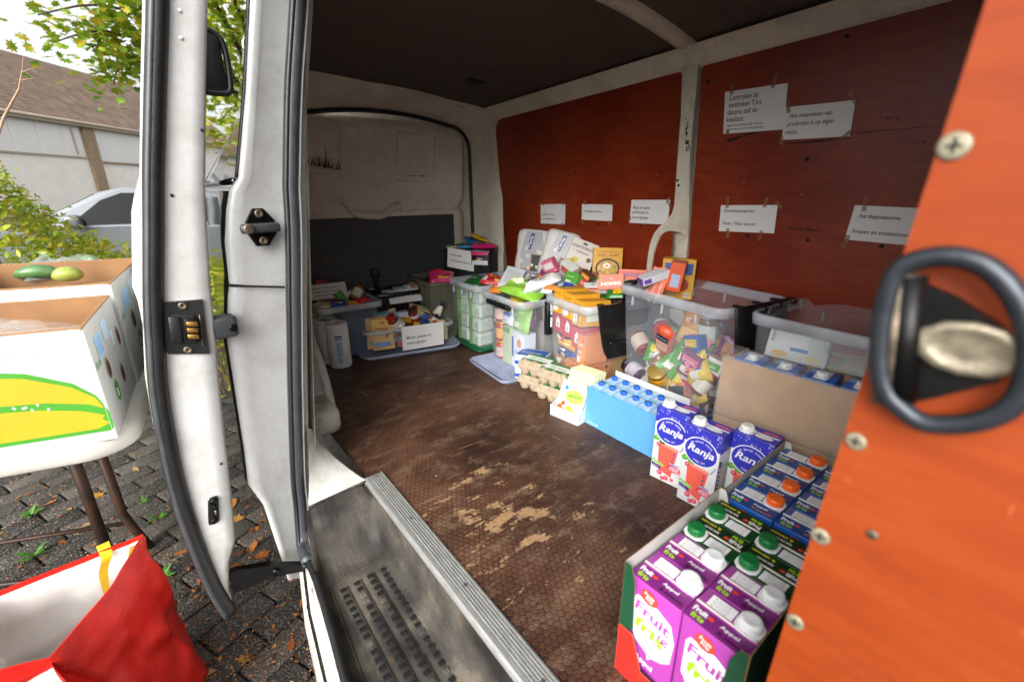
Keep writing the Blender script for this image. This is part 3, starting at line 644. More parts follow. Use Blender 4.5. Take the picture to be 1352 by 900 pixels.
# ---- orange plywood panel at the front edge of the doorway with lashing ring
PXX = .40
e_top, e_bot = onX(1302, 0, PXX), onX(1012, 900, PXX)
sl = (e_bot.y-e_top.y)/(e_bot.z-e_top.z); edge = lambda z: e_top.y+sl*(z-e_top.z)
poly = [(-.75, .008), (edge(.008), .008), (edge(.3), .3), (edge(.6)+.0015, .6), (edge(.9), .9), (edge(1.27), 1.27), (-.75, 1.27)]
b = B(); k = len(poly); fr = [V((PXX, y, z)) for y, z in poly]; bk = [V((PXX+.015, y+.001, z)) for y, z in poly]
b.add(fr, [tuple(range(k))], 'orange_plywood'); b.add(bk, [tuple(range(k))[::-1]], 'orange_plywood'); b.add(fr+bk, [(i, (i+1) % k, k+(i+1) % k, k+i) for i in range(k)], 'ply_edge')
part = vp('partition_panel', b, 'bright orange plywood panel beside the doorway with steel lashing ring')
PF = lambda px, py, off=0: FR(onX(px, py, PXX-off), (0, -1, 0), (0, 0, 1))
for q, s_ in (((1260, 193), .0085), ((1130, 582), .0072), ((1083, 707), .0075), ((1050, 820), .0075), ((1152, 705), .004)):
    M_ = PF(*q); bb = B().lathe([(s_, -.0004), (s_, .0012), (s_*.75, .0018)], 'pale_screw' if s_ > .005 else 'worn_steel', 16, M_)
    bb.box((-s_*.5, -s_*.12, .0018), (s_*.5, s_*.12, .0021), 'soot', M_); bb.box((-s_*.12, -s_*.5, .0018), (s_*.12, s_*.5, .00215), 'soot', M_); sub('screw', bb, part)
# lashing ring: folded strap, hex bolt, steel ring
def pl(px, py, off): return onX(px, py, PXX-off)
b = B(); st_ = [pl(1176, 372, .008), pl(1214, 372, .008), pl(1262, 392, .008), pl(1335, 440, .008), pl(1344, 474, .008), pl(1318, 504, .008), pl(1256, 520, .008), pl(1186, 536, .008), pl(1163, 530, .008)]
k = len(st_); b.add(st_, [tuple(range(k))[::-1]], 'black_steel'); b.add(st_+[p+V((.0075, 0, 0)) for p in st_], [(i, (i+1) % k, k+(i+1) % k, k+i) for i in range(k)], 'black_steel')
plate = sub('lashing_plate', b, part, 'black folded steel lashing plate')
b = B()
b.tube([pl(1194, 362, .010), pl(1172, 531, .010)], .0095, 'worn_steel', 14); b.tube([pl(1204, 364, .0115), pl(1188, 529, .0115)], .0085, 'black_steel', 14)
sub('strap_fold', b, part)
b = B(); Mb = PF(1279, 459, .008)
hexp = [(.0275*math.cos(R(a)), .0165*math.sin(R(a))*1.05) for a in (0, 30, 60, 90, 120, 150, 180, 210, 240, 270, 300, 330)]
b.loft([[(x_*s_, y_*s_, z_) for x_, y_ in hexp] for s_, z_ in ((1, 0), (1.0, .005), (.95, .0068), (.72, .0072), (.68, .0062), (.3, .0066))], 'bolt_steel', True, (True, True), M=Mb)
sub('bolt_head', b, part, 'large pale hexagonal bolt head')
b = B(); rp_ = [(1178, 528), (1166, 508), (1162, 470), (1168, 410), (1186, 358), (1222, 341), (1262, 339), (1302, 352), (1336, 384), (1358, 430), (1362, 480), (1346, 524), (1312, 550), (1266, 560), (1215, 556)]
b.tube([p for p in smooth_path([pl(*q, .016) for q in rp_]+[pl(*rp_[0], .016)], 60)][:-1], .0066, 'ring_steel', 12, closed=True); sub('lashing_ring', b, part, 'black steel D shaped lashing ring')
# ================================================================ THE GROCERIES
mat('cardboard', 'b48c60', .8, var=.14, scale=14, bump=.12, bscale=90)
mat('cardboard_edge', '8c6846', .85, var=.3, scale=120, stretch=(1, 1, 3))
mat('white_board', 'dcdcd8', .55, var=.06, scale=12)
mat('grey_board_inner', 'b9b6b2', .65, var=.08, scale=20)
mat('paper', 'dededc', .7, var=.04, scale=6, bump=.05, bscale=12)
mat('toner', '2b2b2c', .7)
mat('tape', 'b88a62', .3, var=.2)
mat('pulp', 'a3927a', .95, var=.14, scale=40, bump=.6, bscale=220)
mat('tissue', 'e2e0dc', .85, var=.07, scale=25, bump=.3, bscale=60)
mat('black_plastic', '101012', .35, var=.3, scale=30)
mat('olive_crate', '5a5848', .55, var=.15, scale=20)
mat('bin_rim', 'c9cdd4', .35, var=.05)
film('clear_bin_wall', 'd8dee6', .15, .22, .12, 8)
film('smoky_bin_wall', 'a9aeb6', .22, .25, .12, 8)
film('bin_rim_film', 'd5dae2', .45, .28, .05, 10)
film('blue_clear_lid', 'b3bbd3', .55, .25)
film('shrink_wrap', 'ffffff', .13, .12, .9, 26)
film('cling', 'f4f6f4', .13, .12, .8, 60)
film('tape_film', 'b07a55', .34, .3)
film('packet_film', 'f2f2f2', .16, .15, .7, 40)
def rrect(lx, ly, r, z, n=4):
    p = []
    for cx, cy, a in ((lx/2-r, ly/2-r, 0), (-lx/2+r, ly/2-r, 90), (-lx/2+r, -ly/2+r, 180), (lx/2-r, -ly/2+r, 270)):
        p += [(cx+r*math.cos(R(a+90*i/n)), cy+r*math.sin(R(a+90*i/n)), z) for i in range(n+1)]
    return p
def clear_bin(label, loc, rz, lx, ly, h, taper=.035, wall='clear_bin_wall', handle='y', ribs=True, name='storage_bin', rimh=.035, clips=True, flange=.010):
    t = thing(name, label, 'storage bin', loc, rz)
    b = B(); b.loft([rrect(lx-2*taper-.02, ly-2*taper-.02, .03, .002), rrect(lx-2*taper, ly-2*taper, .035, .012), rrect(lx-taper*.6, ly-taper*.6, .035, h*.7), rrect(lx-.004, ly-.004, .035, h-.002)], wall, True, (True, False)); obj('tub', b, t)
    b = B(); b.loft([rrect(lx, ly, .036, h-rimh), rrect(lx+flange*1.6, ly+flange*1.6, .040, h-rimh+.001), rrect(lx+flange*2, ly+flange*2, .042, h-.004), rrect(lx+flange*1.4, ly+flange*1.4, .04, h), rrect(lx-.004, ly-.004, .035, h)], 'bin_rim_film', True); obj('rim', b, t)
    if ribs:
        for s in (-1, 1):
            for k in (-.30, .02, .34):
                xx = s*(lx/2-.006); yy = k*ly
                obj('rib', B().rbox((min(xx, xx+s*.010), yy-.003, h-rimh-.035), (max(xx, xx+s*.010), yy+.003, h-rimh), 'bin_rim_film', .001, 1), t)
    if handle == 'y':
        for s in (-1, 1):
            M = Matrix(((1, 0, 0, 0), (0, s, 0, 0), (0, 0, 1, 0), (0, 0, 0, 1)))
            b = B(); sec = []
            for u in [i/8 for i in range(9)]:
                z = h+.004-u*.235; wd = .135-.075*u**2.2; yo = ly/2+flange+.004-taper*.25*u+.014*math.sin(math.pi*min(1, u*1.2))
                sec.append([(-wd, yo, z), (-wd*.97, yo+.008, z), (wd*.97, yo+.008, z), (wd, yo, z)])
            b.loft(sec, 'black_plastic', True, (True, True), smooth=False, M=M)
            b.rbox((-.07, ly/2+.018, h-.17), (.07, ly/2+.032, h-.15), 'black_plastic', .005, 2, M)
            obj('handle', b, t)
            if clips:
                for k in (-.30, -.02, .27): obj('clip', B().rbox((k*lx-.012, s*(ly/2+.006)-.016, h-.010), (k*lx+.012, s*(ly/2+.006)+.016, h+.006), 'black_plastic', .003, 2), t)
    if handle == 'x':
        b = B(); b.rbox((-lx/2-.028, -.09, h-.05), (-lx/2-.006, .09, h-.026), 'black_plastic', .006, 2); b.rbox((-lx/2-.016, -.095, h-.05), (-lx/2+.0, .095, h-.03), 'black_plastic', .004, 2); obj('handle', b, t)
    return t
FRONT = lambda w, d: FR((-w/2, -d/2, 0), (1, 0, 0), (0, 0, 1))
TOPF = lambda w, d, h: FR((-w/2, -d/2, h), (1, 0, 0), (0, 1, 0))
RIGHT = lambda w, d: FR((w/2, -d/2, 0), (0, 1, 0), (0, 0, 1))
LEFT = lambda w, d: FR((-w/2, d/2, 0), (0, -1, 0), (0, 0, 1))
def generic_art(label):
    r4 = random.Random(sum(ord(c)*(i+1) for i, c in enumerate(label)))
    def art(f, M, w, h):
        c1, c2 = r4.choice(('e6e2d8', 'd9c24a', 'b8302a', '2f5fa8', '4f8a34')), r4.choice(('3a2a22', '8a2a1e', '24407a', 'e6e2d8'))
        f.prect(M, w*.08, h*.62, w*.92, h*.90, ink(c1)); f.ptext(M, r4.choice(('Natuur', 'Vers', 'Soep', 'Thee', 'Rijst', 'Pasta', 'Koek')), w*.5, h*.70, h*.14, ink(c2), 2, 0, 'c', w=w*.62, bold=.02)
        f.pell(M, w*r4.uniform(.35, .65), h*.36, w*.26, h*.17, ink(r4.choice(('c98a3a', 'a83a24', '6a8a34', 'd8b04a'))), 1); f.pell(M, w*r4.uniform(.4, .6), h*.38, w*.13, h*.09, ink(r4.choice(('e0c07a', 'd86a3a', '9ab84a'))), 2)
        for i in range(4): f.prect(M, w*.1, h*(.06+.03*i), w*(.6-.08*(i % 2)), h*(.072+.03*i), ink('8a8478'), 1)
        f.prect(M, w*.72, h*.05, w*.92, h*.17, ink('e6e6e2'), 1)
        for i in range(6): f.prect(M, w*(.735+.03*i), h*.065, w*(.748+.03*i), h*.155, ink('2a2a2a'), 2)
    return art
def gbox(name, label, cat, w, d, h, loc, rz=0, col='c8a030', front=None, right=None, top=None, left=None, rot=None, group=None, r=.0012):
    if not front and 'filler' not in name: front = generic_art(label); right = right or generic_art(label+'r'); left = left or right; top = top or generic_art(label+'t')
    t = thing(name, label, cat, loc, rz, group, rot)
    b = B(); b.rbox((-w/2, -d/2, 0), (w/2, d/2, h), ink(col), r, 1, smooth=False)
    f = B()
    if front: front(f, FRONT(w, d), w, h)
    if right: right(f, RIGHT(w, d), d, h)
    if left: left(f, LEFT(w, d), d, h)
    if top: top(f, TOPF(w, d, h), w, d)
    obj('box', b, t)
    if f.f: obj('printed_artwork', f, t)
    return t
def pouch(name, label, cat, w, h, t, col, M, print_=None, rough=.3, seed=0, mt=None, group=None, seal=True, wr=.35):
    """soft bag lying in its local xy plane, thickness along z, crimped at both ends"""
    mt = mt or mat('foil_%s_%d' % (col, rough*100), col, rough, var=.2, scale=25, bump=.35, bscale=45)
    def th(u, v):
        a = max(0, 1-abs(2*u-1)**3.0); c = max(0, 1-abs(2*v-1)**3.5); return t/2*(a*c)**.6
    def f(sg):
        def g(u, v):
            p = V((u*w*7+seed*3.1, v*h*7*1.3, seed+sg)); q = NZ.noise(p*3)*wr*t*.5+NZ.noise(p*8)*wr*t*.15
            edge = min(1, 6*min(u, 1-u, v, 1-v)); pin = 1-.06*(1-abs(2*v-1))*0
            return ((u-.5)*w*(1-.05*math.sin(math.pi*v)), (v-.5)*h*(1-.04*math.sin(math.pi*u)), sg*th(u, v)+q*edge*sg)
        return g
    b = B(); b.grid(f(1), 10, 12, mt); b.grid(f(-1), 10, 12, mt)
    if mt.startswith('foil') and (not print_ or len(print_) < 3):
        r4 = random.Random(seed*7+int(w*1e4)+int(h*1e5)); print_ = list(print_ or [])
        for q in range(4): a_, c_ = r4.uniform(.12, .6), r4.uniform(.12, .75); print_.append((a_, c_, a_+r4.uniform(.12, .3), c_+r4.uniform(.04, .14), r4.choice(('e6e2d8', '2a2420', 'c9b04a', 'b83a2a', '3a6ab0', 'e8d8c0'))))
    if print_:
        for (u0, v0, u1, v1, pm) in print_:
            g = f(1)
            b.grid(lambda a, c: (lambda q: (q[0], q[1], q[2]+.0012))(g(u0+(u1-u0)*a, v0+(v1-v0)*c)), 5, 5, ink(pm))
    o = obj(name, b); o.matrix_world = M; return tag(o, label, cat, group)
def TR(loc, rx=0, ry=0, rz=0): return Matrix.Translation(V(loc)) @ Euler((R(rx), R(ry), R(rz)), 'XYZ').to_matrix().to_4x4()
def jar(label, loc, r, h, content, lid, lab=None, rot=(0, 0, 0), group=None, txt=None, name='jar', cat='jar', neck=.86, labtxt='3a2a20'):
    t = thing(name, label, cat, loc, 0, group, tuple(R(a) for a in rot))
    c = mat('jar_'+content, content, .12, var=.3, scale=45, spec=.6)
    obj('glass', B().lathe([(r*.9, 0), (r, .006), (r, h*.74), (r*.93, h*.80), (r*neck, h*.85)], c, 20), t)
    obj('lid', B().lathe([(r*neck*1.05, h*.845), (r*neck*1.06, h*.985), (r*neck*1.0, h)], mat('lid_'+lid, lid, .3, .3 if lid != 'd9d9d9' else 0, var=.1), 20), t)
    if lab:
        bb = B().lathe([(r*1.012, h*.12), (r*1.012, h*.66)], ink(lab), 20, caps=(False, False))
        obj('paper_label', bb, t)
        if txt:
            bb = B()
            for i, s_ in enumerate(txt):
                M = FR((0, -r*1.03, h*(.52-.18*i)), (1, 0, 0), (0, 0, 1)); bb.ptext(M, s_, 0, 0, h*.14, ink(labtxt), 1, 0, 'c', w=r*1.1, bold=.02)
            obj('lettering', bb, t)
    return t
# ---------------------------------------------------------------- drink cartons
def cap_part(t, x, y, z, col, r=.0153, h=.0145, base='e4e4e2'):
    b = B(); b.lathe([(r*1.02, 0), (r*1.02, .002), (r, .004), (r*.97, h*.9), (r*.88, h), (r*.6, h-.001)], mat('cap_'+col, col, .35, var=.06), 22, Matrix.Translation((x, y, z+.003)))
    for i in range(22):
        a = 2*math.pi*i/22; b.rbox((r*.96, -.0008, .003), (r*1.025, .0008, h*.88), 'cap_'+col, .0003, 1, Matrix.Translation((x, y, z+.003)) @ Matrix.Rotation(a, 4, 'Z'))
    obj('cap', b, t)
    b = B(); b.prism([(r*1.28*math.cos(R(k*30))*(1.10 if k % 3 else 1), r*1.25*math.sin(R(k*30))*(1.10 if k % 3 else 1)) for k in range(12)], 0, .0032, mat('cap_base_'+base, base, .4, var=.04), Matrix.Translation((x, y, z))); obj('cap_base', b, t)
def brick_carton(name, label, cat, w, d, h, loc, rz, body, art, cap, group=None, slope=0):
    t = thing(name, label, cat, loc, rz, group)
    b = B(); b.rbox((-w/2, -d/2, 0), (w/2, d/2, h), body, .002, 2)
    b.box((-w/2+.001, d*.02-.0012, h-.0005), (w/2-.001, d*.02+.0012, h+.0022), mat('carton_seam', 'd8d2c4', .5), None) if slope == 0 else None
    obj('carton', b, t)
    a = B(); art(a, w, d, h); obj('printed_artwork', a, t)
    cap_part(t, *cap); return t
mat('fris_purple', 'a2409a', .32, var=.06); mat('fris_green', '123f1c', .32, var=.12); mat('fris_blue', '1f57a6', .32, var=.08)
def fris_art(c, dark, taste, flip):
    WH, LG, RD = ink('ece9ea'), ink('93c421'), ink('d8412c')
    def art(a, w, d, h):
        F = FRONT(w, d); s = w/.095
        a.ppoly(F, [(w*.12, h*.50), (w*.12, h*.80), (w*.18, h*.85), (w*.60, h*.855), (w*.88, h*.80), (w*.97, h*.66), (w*.94, h*.46), (w*.80, h*.40), (w*.60, h*.36), (w*.52, h*.31), (w*.50, h*.37), (w*.25, h*.42)], WH, 1)
        P = ink(c)
        a.ptext(F, 'Fruit', w*.16, h*.72, h*.135, P, 2, R(-8), w=w*.70, bold=.03); a.ptext(F, 'ig', w*.66, h*.60, h*.095, P, 2, R(-8), w=w*.20, bold=.02)
        a.ptext(F, 'fris', w*.17, h*.565, h*.145, LG, 2, R(-10), w=w*.62, bold=.035)
        a.ptext(F, 'sprankelend verfrissend', w*.16, h*.47, h*.035, ink('6a3a78'), 2, R(-8), w=w*.62)
        a.pell(F, w*.42, h*.895, w*.17, h*.062, RD, 3); a.ptext(F, 'Fruit', w*.42, h*.90, h*.045, WH, 4, R(-10), 'c', bold=.02); a.ptext(F, 'Fris', w*.42, h*.865, h*.042, WH, 4, R(-10), 'c', bold=.02)
        a.ptext(F, taste[0], w*.26, h*.25, h*.075, WH, 2, R(-6), w=w*.38, bold=.02); a.ptext(F, taste[1], w*.22, h*.18, h*.062, ink('24101f'), 2, R(-6), w=w*.55, bold=.01)
        a.ptext(F, taste[2], w*.30, h*.11, h*.062, ink('24101f'), 2, R(-6), w=w*.32, bold=.01)
        a.pell(F, w*.14, h*.07, w*.12, h*.03, LG, 1, .5); a.pell(F, w*.78, h*.06, w*.16, h*.035, ink('5a1d5e' if c[0] == 'a' else '7fb02a'), 1, -.3)
        T = TOPF(w, d, h)
        if flip: T = FR((w/2, d/2, h), (-1, 0, 0), (0, -1, 0))
        a.prect(T, w*.0, d*.0, w, d*.44, ink(dark), 1)
        a.prect(T, w*.14, d*.58, w*.56, d*.92, WH, 1)
        for i in range(5): a.ptext(T, '310824 06:4%d' % i if i % 2 else 'L4', w*.2+(.0), d*(.84-.06*i), d*.05, ink('b9b6b8'), 2, w=w*.28)
        a.ptext(T, 'Fruit', w*.05, d*.25, d*.20, WH, 2, 0, w=w*.24, bold=.04); a.ptext(T, 'fris', w*.08, d*.07, d*.19, LG, 2, 0, w=w*.22, bold=.04)
        a.pell(T, w*.35, d*.30, w*.05, d*.05, RD, 2)
        a.ptext(T, taste[0], w*.50, d*.27, d*.13, WH, 2, 0, w=w*.30, bold=.02); a.ptext(T, taste[1], w*.52, d*.10, d*.12, ink('24101f' if c[0] == 'a' else ('e8d820' if c[0] == '1' and c[1] == '2' else 'd98a3a')), 2, 0, w=w*.42, bold=.02)
        L_ = LEFT(w, d); a.prect(L_, d*.06, h*.1, d*.94, h*.82, ink(dark), 1)
        for i in range(9): a.prect(L_, d*.15, h*(.2+.06*i), d*(.85-.05*(i % 3)), h*(.215+.06*i), WH, 2)
        a.ptext(L_, 'Fruitig fris', d*.5, h*.86, h*.05, WH, 2, 0, 'c', w=d*.8, bold=.02)
    return art
CW, CD, CH = .094, .0735, .224
def fris_set():
    pur = lambda lab, loc: brick_carton('juice_carton', lab, 'juice carton', CW, CD, CH, loc, R(-90), 'fris_purple', fris_art('a2409a', '74246f', ('Appel', '& zwarte', 'bes'), False), (.028, .018, CH, 'e6e6e6'), 'drink cartons in the display trays')
    P0 = pur('purple juice carton with white cap', (.556, .287, .004))
    G0 = brick_carton('juice_carton', 'dark green juice carton with green cap', 'juice carton', CW, CD, CH, (.706, .287, .004), R(-90), 'fris_green', fris_art('123f1c', '0c2a13', ('Appel, witte druif', '& citroen', 'citroen'), True), (-.028, -.018, CH, '0f6a33'), 'drink cartons in the display trays')
    B0 = brick_carton('juice_carton', 'blue juice carton with orange cap', 'juice carton', CW, CD, CH, (.872, .287, .004), R(-90), 'fris_blue', fris_art('1f57a6', '17427e', ('Appel', '& perzik', 'fris'), False), (.028, .018, CH, 'f0661c'), 'drink cartons in the display trays')
    P0['label'] = 'purple juice carton at the open tray end, logo uncovered, by the green flap'
    dup(P0, (.556, .190, .004), label='purple juice carton at the open tray end, beside the orange plywood')
    dup(P0, (.631, .287, .004), label='inner purple juice carton touching the green ones, along the tray wall')
    dup(P0, (.631, .190, .004), label='inner purple juice carton touching the green ones, plywood side')
    for k, (x, y) in enumerate([(.706, .287), (.781, .287), (.706, .190), (.781, .190)]):
        lab = 'dark green juice carton, %s, %s' % ('touching the purple cartons' if x < .75 else 'next to the blue cartons', 'along the tray wall' if y > .25 else 'on the plywood side')
        if k == 0: G0['label'] = lab
        else: dup(G0, (x, y, .004), label=lab)
    names = ['nearest the green cartons', 'second from the green cartons', 'second from the brown box', 'closest to the brown box']
    for k in range(4):
        for y, side in ((.287, 'along the tray wall'), (.190, 'on the plywood side')):
            lab = 'blue juice carton with orange cap, %s, %s' % (names[k], side)
            if k == 0 and y > .25: B0['label'] = lab
            else: dup(B0, (.872+.0755*k, y, .004), label=lab)
fris_set()
def display_tray(label, x0, x1, y0, y1, h, outer_lo, outer_hi):
    t = thing('display_tray', label, 'cardboard tray', ((x0+x1)/2, (y0+y1)/2, 0)); L_ = (x1-x0)/2; W_ = (y1-y0)/2; g = .0025
    W = 'grey_board_inner'
    def panel(nm, pts, o, u, v, n_out, mo):    # thin board with printed outside
        b = B(); q = [V(o)+V(u)*a+V(v)*c for a, c in pts]; k = len(q); nn = V(n_out)*.0016
        b.add(q, [tuple(range(k))], W); b.add([p+nn for p in q], [tuple(range(k))[::-1]], mo); b.add(q+[p+nn for p in q], [(i, (i+1) % k, k+(i+1) % k, k+i) for i in range(k)], 'cardboard_edge'); return obj(nm, b, t)
    obj('base', B().box((-L_, -W_, .0005), (L_, W_, .0025), W), t)
    hs = h
    prof = [(0, 0), (2*L_, 0), (2*L_, hs), (0, hs)]
    panel('long_side', prof, (-L_, W_, .001), (1, 0, 0), (0, 0, 1), (0, 1, 0), outer_hi)
    panel('long_side', prof, (-L_, -W_, .001), (1, 0, 0), (0, 0, 1), (0, -1, 0), outer_hi)
    for sx, xx in ((-1, -L_), (1, L_)):
        for sy in (1, -1):
            yy = sy*W_; fp = [(0, 0), (-sy*.05, 0), (-sy*.05, .05), (-sy*.028, .12), (-sy*.022, hs-.03), (-sy*.012, hs), (0, hs)]
            panel('corner_flap', [(a, c) for a, c in fp if c >= .11]+[(0, .11)], (xx, yy, .001), (0, 1, 0), (0, 0, 1), (sx, 0, 0), outer_hi)
            panel('corner_flap', [(0, 0), (-sy*.05, 0), (-sy*.05, .05), (-sy*.029, .11), (0, .11)], (xx, yy, .001), (0, 1, 0), (0, 0, 1), (sx, 0, 0), outer_lo)
        panel('end_lip', [(-.0, 0), (2*W_-.102, 0), (2*W_-.102, .045), (0, .045)], (xx, -W_+.051, .001), (0, 1, 0), (0, 0, 1), (sx, 0, 0), outer_lo)
    return t
display_tray('cardboard tray printed green and red holding purple and green cartons', .512, .822, .137, .341, .250, ink('cf2a22'), ink('12452b'))
display_tray('pale cardboard tray holding blue juice cartons', .830, 1.142, .137, .339, .240, ink('c8c6c4'), ink('15462c'))
# ---------------------------------------------------------------- squash cartons with round logo
mat('squash_white', 'dedede', .35, var=.06, scale=30)
def ranja_art(a, w, d, h):
    BL, WH, RD, GR, PK, LG = ink('3437b4'), ink('e9e8ec'), ink('e8604f'), ink('57a33a'), ink('d93a5e'), ink('7cc24a')
    F = FRONT(w, d)
    a.prect(F, 0, h*.80, w, h, BL, 1)
    rs = random.Random(2)
    for i in range(26): x, y = rs.uniform(.04, .96)*w, rs.uniform(.80, .985)*h; a.ppoly(F, [(x, y), (x+.006*rs.uniform(-1, 1), y+.008), (x+.0015, y+.0005)], WH, 1.6)
    a.ppoly(F, [(w*.22, h*.16), (w*.66, h*.10), (w*.80, h*.52), (w*.18, h*.54)], RD, 1)               # glass of squash
    a.ppoly(F, [(w*.24, h*.50), (w*.78, h*.48), (w*.80, h*.52), (w*.18, h*.54)], ink('ee8f7f'), 2)
    for i in range(5): a.ppoly(F, [(w*(.60+.015*i), h*(.2+.055*i)), (w*(.64+.015*i), h*(.2+.055*i)), (w*(.645+.015*i), h*(.23+.055*i)), (w*(.605+.015*i), h*(.23+.055*i))], ink('2a3a8c' if i > 2 else '7c2c2c'), 3)
    for i in range(4): a.ppoly(F, [(w*(.82+.03*i), h*(.50+.025*i)), (w*(.87+.03*i), h*(.505+.025*i)), (w*(.87+.03*i), h*(.52+.025*i)), (w*(.83+.03*i), h*(.515+.025*i))], BL, 2)
    for x, y, s, ro in ((.10, .58, 1, .6), (.28, .55, .9, -.5), (.62, .56, .5, .2)):
        a.pell(F, w*x, h*y, w*.11*s, h*.035*s, GR, 2, ro); a.pell(F, w*(x+.02), h*(y+.01), w*.05*s, h*.014*s, LG, 3, ro)
    for x, y, s in ((.18, .50, 1), (.30, .115, 1.1), (.52, .07, 1), (.70, .08, .8), (.40, .05, .9)):
        a.pell(F, w*x, h*y, w*.075*s, h*.03*s, PK, 3, .2); a.pell(F, w*(x-.012), h*(y+.006), w*.03*s, h*.012*s, ink('f2a3ae'), 4, .2)
    a.ppoly(F, [(w*.02, h*.245), (w*.40, h*.205), (w*.40, h*.245), (w*.02, h*.285)], LG, 4); a.ptext(F, '50% minder', w*.04, h*.25, h*.022, WH, 5, R(-14), w=w*.3)
    a.ppoly(F, [(w*.03, h*.185), (w*.33, h*.155), (w*.33, h*.20), (w*.03, h*.232)], ink('26297e'), 4); a.ptext(F, 'suiker', w*.06, h*.195, h*.022, WH, 5, R(-14), w=w*.22)
    a.pell(F, w*.74, h*.235, w*.23, h*.045, PK, 4, -.1); a.ptext(F, 'AARDBEI', w*.74, h*.24, h*.028, WH, 5, R(-6), 'c', bold=.03); a.ptext(F, 'FRAMBOOS', w*.74, h*.21, h*.026, WH, 5, R(-6), 'c', bold=.03)
    a.prect(F, w*.60, h*.285, w*.88, h*.31, ink('9bb7dd'), 4); a.ptext(F, 'SIROOP', w*.63, h*.289, h*.02, BL, 5, w=w*.22)
    a.pell(F, w*.50, h*.72, w*.475, h*.178, WH, 4, 0, 40); a.pell(F, w*.50, h*.72, w*.445, h*.166, BL, 5, 0, 40)
    a.ptext(F, 'Ranja', w*.50, h*.695, h*.125, WH, 6, R(-3), 'c', w=w*.74, bold=.022, shear=.25)
    a.parc(F, 'DE ENIGE ECHTE', w*.5, h*.72, w*.335, h*.026, WH, 90, 6, ry=h*.118, spread=1.0, bold=.03); a.parc(F, 'SINDS 1971', w*.5, h*.72, w*.36, h*.026, WH, 90, 6, True, ry=h*.137, spread=.8, bold=.03)
    T = TOPF(w, d, h); a.prect(T, 0, 0, w, d, BL, 1); a.pell(T, w*.66, d*.32, w*.22, d*.16, WH, 2); a.prect(T, w*.55, d*.70, w*.97, d*.84, ink('d8333c'), 2); a.ptext(T, 'vol fruit', w*.6, d*.73, d*.1, WH, 3, w=w*.3)
    for i in range(10): x, y = rs.uniform(.05, .95)*w, rs.uniform(.5, .95)*d; a.ppoly(T, [(x, y), (x+.006, y+.006), (x+.001, y+.001)], WH, 1.6)
    for S_ in (RIGHT(w, d), LEFT(w, d)):
        a.prect(S_, d*.0, h*.78, d, h, BL, 1); a.ppoly(S_, [(d*.05, h*.08), (d*.32, h*.08), (d*.32, h*.66), (d*.05, h*.70)], ink('2b2f93'), 1)
        for i in range(9): a.prect(S_, d*.1, h*(.12+.055*i), d*.27, h*(.15+.055*i), WH, 2)
        for i in range(12): a.prect(S_, d*.42, h*(.1+.045*i), d*(.94-.07*(i % 4)), h*(.114+.045*i), ink('8a8c98'), 1)
        for i in range(12): x, y = rs.uniform(.1, .9)*d, rs.uniform(.80, .97)*h; a.ppoly(S_, [(x, y), (x+.008, y+.008), (x+.001, y+.002)], WH, 2)
RW, RD_, RH = .100, .066, .240
r0 = brick_carton('squash_carton', 'blue and white squash carton standing between the light blue box and another squash carton', 'squash carton', RW, RD_, RH, (1.095, .608, .001), R(-84), 'squash_white', ranja_art, (-.027, -.006, RH, 'e7e7e5'), 'squash cartons on the load floor')
dup(r0, (1.066, .496, .001), R(-88), 'blue and white squash carton standing foremost on the bare floor, round logo whole', 'squash cartons on the load floor')
dup(r0, (1.128, .398, .001), R(-86), 'blue and white squash carton half hidden behind the juice tray wall', 'squash cartons on the load floor')
# ---------------------------------------------------------------- light blue box of milk cartons
t = thing('milk_box', 'plain light blue cardboard box of cartons with blue caps', 'cardboard box', (1.226, .848, 0), R(-90.6))
w_, d_, h_ = .318, .160, .152
b = B(); LB = ink('5c9fd2', .5)
b.prism([(-w_/2, 0), (w_/2, 0), (w_/2, h_+.002), (-w_/2, h_)], -.0015, .0015, LB, FR((0, -d_/2, 0), (1, 0, 0), (0, 0, 1))); obj('front_panel', b, t)
b = B(); b.prism([(-w_/2, 0), (w_/2, 0), (w_/2, h_+.02), (-w_/2, h_+.02)], -.0015, .0015, 'white_board', FR((0, d_/2, 0), (1, 0, 0), (0, 0, 1))); obj('back_panel', b, t)
for s in (-1, 1): obj('side_panel', B().box((s*(w_/2-.002)-.0015, -d_/2+.002, 0), (s*(w_/2-.002)+.0015, d_/2-.002, h_-.01), LB), t)
b = B(); Fm = FR((-w_/2, -d_/2-.0016, 0), (1, 0, 0), (0, 0, 1)); b.ptext(Fm, 'halfvolle melk', .012, .012, .009, ink('c8e2f5'), 1, R(-2)); b.prect(Fm, .012, .008, .058, .0095, ink('c8e2f5'), 1); b.pell(Fm, .062, .012, .004, .004, ink('c8e2f5'), 1); obj('lettering', b, t)
mat('milk_blue', '86b4d6', .35, var=.08)
ca = None
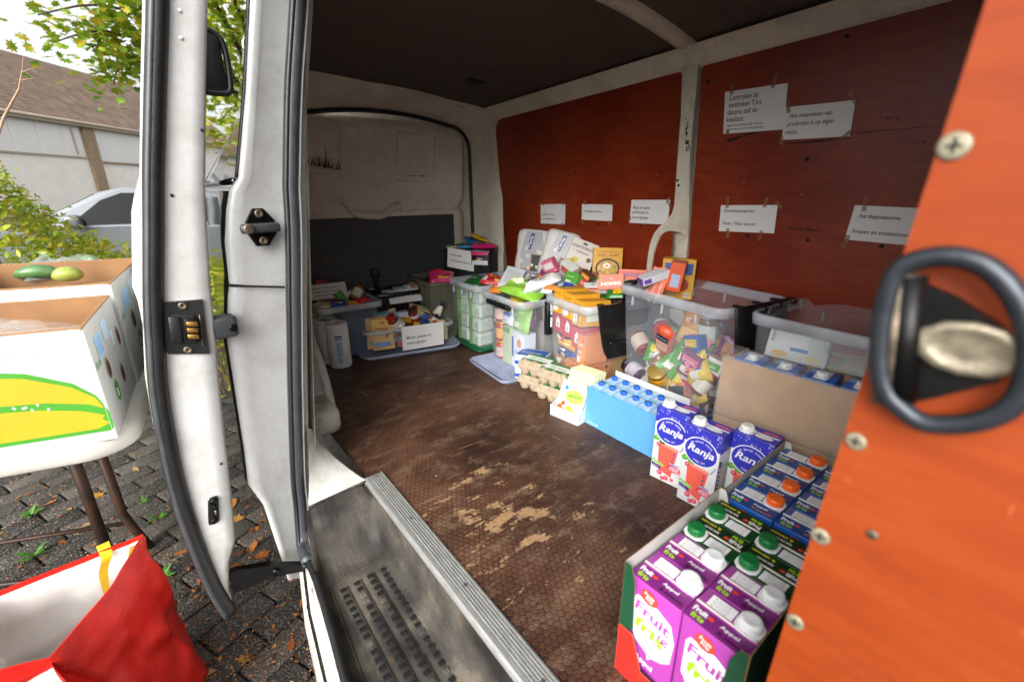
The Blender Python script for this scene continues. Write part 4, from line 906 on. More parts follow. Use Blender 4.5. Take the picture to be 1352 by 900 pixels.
for i in range(6):
    for j in range(2):
        loc = t.matrix_basis @ V((-w_/2+.030+i*.0516, -d_/2+.043+j*.074, .003)); lab = 'pale blue milk carton with blue cap in the light blue box'
        if ca is None:
            ca = thing('milk_carton', lab, 'milk carton', loc, R(-90.6), 'milk cartons in the light blue box')
            b = B(); b.rbox((-.0245, -.034, 0), (.0245, .034, .150), 'milk_blue', .002, 1); b.box((-.0235, .004, .150), (.0235, .006, .1535), 'milk_blue'); obj('carton', b, ca)
            b = B(); T = TOPF(.049, .068, .150); b.prect(T, .004, .008, .045, .034, ink('c9dfef'), 1); b.prect(T, .026, .040, .045, .060, ink('dcebf5'), 1); obj('printed_artwork', b, ca)
            b = B(); b.lathe([(.0105, .150), (.0105, .162), (.009, .1645)], mat('cap_blue', '1c5fc4', .35, var=.06), 6); b.rbox((-.013, -.006, .151), (.013, .006, .161), 'cap_blue', .003, 1); obj('cap', b, ca)
        else: dup(ca, loc)
# ---------------------------------------------------------------- shrink-wrapped brown box with blue milk cartons
t = thing('brown_box', 'large shrink wrapped brown cardboard box holding blue cartons', 'cardboard box', (1.287, .335, 0), R(-88))
w_, d_, h_ = .440, .170, .392
b = B(); b.rbox((-w_/2, -d_/2, 0), (w_/2, d_/2, .212), 'cardboard', .003, 2); obj('lower_tray', b, t)
b = B()
for lo, hi in (((-w_/2, -d_/2, .215), (w_/2, -d_/2+.004, h_)), ((-w_/2, d_/2-.004, .215), (w_/2, d_/2, h_-.02)), ((-w_/2, -d_/2+.0045, .215), (-w_/2+.004, d_/2-.0045, h_-.01)), ((w_/2-.004, -d_/2+.0045, .215), (w_/2, d_/2-.0045, h_-.01))): b.rbox(lo, hi, 'cardboard', .0012, 1)
obj('upper_tray', b, t)
def wrapf(u, v):
    x = -w_/2-.003+(w_+.006)*u; z = .004+(h_+.004)*v; return (x, -d_/2-.0035-.0022*NZ.noise(V((x*20+z*26, z*9, 1)))-.003*max(0, NZ.noise(V((x*9-z*14, z*5, 4)))), z)
b = B(); b.grid(wrapf, 40, 36, 'shrink_wrap')
b.tube([(-w_/2+w_*i/30, -d_/2-.006+.001*math.sin(i*1.7), h_+.003+.0015*math.sin(i)) for i in range(31)], .0016, 'cling', 5)
b.tube([(-w_/2+w_*i/30, -d_/2-.005, .213+.0012*math.sin(i*1.3)) for i in range(31)], .0014, 'cling', 5)
def flapf(u, v):
    x = -w_/2+.005+.20*u; y = -d_/2+.10*v*(1.0-.4*u); return (x, y, h_+.004+.020*math.sin(math.pi*v)*(1-u*.5)+.006*NZ.noise(V((x*40, y*40, 2))))
b.grid(flapf, 20, 12, 'cling'); obj('shrink_wrap', b, t)
mat('milk_strong_blue', '2a63b8', .35, var=.08)
for i in range(5):
    loc = t.matrix_basis @ V((-w_/2+.046+i*.0865, .006, .217))
    lab = 'bright blue milk carton with white cap inside the wrapped brown box'
    if i == 0:
        bc = thing('milk_carton', lab, 'milk carton', loc, R(-88), 'cartons in the wrapped brown box')
        b = B(); b.rbox((-.036, -.04, 0), (.036, .052, .163), 'milk_strong_blue', .002, 1); obj('carton', b, bc)
        b = B(); T = FR((-.036, -.04, .163), (1, 0, 0), (0, 1, 0)); b.prect(T, .022, .006, .052, .084, ink('ccd7e8'), 1); b.prect(T, .003, .05, .018, .085, ink('8fb2dc'), 1); obj('printed_artwork', b, bc)
        cap_part(bc, .001, -.006, .163, 'e9e9ea', .013, .011)
    else: dup(bc, loc)
# ---------------------------------------------------------------- big clear bins in front of the red wall
binA = clear_bin('large clear bin of jars, bottles and sausages standing behind the light blue box', (1.535, .838, .001), R(-9), .345, .455, .488)
binB = clear_bin('large clear bin half hidden behind the wrapped brown box', (1.555, .345, .001), R(-3), .345, .450, .482)
inA = lambda x, y, z: V((1.535, .838, .001))+Matrix.Rotation(R(-9), 3, 'Z') @ V((x, y, z))
jar('plum red jar lying at a slant with a brown lid in the big bin', inA(-.085, .145, .215), .036, .115, '7a2620', '8a7a52', 'c9b9a8', (62, 10, 150), txt=('STROOP', 'fruit'))
jar('jar with red lid and label lying in the big bin', inA(-.04, .105, .275), .036, .10, '8a3a2a', 'b9b4b0', 'b8343a', (70, 0, 130))
jar('yellow jar with gold lid and cream label in the big bin', inA(-.085, .035, .10), .040, .120, 'd79a2a', 'a38a4a', 'e6c46a', (35, -18, -60), txt=('VRUCHTEN', 'moes'))
jar('dark purple jar lying on its side low in the big bin', inA(-.082, .155, .095), .036, .105, '3a1c38', '2a1a2a', 'cfc6d4', (75, 0, 165))
# coral squeeze bottle
t = thing('squeeze_bottle', 'coral plastic squeeze bottle with blue label in the big bin', 'bottle', inA(-.128, .015, .305), 0, None, (R(38), R(20), R(-82)))
b = B(); sec = []
for z, a, c in ((-.085, .030, .016), (-.08, .034, .020), (-.02, .036, .021), (.03, .036, .021), (.075, .032, .019), (.09, .022, .013)): sec.append([(a*math.cos(2*math.pi*j/16), c*math.sin(2*math.pi*j/16), z) for j in range(16)])
b.loft(sec, mat('coral', 'd8593c', .35, var=.06), True, (True, True)); obj('bottle', b, t)
b = B(); b.rbox((-.0325, -.0195, -.112), (.0325, .0195, -.082), mat('coral_cap', 'c94c36', .35), .006, 2); obj('cap', b, t)
b = B(); M_ = FR((0, -.0225, 0), (1, 0, 0), (0, 0, 1)); b.prect(M_, -.024, -.03, .024, .028, ink('e9b08a')); b.prect(M_, -.024, .03, .024, .068, ink('24304e')); b.ptext(M_, 'Douche', 0, .044, .014, ink('e8e8e8'), 2, 0, 'c', w=.04); b.ptext(M_, 'perzik', 0, .0, .014, ink('c0552a'), 2, 0, 'c', w=.036); obj('printed_artwork', b, t)
pouch('snack_packet', 'green packet with yellow print in the big bin', 'packet', .10, .13, .03, '4a8f2a', TR(inA(-.055, .06, .20), 55, -20, -70), [(.2, .2, .8, .45, 'd8e6b0'), (.25, .6, .7, .8, 'e6d23a')])
pouch('sausage_packet', 'clear pack of frankfurter sausages low in the big bin', 'packet', .14, .12, .018, 'cfd6da', TR(inA(-.112, -.075, .105), 72, -16, -84), mt='packet_film', print_=[(.15, .62, .6, .9, '35404a')])
for i in range(4):
    t = thing('sausage', 'pink frankfurter sausage packed in clear film in the big bin', 'sausage', inA(-.108+.004*i, -.080, .058+.023*i), R(-98), 'sausages in the big bin')
    obj('sausage_body', B().tube([(-.062+.0155*k, .004*math.sin(k/8*3.1), .008*math.sin(k*.4+i)) for k in range(9)], [.004, .010, .0115, .0118, .0118, .0118, .0115, .010, .004], mat('sausage', 'c9714f', .35, var=.12, scale=40), 10), t)
pouch('crisp_packet', 'orange and cream packet at the top of the big bin', 'packet', .10, .15, .045, 'c98a3a', TR(inA(-.035, -.02, .34), 70, 10, -84), [(.15, .15, .85, .55, 'd8b06a')])
jar('jar with pale lid and olives in the big bin', inA(-.02, -.075, .30), .034, .12, '6b4a3a', 'b9c2c0', 'cfd6cc', (0, 0, 0))
pouch('snack_packet', 'bright green packet lying behind the sausages in the big bin', 'packet', .14, .12, .04, '5c9a34', TR(inA(.02, -.07, .215), 20, -35, -60), [(.2, .2, .8, .6, '2f6a2a')])
pouch('snack_packet', 'dark green bag deep in the big bin', 'packet', .18, .16, .06, '2f5a2c', TR(inA(.06, .05, .14), 15, 20, 30))
gbox('carton', 'kraft carton standing against the rear wall of the big bin', 'food box', .12, .06, .20, inA(.09, -.1, .01), R(-90), 'a5583a')
gbox('carton', 'dull red carton deep in the big bin', 'food box', .16, .12, .12, inA(.07, .1, .008), R(-90), '7a3a30')
gbox('carton', 'olive carton on the floor of the big bin', 'food box', .20, .09, .06, inA(-.02, .0, .008), R(-100), '6a6a3a')
gbox('carton', 'blue white carton on the floor of the big bin', 'food box', .12, .09, .05, inA(-.07, -.1, .008), R(-96), '8fa9c4')
COLS = [('b82a2a', 'red'), ('d97a22', 'orange'), ('d8b81e', 'yellow'), ('4f9a34', 'green'), ('2a5aa8', 'blue'), ('d8d4cc', 'white'), ('7a3a6a', 'purple'), ('a8764a', 'tan'), ('d86a8a', 'pink'), ('4a2f24', 'brown')]
def fill_front(fn, where, xs, ys, zs, n, seed, s0=.07, s1=.12):
    """assorted packets, jars and small boxes crammed in behind the front wall of a bin"""
    r3 = random.Random(seed)
    for i in range(n):
        x, y, z = r3.uniform(*xs), r3.uniform(*ys), r3.uniform(*zs); c_, cn = r3.choice(COLS); c2, _ = r3.choice(COLS); k = r3.random(); p = fn(x, y, z); g_ = 'assorted goods in the '+where
        if k < .55: pouch('food_packet', cn+' food packet crammed into the '+where, 'packet', r3.uniform(s0, s1), r3.uniform(s0, s1), r3.uniform(.02, .04), c_, TR(p, 80+r3.uniform(-35, 15), r3.uniform(-40, 40), -92+r3.uniform(-25, 25)), [(.15, .5, .85, .85, c2), (.2, .15, .6, .4, 'e0dcd2')], seed=i, wr=.8, group=g_)
        elif k < .8: gbox('small_carton', cn+' small carton crammed into the '+where, 'food box', r3.uniform(.05, .09), r3.uniform(.03, .05), r3.uniform(.06, .11), p, 0, c_, lambda f, M, w, h: (f.prect(M, w*.1, h*.55, w*.9, h*.85, ink(c2)), f.prect(M, w*.15, h*.15, w*.6, h*.4, ink('e0dcd2')), f.ptext(M, 'Smaak', w*.15, h*.64, h*.12, ink('f0ece4'), 2, 0, 'l', w=w*.6)), rot=(R(r3.uniform(-25, 25)), R(r3.uniform(-30, 30)), R(-92+r3.uniform(-25, 25))), group=g_)
        else: jar(cn+' lidded jar crammed into the '+where, p, r3.uniform(.026, .034), r3.uniform(.07, .10), ['7a2620', '8a5a2a', '5a6a2a'][i % 3], c_, 'ddd6c8', (r3.uniform(20, 80), r3.uniform(-20, 20), r3.uniform(0, 360)), group=g_)
fill_front(inA, 'large bin behind the light blue box', (-.10, -.02), (-.16, .17), (.05, .30), 20, 31)
fill_front(inA, 'large bin behind the light blue box', (-.05, .10), (-.16, .17), (.14, .30), 10, 37, .10, .15)
fill_front(inA, 'large bin behind the light blue box', (-.11, -.06), (-.17, -.02), (.06, .26), 12, 61, .07, .12)
inB = lambda x, y, z: V((1.555, .345, .001))+Matrix.Rotation(R(-3), 3, 'Z') @ V((x, y, z))
gbox('carton', 'white carton with pale blue print lying in the bin behind the brown box', 'food box', .16, .07, .09, inB(-.105, .105, .335), 0, 'd5d9d2', front=lambda f, M, w, h: (f.pell(M, w*.25, h*.25, w*.14, h*.1, ink('e0b060')), f.pell(M, w*.78, h*.25, w*.14, h*.1, ink('e6cf6a')), f.prect(M, w*.4, h*.4, w*.7, h*.52, ink('4a76b8'))), rot=(R(-18), 0, R(-84)))
gbox('carton', 'cream carton beside the white one in the bin behind the brown box', 'food box', .14, .08, .10, inB(-.02, .03, .325), R(-70), 'cdb58a')
gbox('carton', 'wide grey carton filling the bin behind the brown box', 'food box', .34, .22, .32, inB(.0, .03, .008), R(-90), '8a8a86')
jar('dark bottle with bright green cap in the bin behind the brown box', inB(.09, -.06, .33), .024, .135, '3a2440', '3fae3a', None, name='bottle', cat='bottle')
pouch('clear_bag', 'crumpled clear plastic bag hanging over the bin and brown box', 'plastic bag', .22, .12, .03, 'f0f0f0', TR((1.375, .30, .425), 35, 0, -84), mt='cling', wr=1.2)
# ---------------------------------------------------------------- soup sachets in a small white tray
t = thing('sachet_tray', 'small white cardboard tray standing against the light blue box', 'cardboard tray', (1.155, 1.078, 0), R(-82))
w_, d_, h_ = .135, .12, .045; b = B(); Wb = 'white_board'
b.prism([(0, 0), (w_, 0), (w_, h_), (0, h_)], 0, .0015, Wb, FR((-w_/2, -d_/2, 0), (1, 0, 0), (0, 0, 1))); obj('front_panel', b, t)
for s in (-1, 1):
    b = B(); b.prism([(-d_/2, 0), (d_/2, 0), (d_/2, h_*2.2), (-d_/2+.01, h_), (-d_/2, h_)], -.0008, .0008, Wb, FR((s*(w_/2-.001), 0, 0), (0, 1, 0), (0, 0, 1))); obj('side_panel', b, t)
obj('base', B().box((-w_/2+.002, -d_/2+.002, .0), (w_/2-.002, d_/2, .002), Wb), t)
b = B(); b.prism([(0, 0), (w_, 0), (w_, h_*2.2), (0, h_*2.2)], 0, .0015, Wb, FR((-w_/2, d_/2, 0), (1, 0, 0), (0, 0, 1))); obj('back_panel', b, t)
b = B(); Fm = FRONT(w_, d_); Fm = FR((-w_/2, -d_/2-.0003, 0), (1, 0, 0), (0, 0, 1)); b.pell(Fm, w_*.72, h_*.45, .007, .007, ink('2f7fd0'), 1); b.pell(Fm, w_*.72, h_*.47, .003, .003, ink('e8f0f8'), 2); obj('printed_artwork', b, t)
T0 = t.matrix_basis.copy()
def sachet_art(f, M, w, h):
    f.prect(M, 0, 0, w, h, ink('d3d7c4')); f.pell(M, w*.60, h*.60, w*.36, h*.20, ink('a6cf5a'), 2); f.ptext(M, 'GROENTE', w*.60, h*.57, h*.11, ink('3f7a22'), 3, R(3), 'c', w=w*.52, bold=.03)
    f.ptext(M, 'soep', w*.60, h*.70, h*.06, ink('5d8f3a'), 3, R(3), 'c'); f.pell(M, w*.22, h*.80, w*.07, h*.06, ink('2f7fd0'), 2)
    for x, y, s, c_ in ((.15, .22, .10, 'e0622a'), (.32, .15, .09, 'e8842a'), (.5, .26, .10, 'e8b83a'), (.25, .34, .08, 'd8502a'), (.45, .12, .07, '7fae3a'), (.62, .2, .08, 'f0c84a')): f.pell(M, w*x, h*y, w*s, h*s*.8, ink(c_), 2)
for i in range(2):
    p = T0 @ V((0, -.045+.024*i, .008+.003*i))
    gbox('soup_sachet', 'white vegetable soup sachet at the front of the small tray' if i == 0 else 'white vegetable soup sachet right behind the foremost one', 'soup sachet', .118, .010, .135, p, 0, 'd2d4c8', sachet_art, rot=(R(-26), 0, R(-82)))
for i in range(6):
    p = T0 @ V((.010+.002*i, .005+.010*i, .030)); gbox('soup_sachet', 'pale yellow green soup sachet standing in the row behind', 'soup sachet', .118, .0075, .150, p, 0, 'c9cda6', rot=(R(-14), 0, R(-82)), group='sachets in the small tray', front=lambda f, M, w, h: f.prect(M, w*.05, h*.9, w*.95, h*.97, ink('cfd3a6')), top=lambda f, M, w, d: f.prect(M, 0, 0, w, d*.5, ink('d8cf9a')))
# ---------------------------------------------------------------- egg cartons
def egg_carton(label, loc, rz):
    t = thing('egg_carton', label, 'egg carton', loc, rz, 'egg cartons stacked on the floor'); b = B()
    w, d = .155, .105
    b.rbox((-w/2, -d/2, .030), (w/2, d/2, .040), 'pulp', .003, 2)
    for i in range(3):
        for j in range(2):
            b.lathe([(.014, 0), (.020, .004), (.0245, .018), (.0255, .034)], 'pulp', 12, Matrix.Translation((-w/2+.027+.0505*i, -d/2+.0265+.052*j, 0)))
    obj('base', b, t); b = B()
    b.loft([[(x*w/2, y*d/2, .040) for x, y in ((-1, -1), (1, -1), (1, 1), (-1, 1))], [(x*(w/2-.004), y*(d/2-.006), .055) for x, y in ((-1, -1), (1, -1), (1, 1), (-1, 1))], [(x*(w/2-.010), y*(d/2-.014), .068) for x, y in ((-1, -1), (1, -1), (1, 1), (-1, 1))]], 'pulp', True, (True, True), smooth=False)
    for i in range(3): b.lathe([(.021, .044), (.019, .060), (.012, .069)], 'pulp', 12, Matrix.Translation((-w/2+.027+.0505*i, -d/2+.0235, 0)))
    obj('lid', b, t)
    b = B(); T = FR((-w/2+.012, -d/2+.016, .0685), (1, 0, 0), (0, 1, 0)); W_, D_ = w-.022, d-.03
    b.add([(-.003, -.003, -.0006), (W_+.003, -.003, -.0006), (W_+.003, D_+.003, -.0006), (-.003, D_+.003, -.0006)], [(3, 2, 1, 0)], ink('1f7a34'), T)
    b.prect(T, -.003, -.003, W_+.003, D_+.003, ink('1f7a34'), 1); b.prect(T, .0, .018, W_*.98, D_*.80, ink('dfe2da'), 2); b.pell(T, W_*.3, D_*.5, .018, .012, ink('b8c8a8'), 3); b.ptext(T, 'Eieren', W_*.5, D_*.42, .016, ink('3a6a3a'), 3, 0, 'l', bold=.02); b.ptext(T, 'scharrel', W_*.05, .004, .010, ink('e8efe4'), 3, 0, 'l')
    S_ = FR((w/2-.003, -d/2+.012, .040), (0, 1, 0), (-.25, 0, 1)); b.prect(S_, 0, -.004, D_, .026, ink('1f7a34'), 5); b.prect(S_, .01, .002, .04, .020, ink('e6e6e2'), 6)
    for i in range(8): b.prect(S_, .012+.0034*i, .004, .0135+.0034*i, .018, ink('3a3a3a'), 7)
    obj('printed_sleeve', b, t); return t
e0 = egg_carton('grey pulp egg carton at the bottom beside the blue and white boxes', (1.205, 1.345, .001), R(-75))
dup(e0, (1.205, 1.345, .071), R(-74), 'grey pulp egg carton on top of its stack beside the blue and white boxes')
dup(e0, (1.195, 1.218, .001), R(-78), 'grey pulp egg carton at the bottom beside the soup sachet tray')
dup(e0, (1.198, 1.214, .071), R(-80), 'grey pulp egg carton on top of its stack beside the soup sachet tray')
def bw_art(f, M, w, h): f.prect(M, 0, h*.25, w, h*.55, ink('1f4fa0')); f.ptext(M, 'Suiker', w*.2, h*.65, h*.2, ink('1f4fa0'), 2, 0, 'l', w=w*.4)
def bw_top(f, M, w, d): f.prect(M, w*.02, d*.05, w*.98, d*.95, ink('2450a0')); f.ptext(M, 'Suikerklontjes', w*.1, d*.4, d*.25, ink('e6e8ee'), 2, 0, 'l', w=w*.7)
gbox('sugar_box', 'white box with blue band at the bottom behind the egg cartons', 'food box', .14, .10, .062, (1.262, 1.448, .001), R(-60), 'dfe1e4', bw_art, bw_art, left=bw_art)
gbox('sugar_box', 'white and blue box with blue top stacked behind the egg cartons', 'food box', .14, .10, .062, (1.262, 1.446, .064), R(-63), 'dfe1e4', bw_art, bw_art, bw_top, left=bw_art)
# ---------------------------------------------------------------- clear bin with yellow and red food boxes
binC = clear_bin('clear bin of yellow and red food boxes behind the egg cartons', (1.455, 1.245, .001), R(-9), .36, .285, .405, .03)
inC = lambda x, y, z: V((1.455, 1.245, .001))+Matrix.Rotation(R(-9), 3, 'Z') @ V((x, y, z))
def spice_art(f, M, w, h): f.prect(M, w*.1, h*.1, w*.62, h*.55, ink('e9ecd8'), 1); f.ptext(M, 'NASI - BAMI', w*.1, h*.78, h*.09, ink('5a3010'), 2, 0, 'l', w=w*.7); f.ptext(M, '4 pers', w*.15, h*.3, h*.1, ink('4a8a3a'), 2, 0, 'l', w=w*.35)
for i, (x, y, z, rx, rzz) in enumerate([(-.110, .055, .335, -4, -90), (-.106, -.015, .325, -4, -92), (-.100, -.075, .308, -4, -95)]):
    gbox('spice_box', ['yellow meal kit box beside the orange packet on top of the bin', 'yellow meal kit box between two others on top of the bin', 'yellow meal kit box sunk lowest beside the black bin handle'][i], 'food box', .060, .14, .105, inC(x, y, z), 0, 'd69a2a', spice_art, rot=(R(rx), 0, R(rzz-9)), right=lambda f, M, w, h: (f.prect(M, w*.2, h*.2, w*.75, h*.7, ink('e9ecd8'), 1)), top=lambda f, M, w, d: f.prect(M, w*.1, d*.1, w*.9, d*.9, ink('c88a22'), 1))
gbox('sauce_packet', 'thin red packet standing beside the yellow boxes in the bin', 'packet', .012, .12, .115, inC(-.100, .098, .318), R(-99), 'd23a20', rot=(R(-6), R(6), R(-99)))
house = lambda f, M, w, h: (f.prect(M, 0, 0, w, h, ink('b8384a')), f.ppoly(M, [(w*.28, h*.25), (w*.72, h*.25), (w*.72, h*.62), (w*.5, h*.82), (w*.28, h*.62)], ink('e6e2da'), 2), f.prect(M, w*.42, h*.3, w*.58, h*.5, ink('8aa6b0'), 3))
for i, (y, z) in enumerate([(.075, .245), (.008, .240), (-.058, .210)]):
    gbox('crispbake_box', 'red box with white house print %s' % ['near the rear side of the bin', 'in the middle of the bin', 'set lowest beside the orange cartons'][i], 'food box', .062, .10, .088, inC(-.105, y, z), R(-99+3*i), 'b8384a', house, group=None)
pouch('pasta_bag', 'bag with amber window in the yellow box bin', 'packet', .13, .09, .04, 'c58a3a', TR(inC(-.110, .06, .205), 80, 0, -98), [(.1, .2, .9, .8, 'd9a84a')])
pouch('pasta_bag', 'dark blue bag in the yellow box bin', 'packet', .14, .08, .045, '24407a', TR(inC(-.108, .055, .150), 78, 4, -98), [(.35, .1, .6, .4, 'c9b08a')])
pouch('rice_bag', 'white bag in the yellow box bin', 'packet', .14, .07, .05, 'cfcfd2', TR(inC(-.105, .055, .095), 80, -3, -98), [(.3, .1, .5, .4, 'b8402e')])
pouch('snack_packet', 'magenta bag at the bottom of the yellow box bin', 'packet', .15, .06, .05, 'b83a6a', TR(inC(-.100, .05, .040), 82, 0, -98))
tof = lambda f, M, w, h: (f.ptext(M, 'Tandoori', w*.1, h*.62, h*.14, ink('f2d9c8'), 1, R(5), 'l', w=w*.7, bold=.02), f.ptext(M, 'wraps', w*.2, h*.40, h*.14, ink('f2d9c8'), 1, R(5), 'l', w=w*.5, bold=.02), f.prect(M, w*.1, h*.08, w*.45, h*.28, ink('efe6d6')), f.pell(M, w*.85, h*.85, w*.06, h*.06, ink('4a2a1a')))
gbox('meal_box', 'orange carton at the bottom of the yellow box bin, rear half', 'food box', .062, .12, .130, inC(-.090, -.020, .010), R(-99), 'd9854a', tof)
gbox('meal_box', 'orange carton with white lettering at the bin bottom under the black handle', 'food box', .062, .14, .130, inC(-.080, -.086, .010), R(-99), 'd67a3e', tof, tof)
gbox('meal_box', 'orange carton stacked on the others next to the black handle', 'food box', .05, .12, .130, inC(-.095, -.092, .145), R(-99), 'd9854a', tof)
gbox('filler_box', 'plain dull yellow carton deep in the yellow box bin', 'food box', .20, .14, .29, inC(.06, .0, .006), R(-99), 'b88a3a')
# items on the pile behind
pouch('flatbread_pack', 'clear pack of brown bread on the pile behind the yellow boxes', 'packet', .14, .09, .03, 'b8804a', TR((1.53, 1.38, .420), 25, -12, -50), mt='packet_film')
gbox('bread', 'brown flatbread inside the clear pack', 'bread', .09, .06, .016, (1.53, 1.385, .409), R(-50), '9a6a3a', rot=(R(15), R(-8), R(-50)))
gbox('small_box', 'small white box with green dot on the pile', 'food box', .10, .05, .03, (1.485, 1.295, .413), R(-40), 'dfe2e2', top=lambda f, M, w, d: f.pell(M, w*.4, d*.6, w*.08, d*.13, ink('5ab03a')), rot=(R(14), 0, R(-40)))
gbox('small_box', 'long white box with blue end lying on the pile', 'food box', .12, .045, .03, (1.53, 1.235, .412), R(-66), 'd9dce2')
pouch('crisp_packet', 'orange red packet on the pile beside the bread', 'packet', .10, .06, .025, 'd9481c', TR((1.465, 1.365, .418), 10, 0, -60))
pouch('seasoning_packet', 'green and yellow packet lying under the orange soup boxes', 'packet', .10, .08, .025, '2f7a2c', TR((1.50, 1.175, .428), 30, -6, -58), [(.3, .2, .9, .7, 'd8b81e'), (.35, .3, .5, .45, 'b82a1c')])
hon = lambda f, M, w, h: (f.ptext(M, 'HONIG', w*.5, h*.28, h*.30, ink('f0ece4'), 1, R(3), 'c', w=w*.78, bold=.03), f.ptext(M, '~', w*.5, h*.62, h*.3, ink('f0ece4'), 1, 0, 'c'), f.prect(M, 0, 0, w, h*.12, ink('c03414')))
hs = lambda f, M, w, h: (f.ptext(M, 'Macaroni', w*.5, h*.1, w*.5, ink('f0e0d4'), 1, R(90), 'c', w=h*.7), )
gbox('soup_box', 'orange box with white brand lettering lying at the pile front', 'food box', .105, .05, .065, (1.50, 1.215, .432), 0, 'e0561c', hon, rot=(R(-12), R(-4), R(-52)))
gbox('soup_box', 'plain orange box standing behind the lettered orange box', 'food box', .12, .05, .09, (1.575, 1.165, .425), 0, 'd9541e', rot=(R(-10), 0, R(-54)))
for i in range(3): gbox('pasta_box', 'orange pasta box with white side lettering, %s' % ['leaning against the plain orange box', 'middle one of the leaning three', 'next to the white and blue box'][i], 'food box', .026, .09, .115, (1.595-.006*i, 1.098-.031*i, .425), 0, 'e25a1e', hs, rot=(R(-8), R(16), R(-62)), top=lambda f, M, w, d: f.prect(M, 0, 0, w, d, ink('e23a54')))
gbox('pasta_box', 'white box with violet end lying in front of the orange boxes', 'food box', .12, .055, .03, (1.545, 1.035, .495), 0, 'dcdce2', rot=(R(6), R(-18), R(-30)), left=lambda f, M, w, h: f.prect(M, 0, 0, w, h, ink('7a4ab0')), front=lambda f, M, w, h: f.prect(M, w*.05, h*.2, w*.3, h*.8, ink('6a4aa8')))
gbox('pasta_box', 'orange box with pale blue picture beside the yellow box', 'food box', .055, .09, .115, (1.615, .990, .455), R(-62), 'dc5420', lambda f, M, w, h: (f.prect(M, w*.2, h*.15, w*.8, h*.6, ink('a9b6d0'))), rot=(0, R(6), R(-62)))
gbox('meal_box', 'yellow box standing at the red wall beside the forked post', 'food box', .13, .06, .165, (1.692, 1.022, .405), R(-62), 'd8a22c', None, lambda f, M, w, h: f.prect(M, w*.15, h*.25, w*.85, h*.7, ink('e6e2cc')))
# nasi bami box
def nasi(f, M, w, h):
    f.prect(M, 0, 0, w, h*.30, ink('a3242c')); f.pell(M, w*.5, h*.40, w*.42, h*.29, ink('1d1a18'), 2); f.pell(M, w*.5, h*.40, w*.36, h*.24, ink('c9a04a'), 3)
    rs = random.Random(8)
    for i in range(26): a_ = rs.uniform(0, 6.28); q = rs.uniform(.1, 1)**.5; f.pell(M, w*(.5+.30*q*math.cos(a_)), h*(.40+.19*q*math.sin(a_)), w*.05, h*.018, ink(rs.choice(('e6c87a', 'b8802e', 'd9b45a', '8a5a2a', '7a9a3a'))), 4, rs.uniform(0, 3), 8)
    f.pell(M, w*.47, h*.48, w*.13, h*.08, ink('ece9e0'), 5); f.pell(M, w*.47, h*.48, w*.055, h*.035, ink('e89a20'), 6)
    f.ptext(M, 'NASI - BAMI', w*.5, h*.76, h*.075, ink('5a3210'), 2, 0, 'c', w=w*.7, bold=.01); f.ptext(M, 'GOERENG', w*.5, h*.70, h*.035, ink('5a3210'), 2, 0, 'c', w=w*.35); f.prect(M, w*.68, h*.03, w*.92, h*.20, ink('dfe6c8'), 4)
    f.pell(M, w*.5, h*.88, w*.42, h*.03, ink('c98a1e'), 1)
gbox('meal_box', 'yellow meal kit box with a picture of fried noodles and egg', 'food box', .135, .055, .160, (1.655, 1.375, .420), 0, 'd8a228', nasi, lambda f, M, w, h: (f.prect(M, w*.2, h*.35, w*.8, h*.72, ink('e6e2cc')), f.prect(M, 0, 0, w, h*.3, ink('a3242c'))), rot=(R(-8), 0, R(-44)))
def knack(f, M, w, h):
    f.ppoly(M, [(0, 0), (w, 0), (w, h*.30), (w*.45, h*.36), (0, h*.30)], ink('4a1f14')); f.ptext(M, 'KNACKEBROD', w*.5, h*.80, h*.085, ink('4a3a34'), 2, 0, 'c', w=w*.86, bold=.02); f.ptext(M, 'volkoren', w*.5, h*.70, h*.07, ink('8a2a2a'), 2, 0, 'c', w=w*.5, bold=.02)
    f.ppoly(M, [(w*.35, h*.05), (w*.92, h*.0+h*.03), (w*.95, h*.38), (w*.42, h*.42)], ink('a8642a'), 3)
    for i in range(6): f.ppoly(M, [(w*(.37+.09*i), h*.06), (w*(.40+.09*i), h*.06), (w*(.46+.08*i), h*.40), (w*(.43+.08*i), h*.40)], ink('7a431a'), 4)
    for x, y, s in ((.2, .45, .14), (.33, .52, .12), (.12, .38, .1)): f.pell(M, w*x, h*y, w*s, h*s*.55, ink('d9c23a'), 4, .5)
    f.pell(M, w*.82, h*.60, w*.09, h*.055, ink('5a4020'), 3); f.ptext(M, '1', w*.05, h*.08, h*.12, ink('e8e2da'), 4, 0, 'l', bold=.03); f.prect(M, w*.42, h*.90, w*.58, h*.95, ink('5a4a44'), 2)
gbox('crispbread_box', 'white and brown crispbread box leaning back against the red wall', 'food box', .135, .055, .215, (1.605, 1.565, .395), 0, 'd8d0c8', knack, rot=(R(-14), R(20), R(-46)))
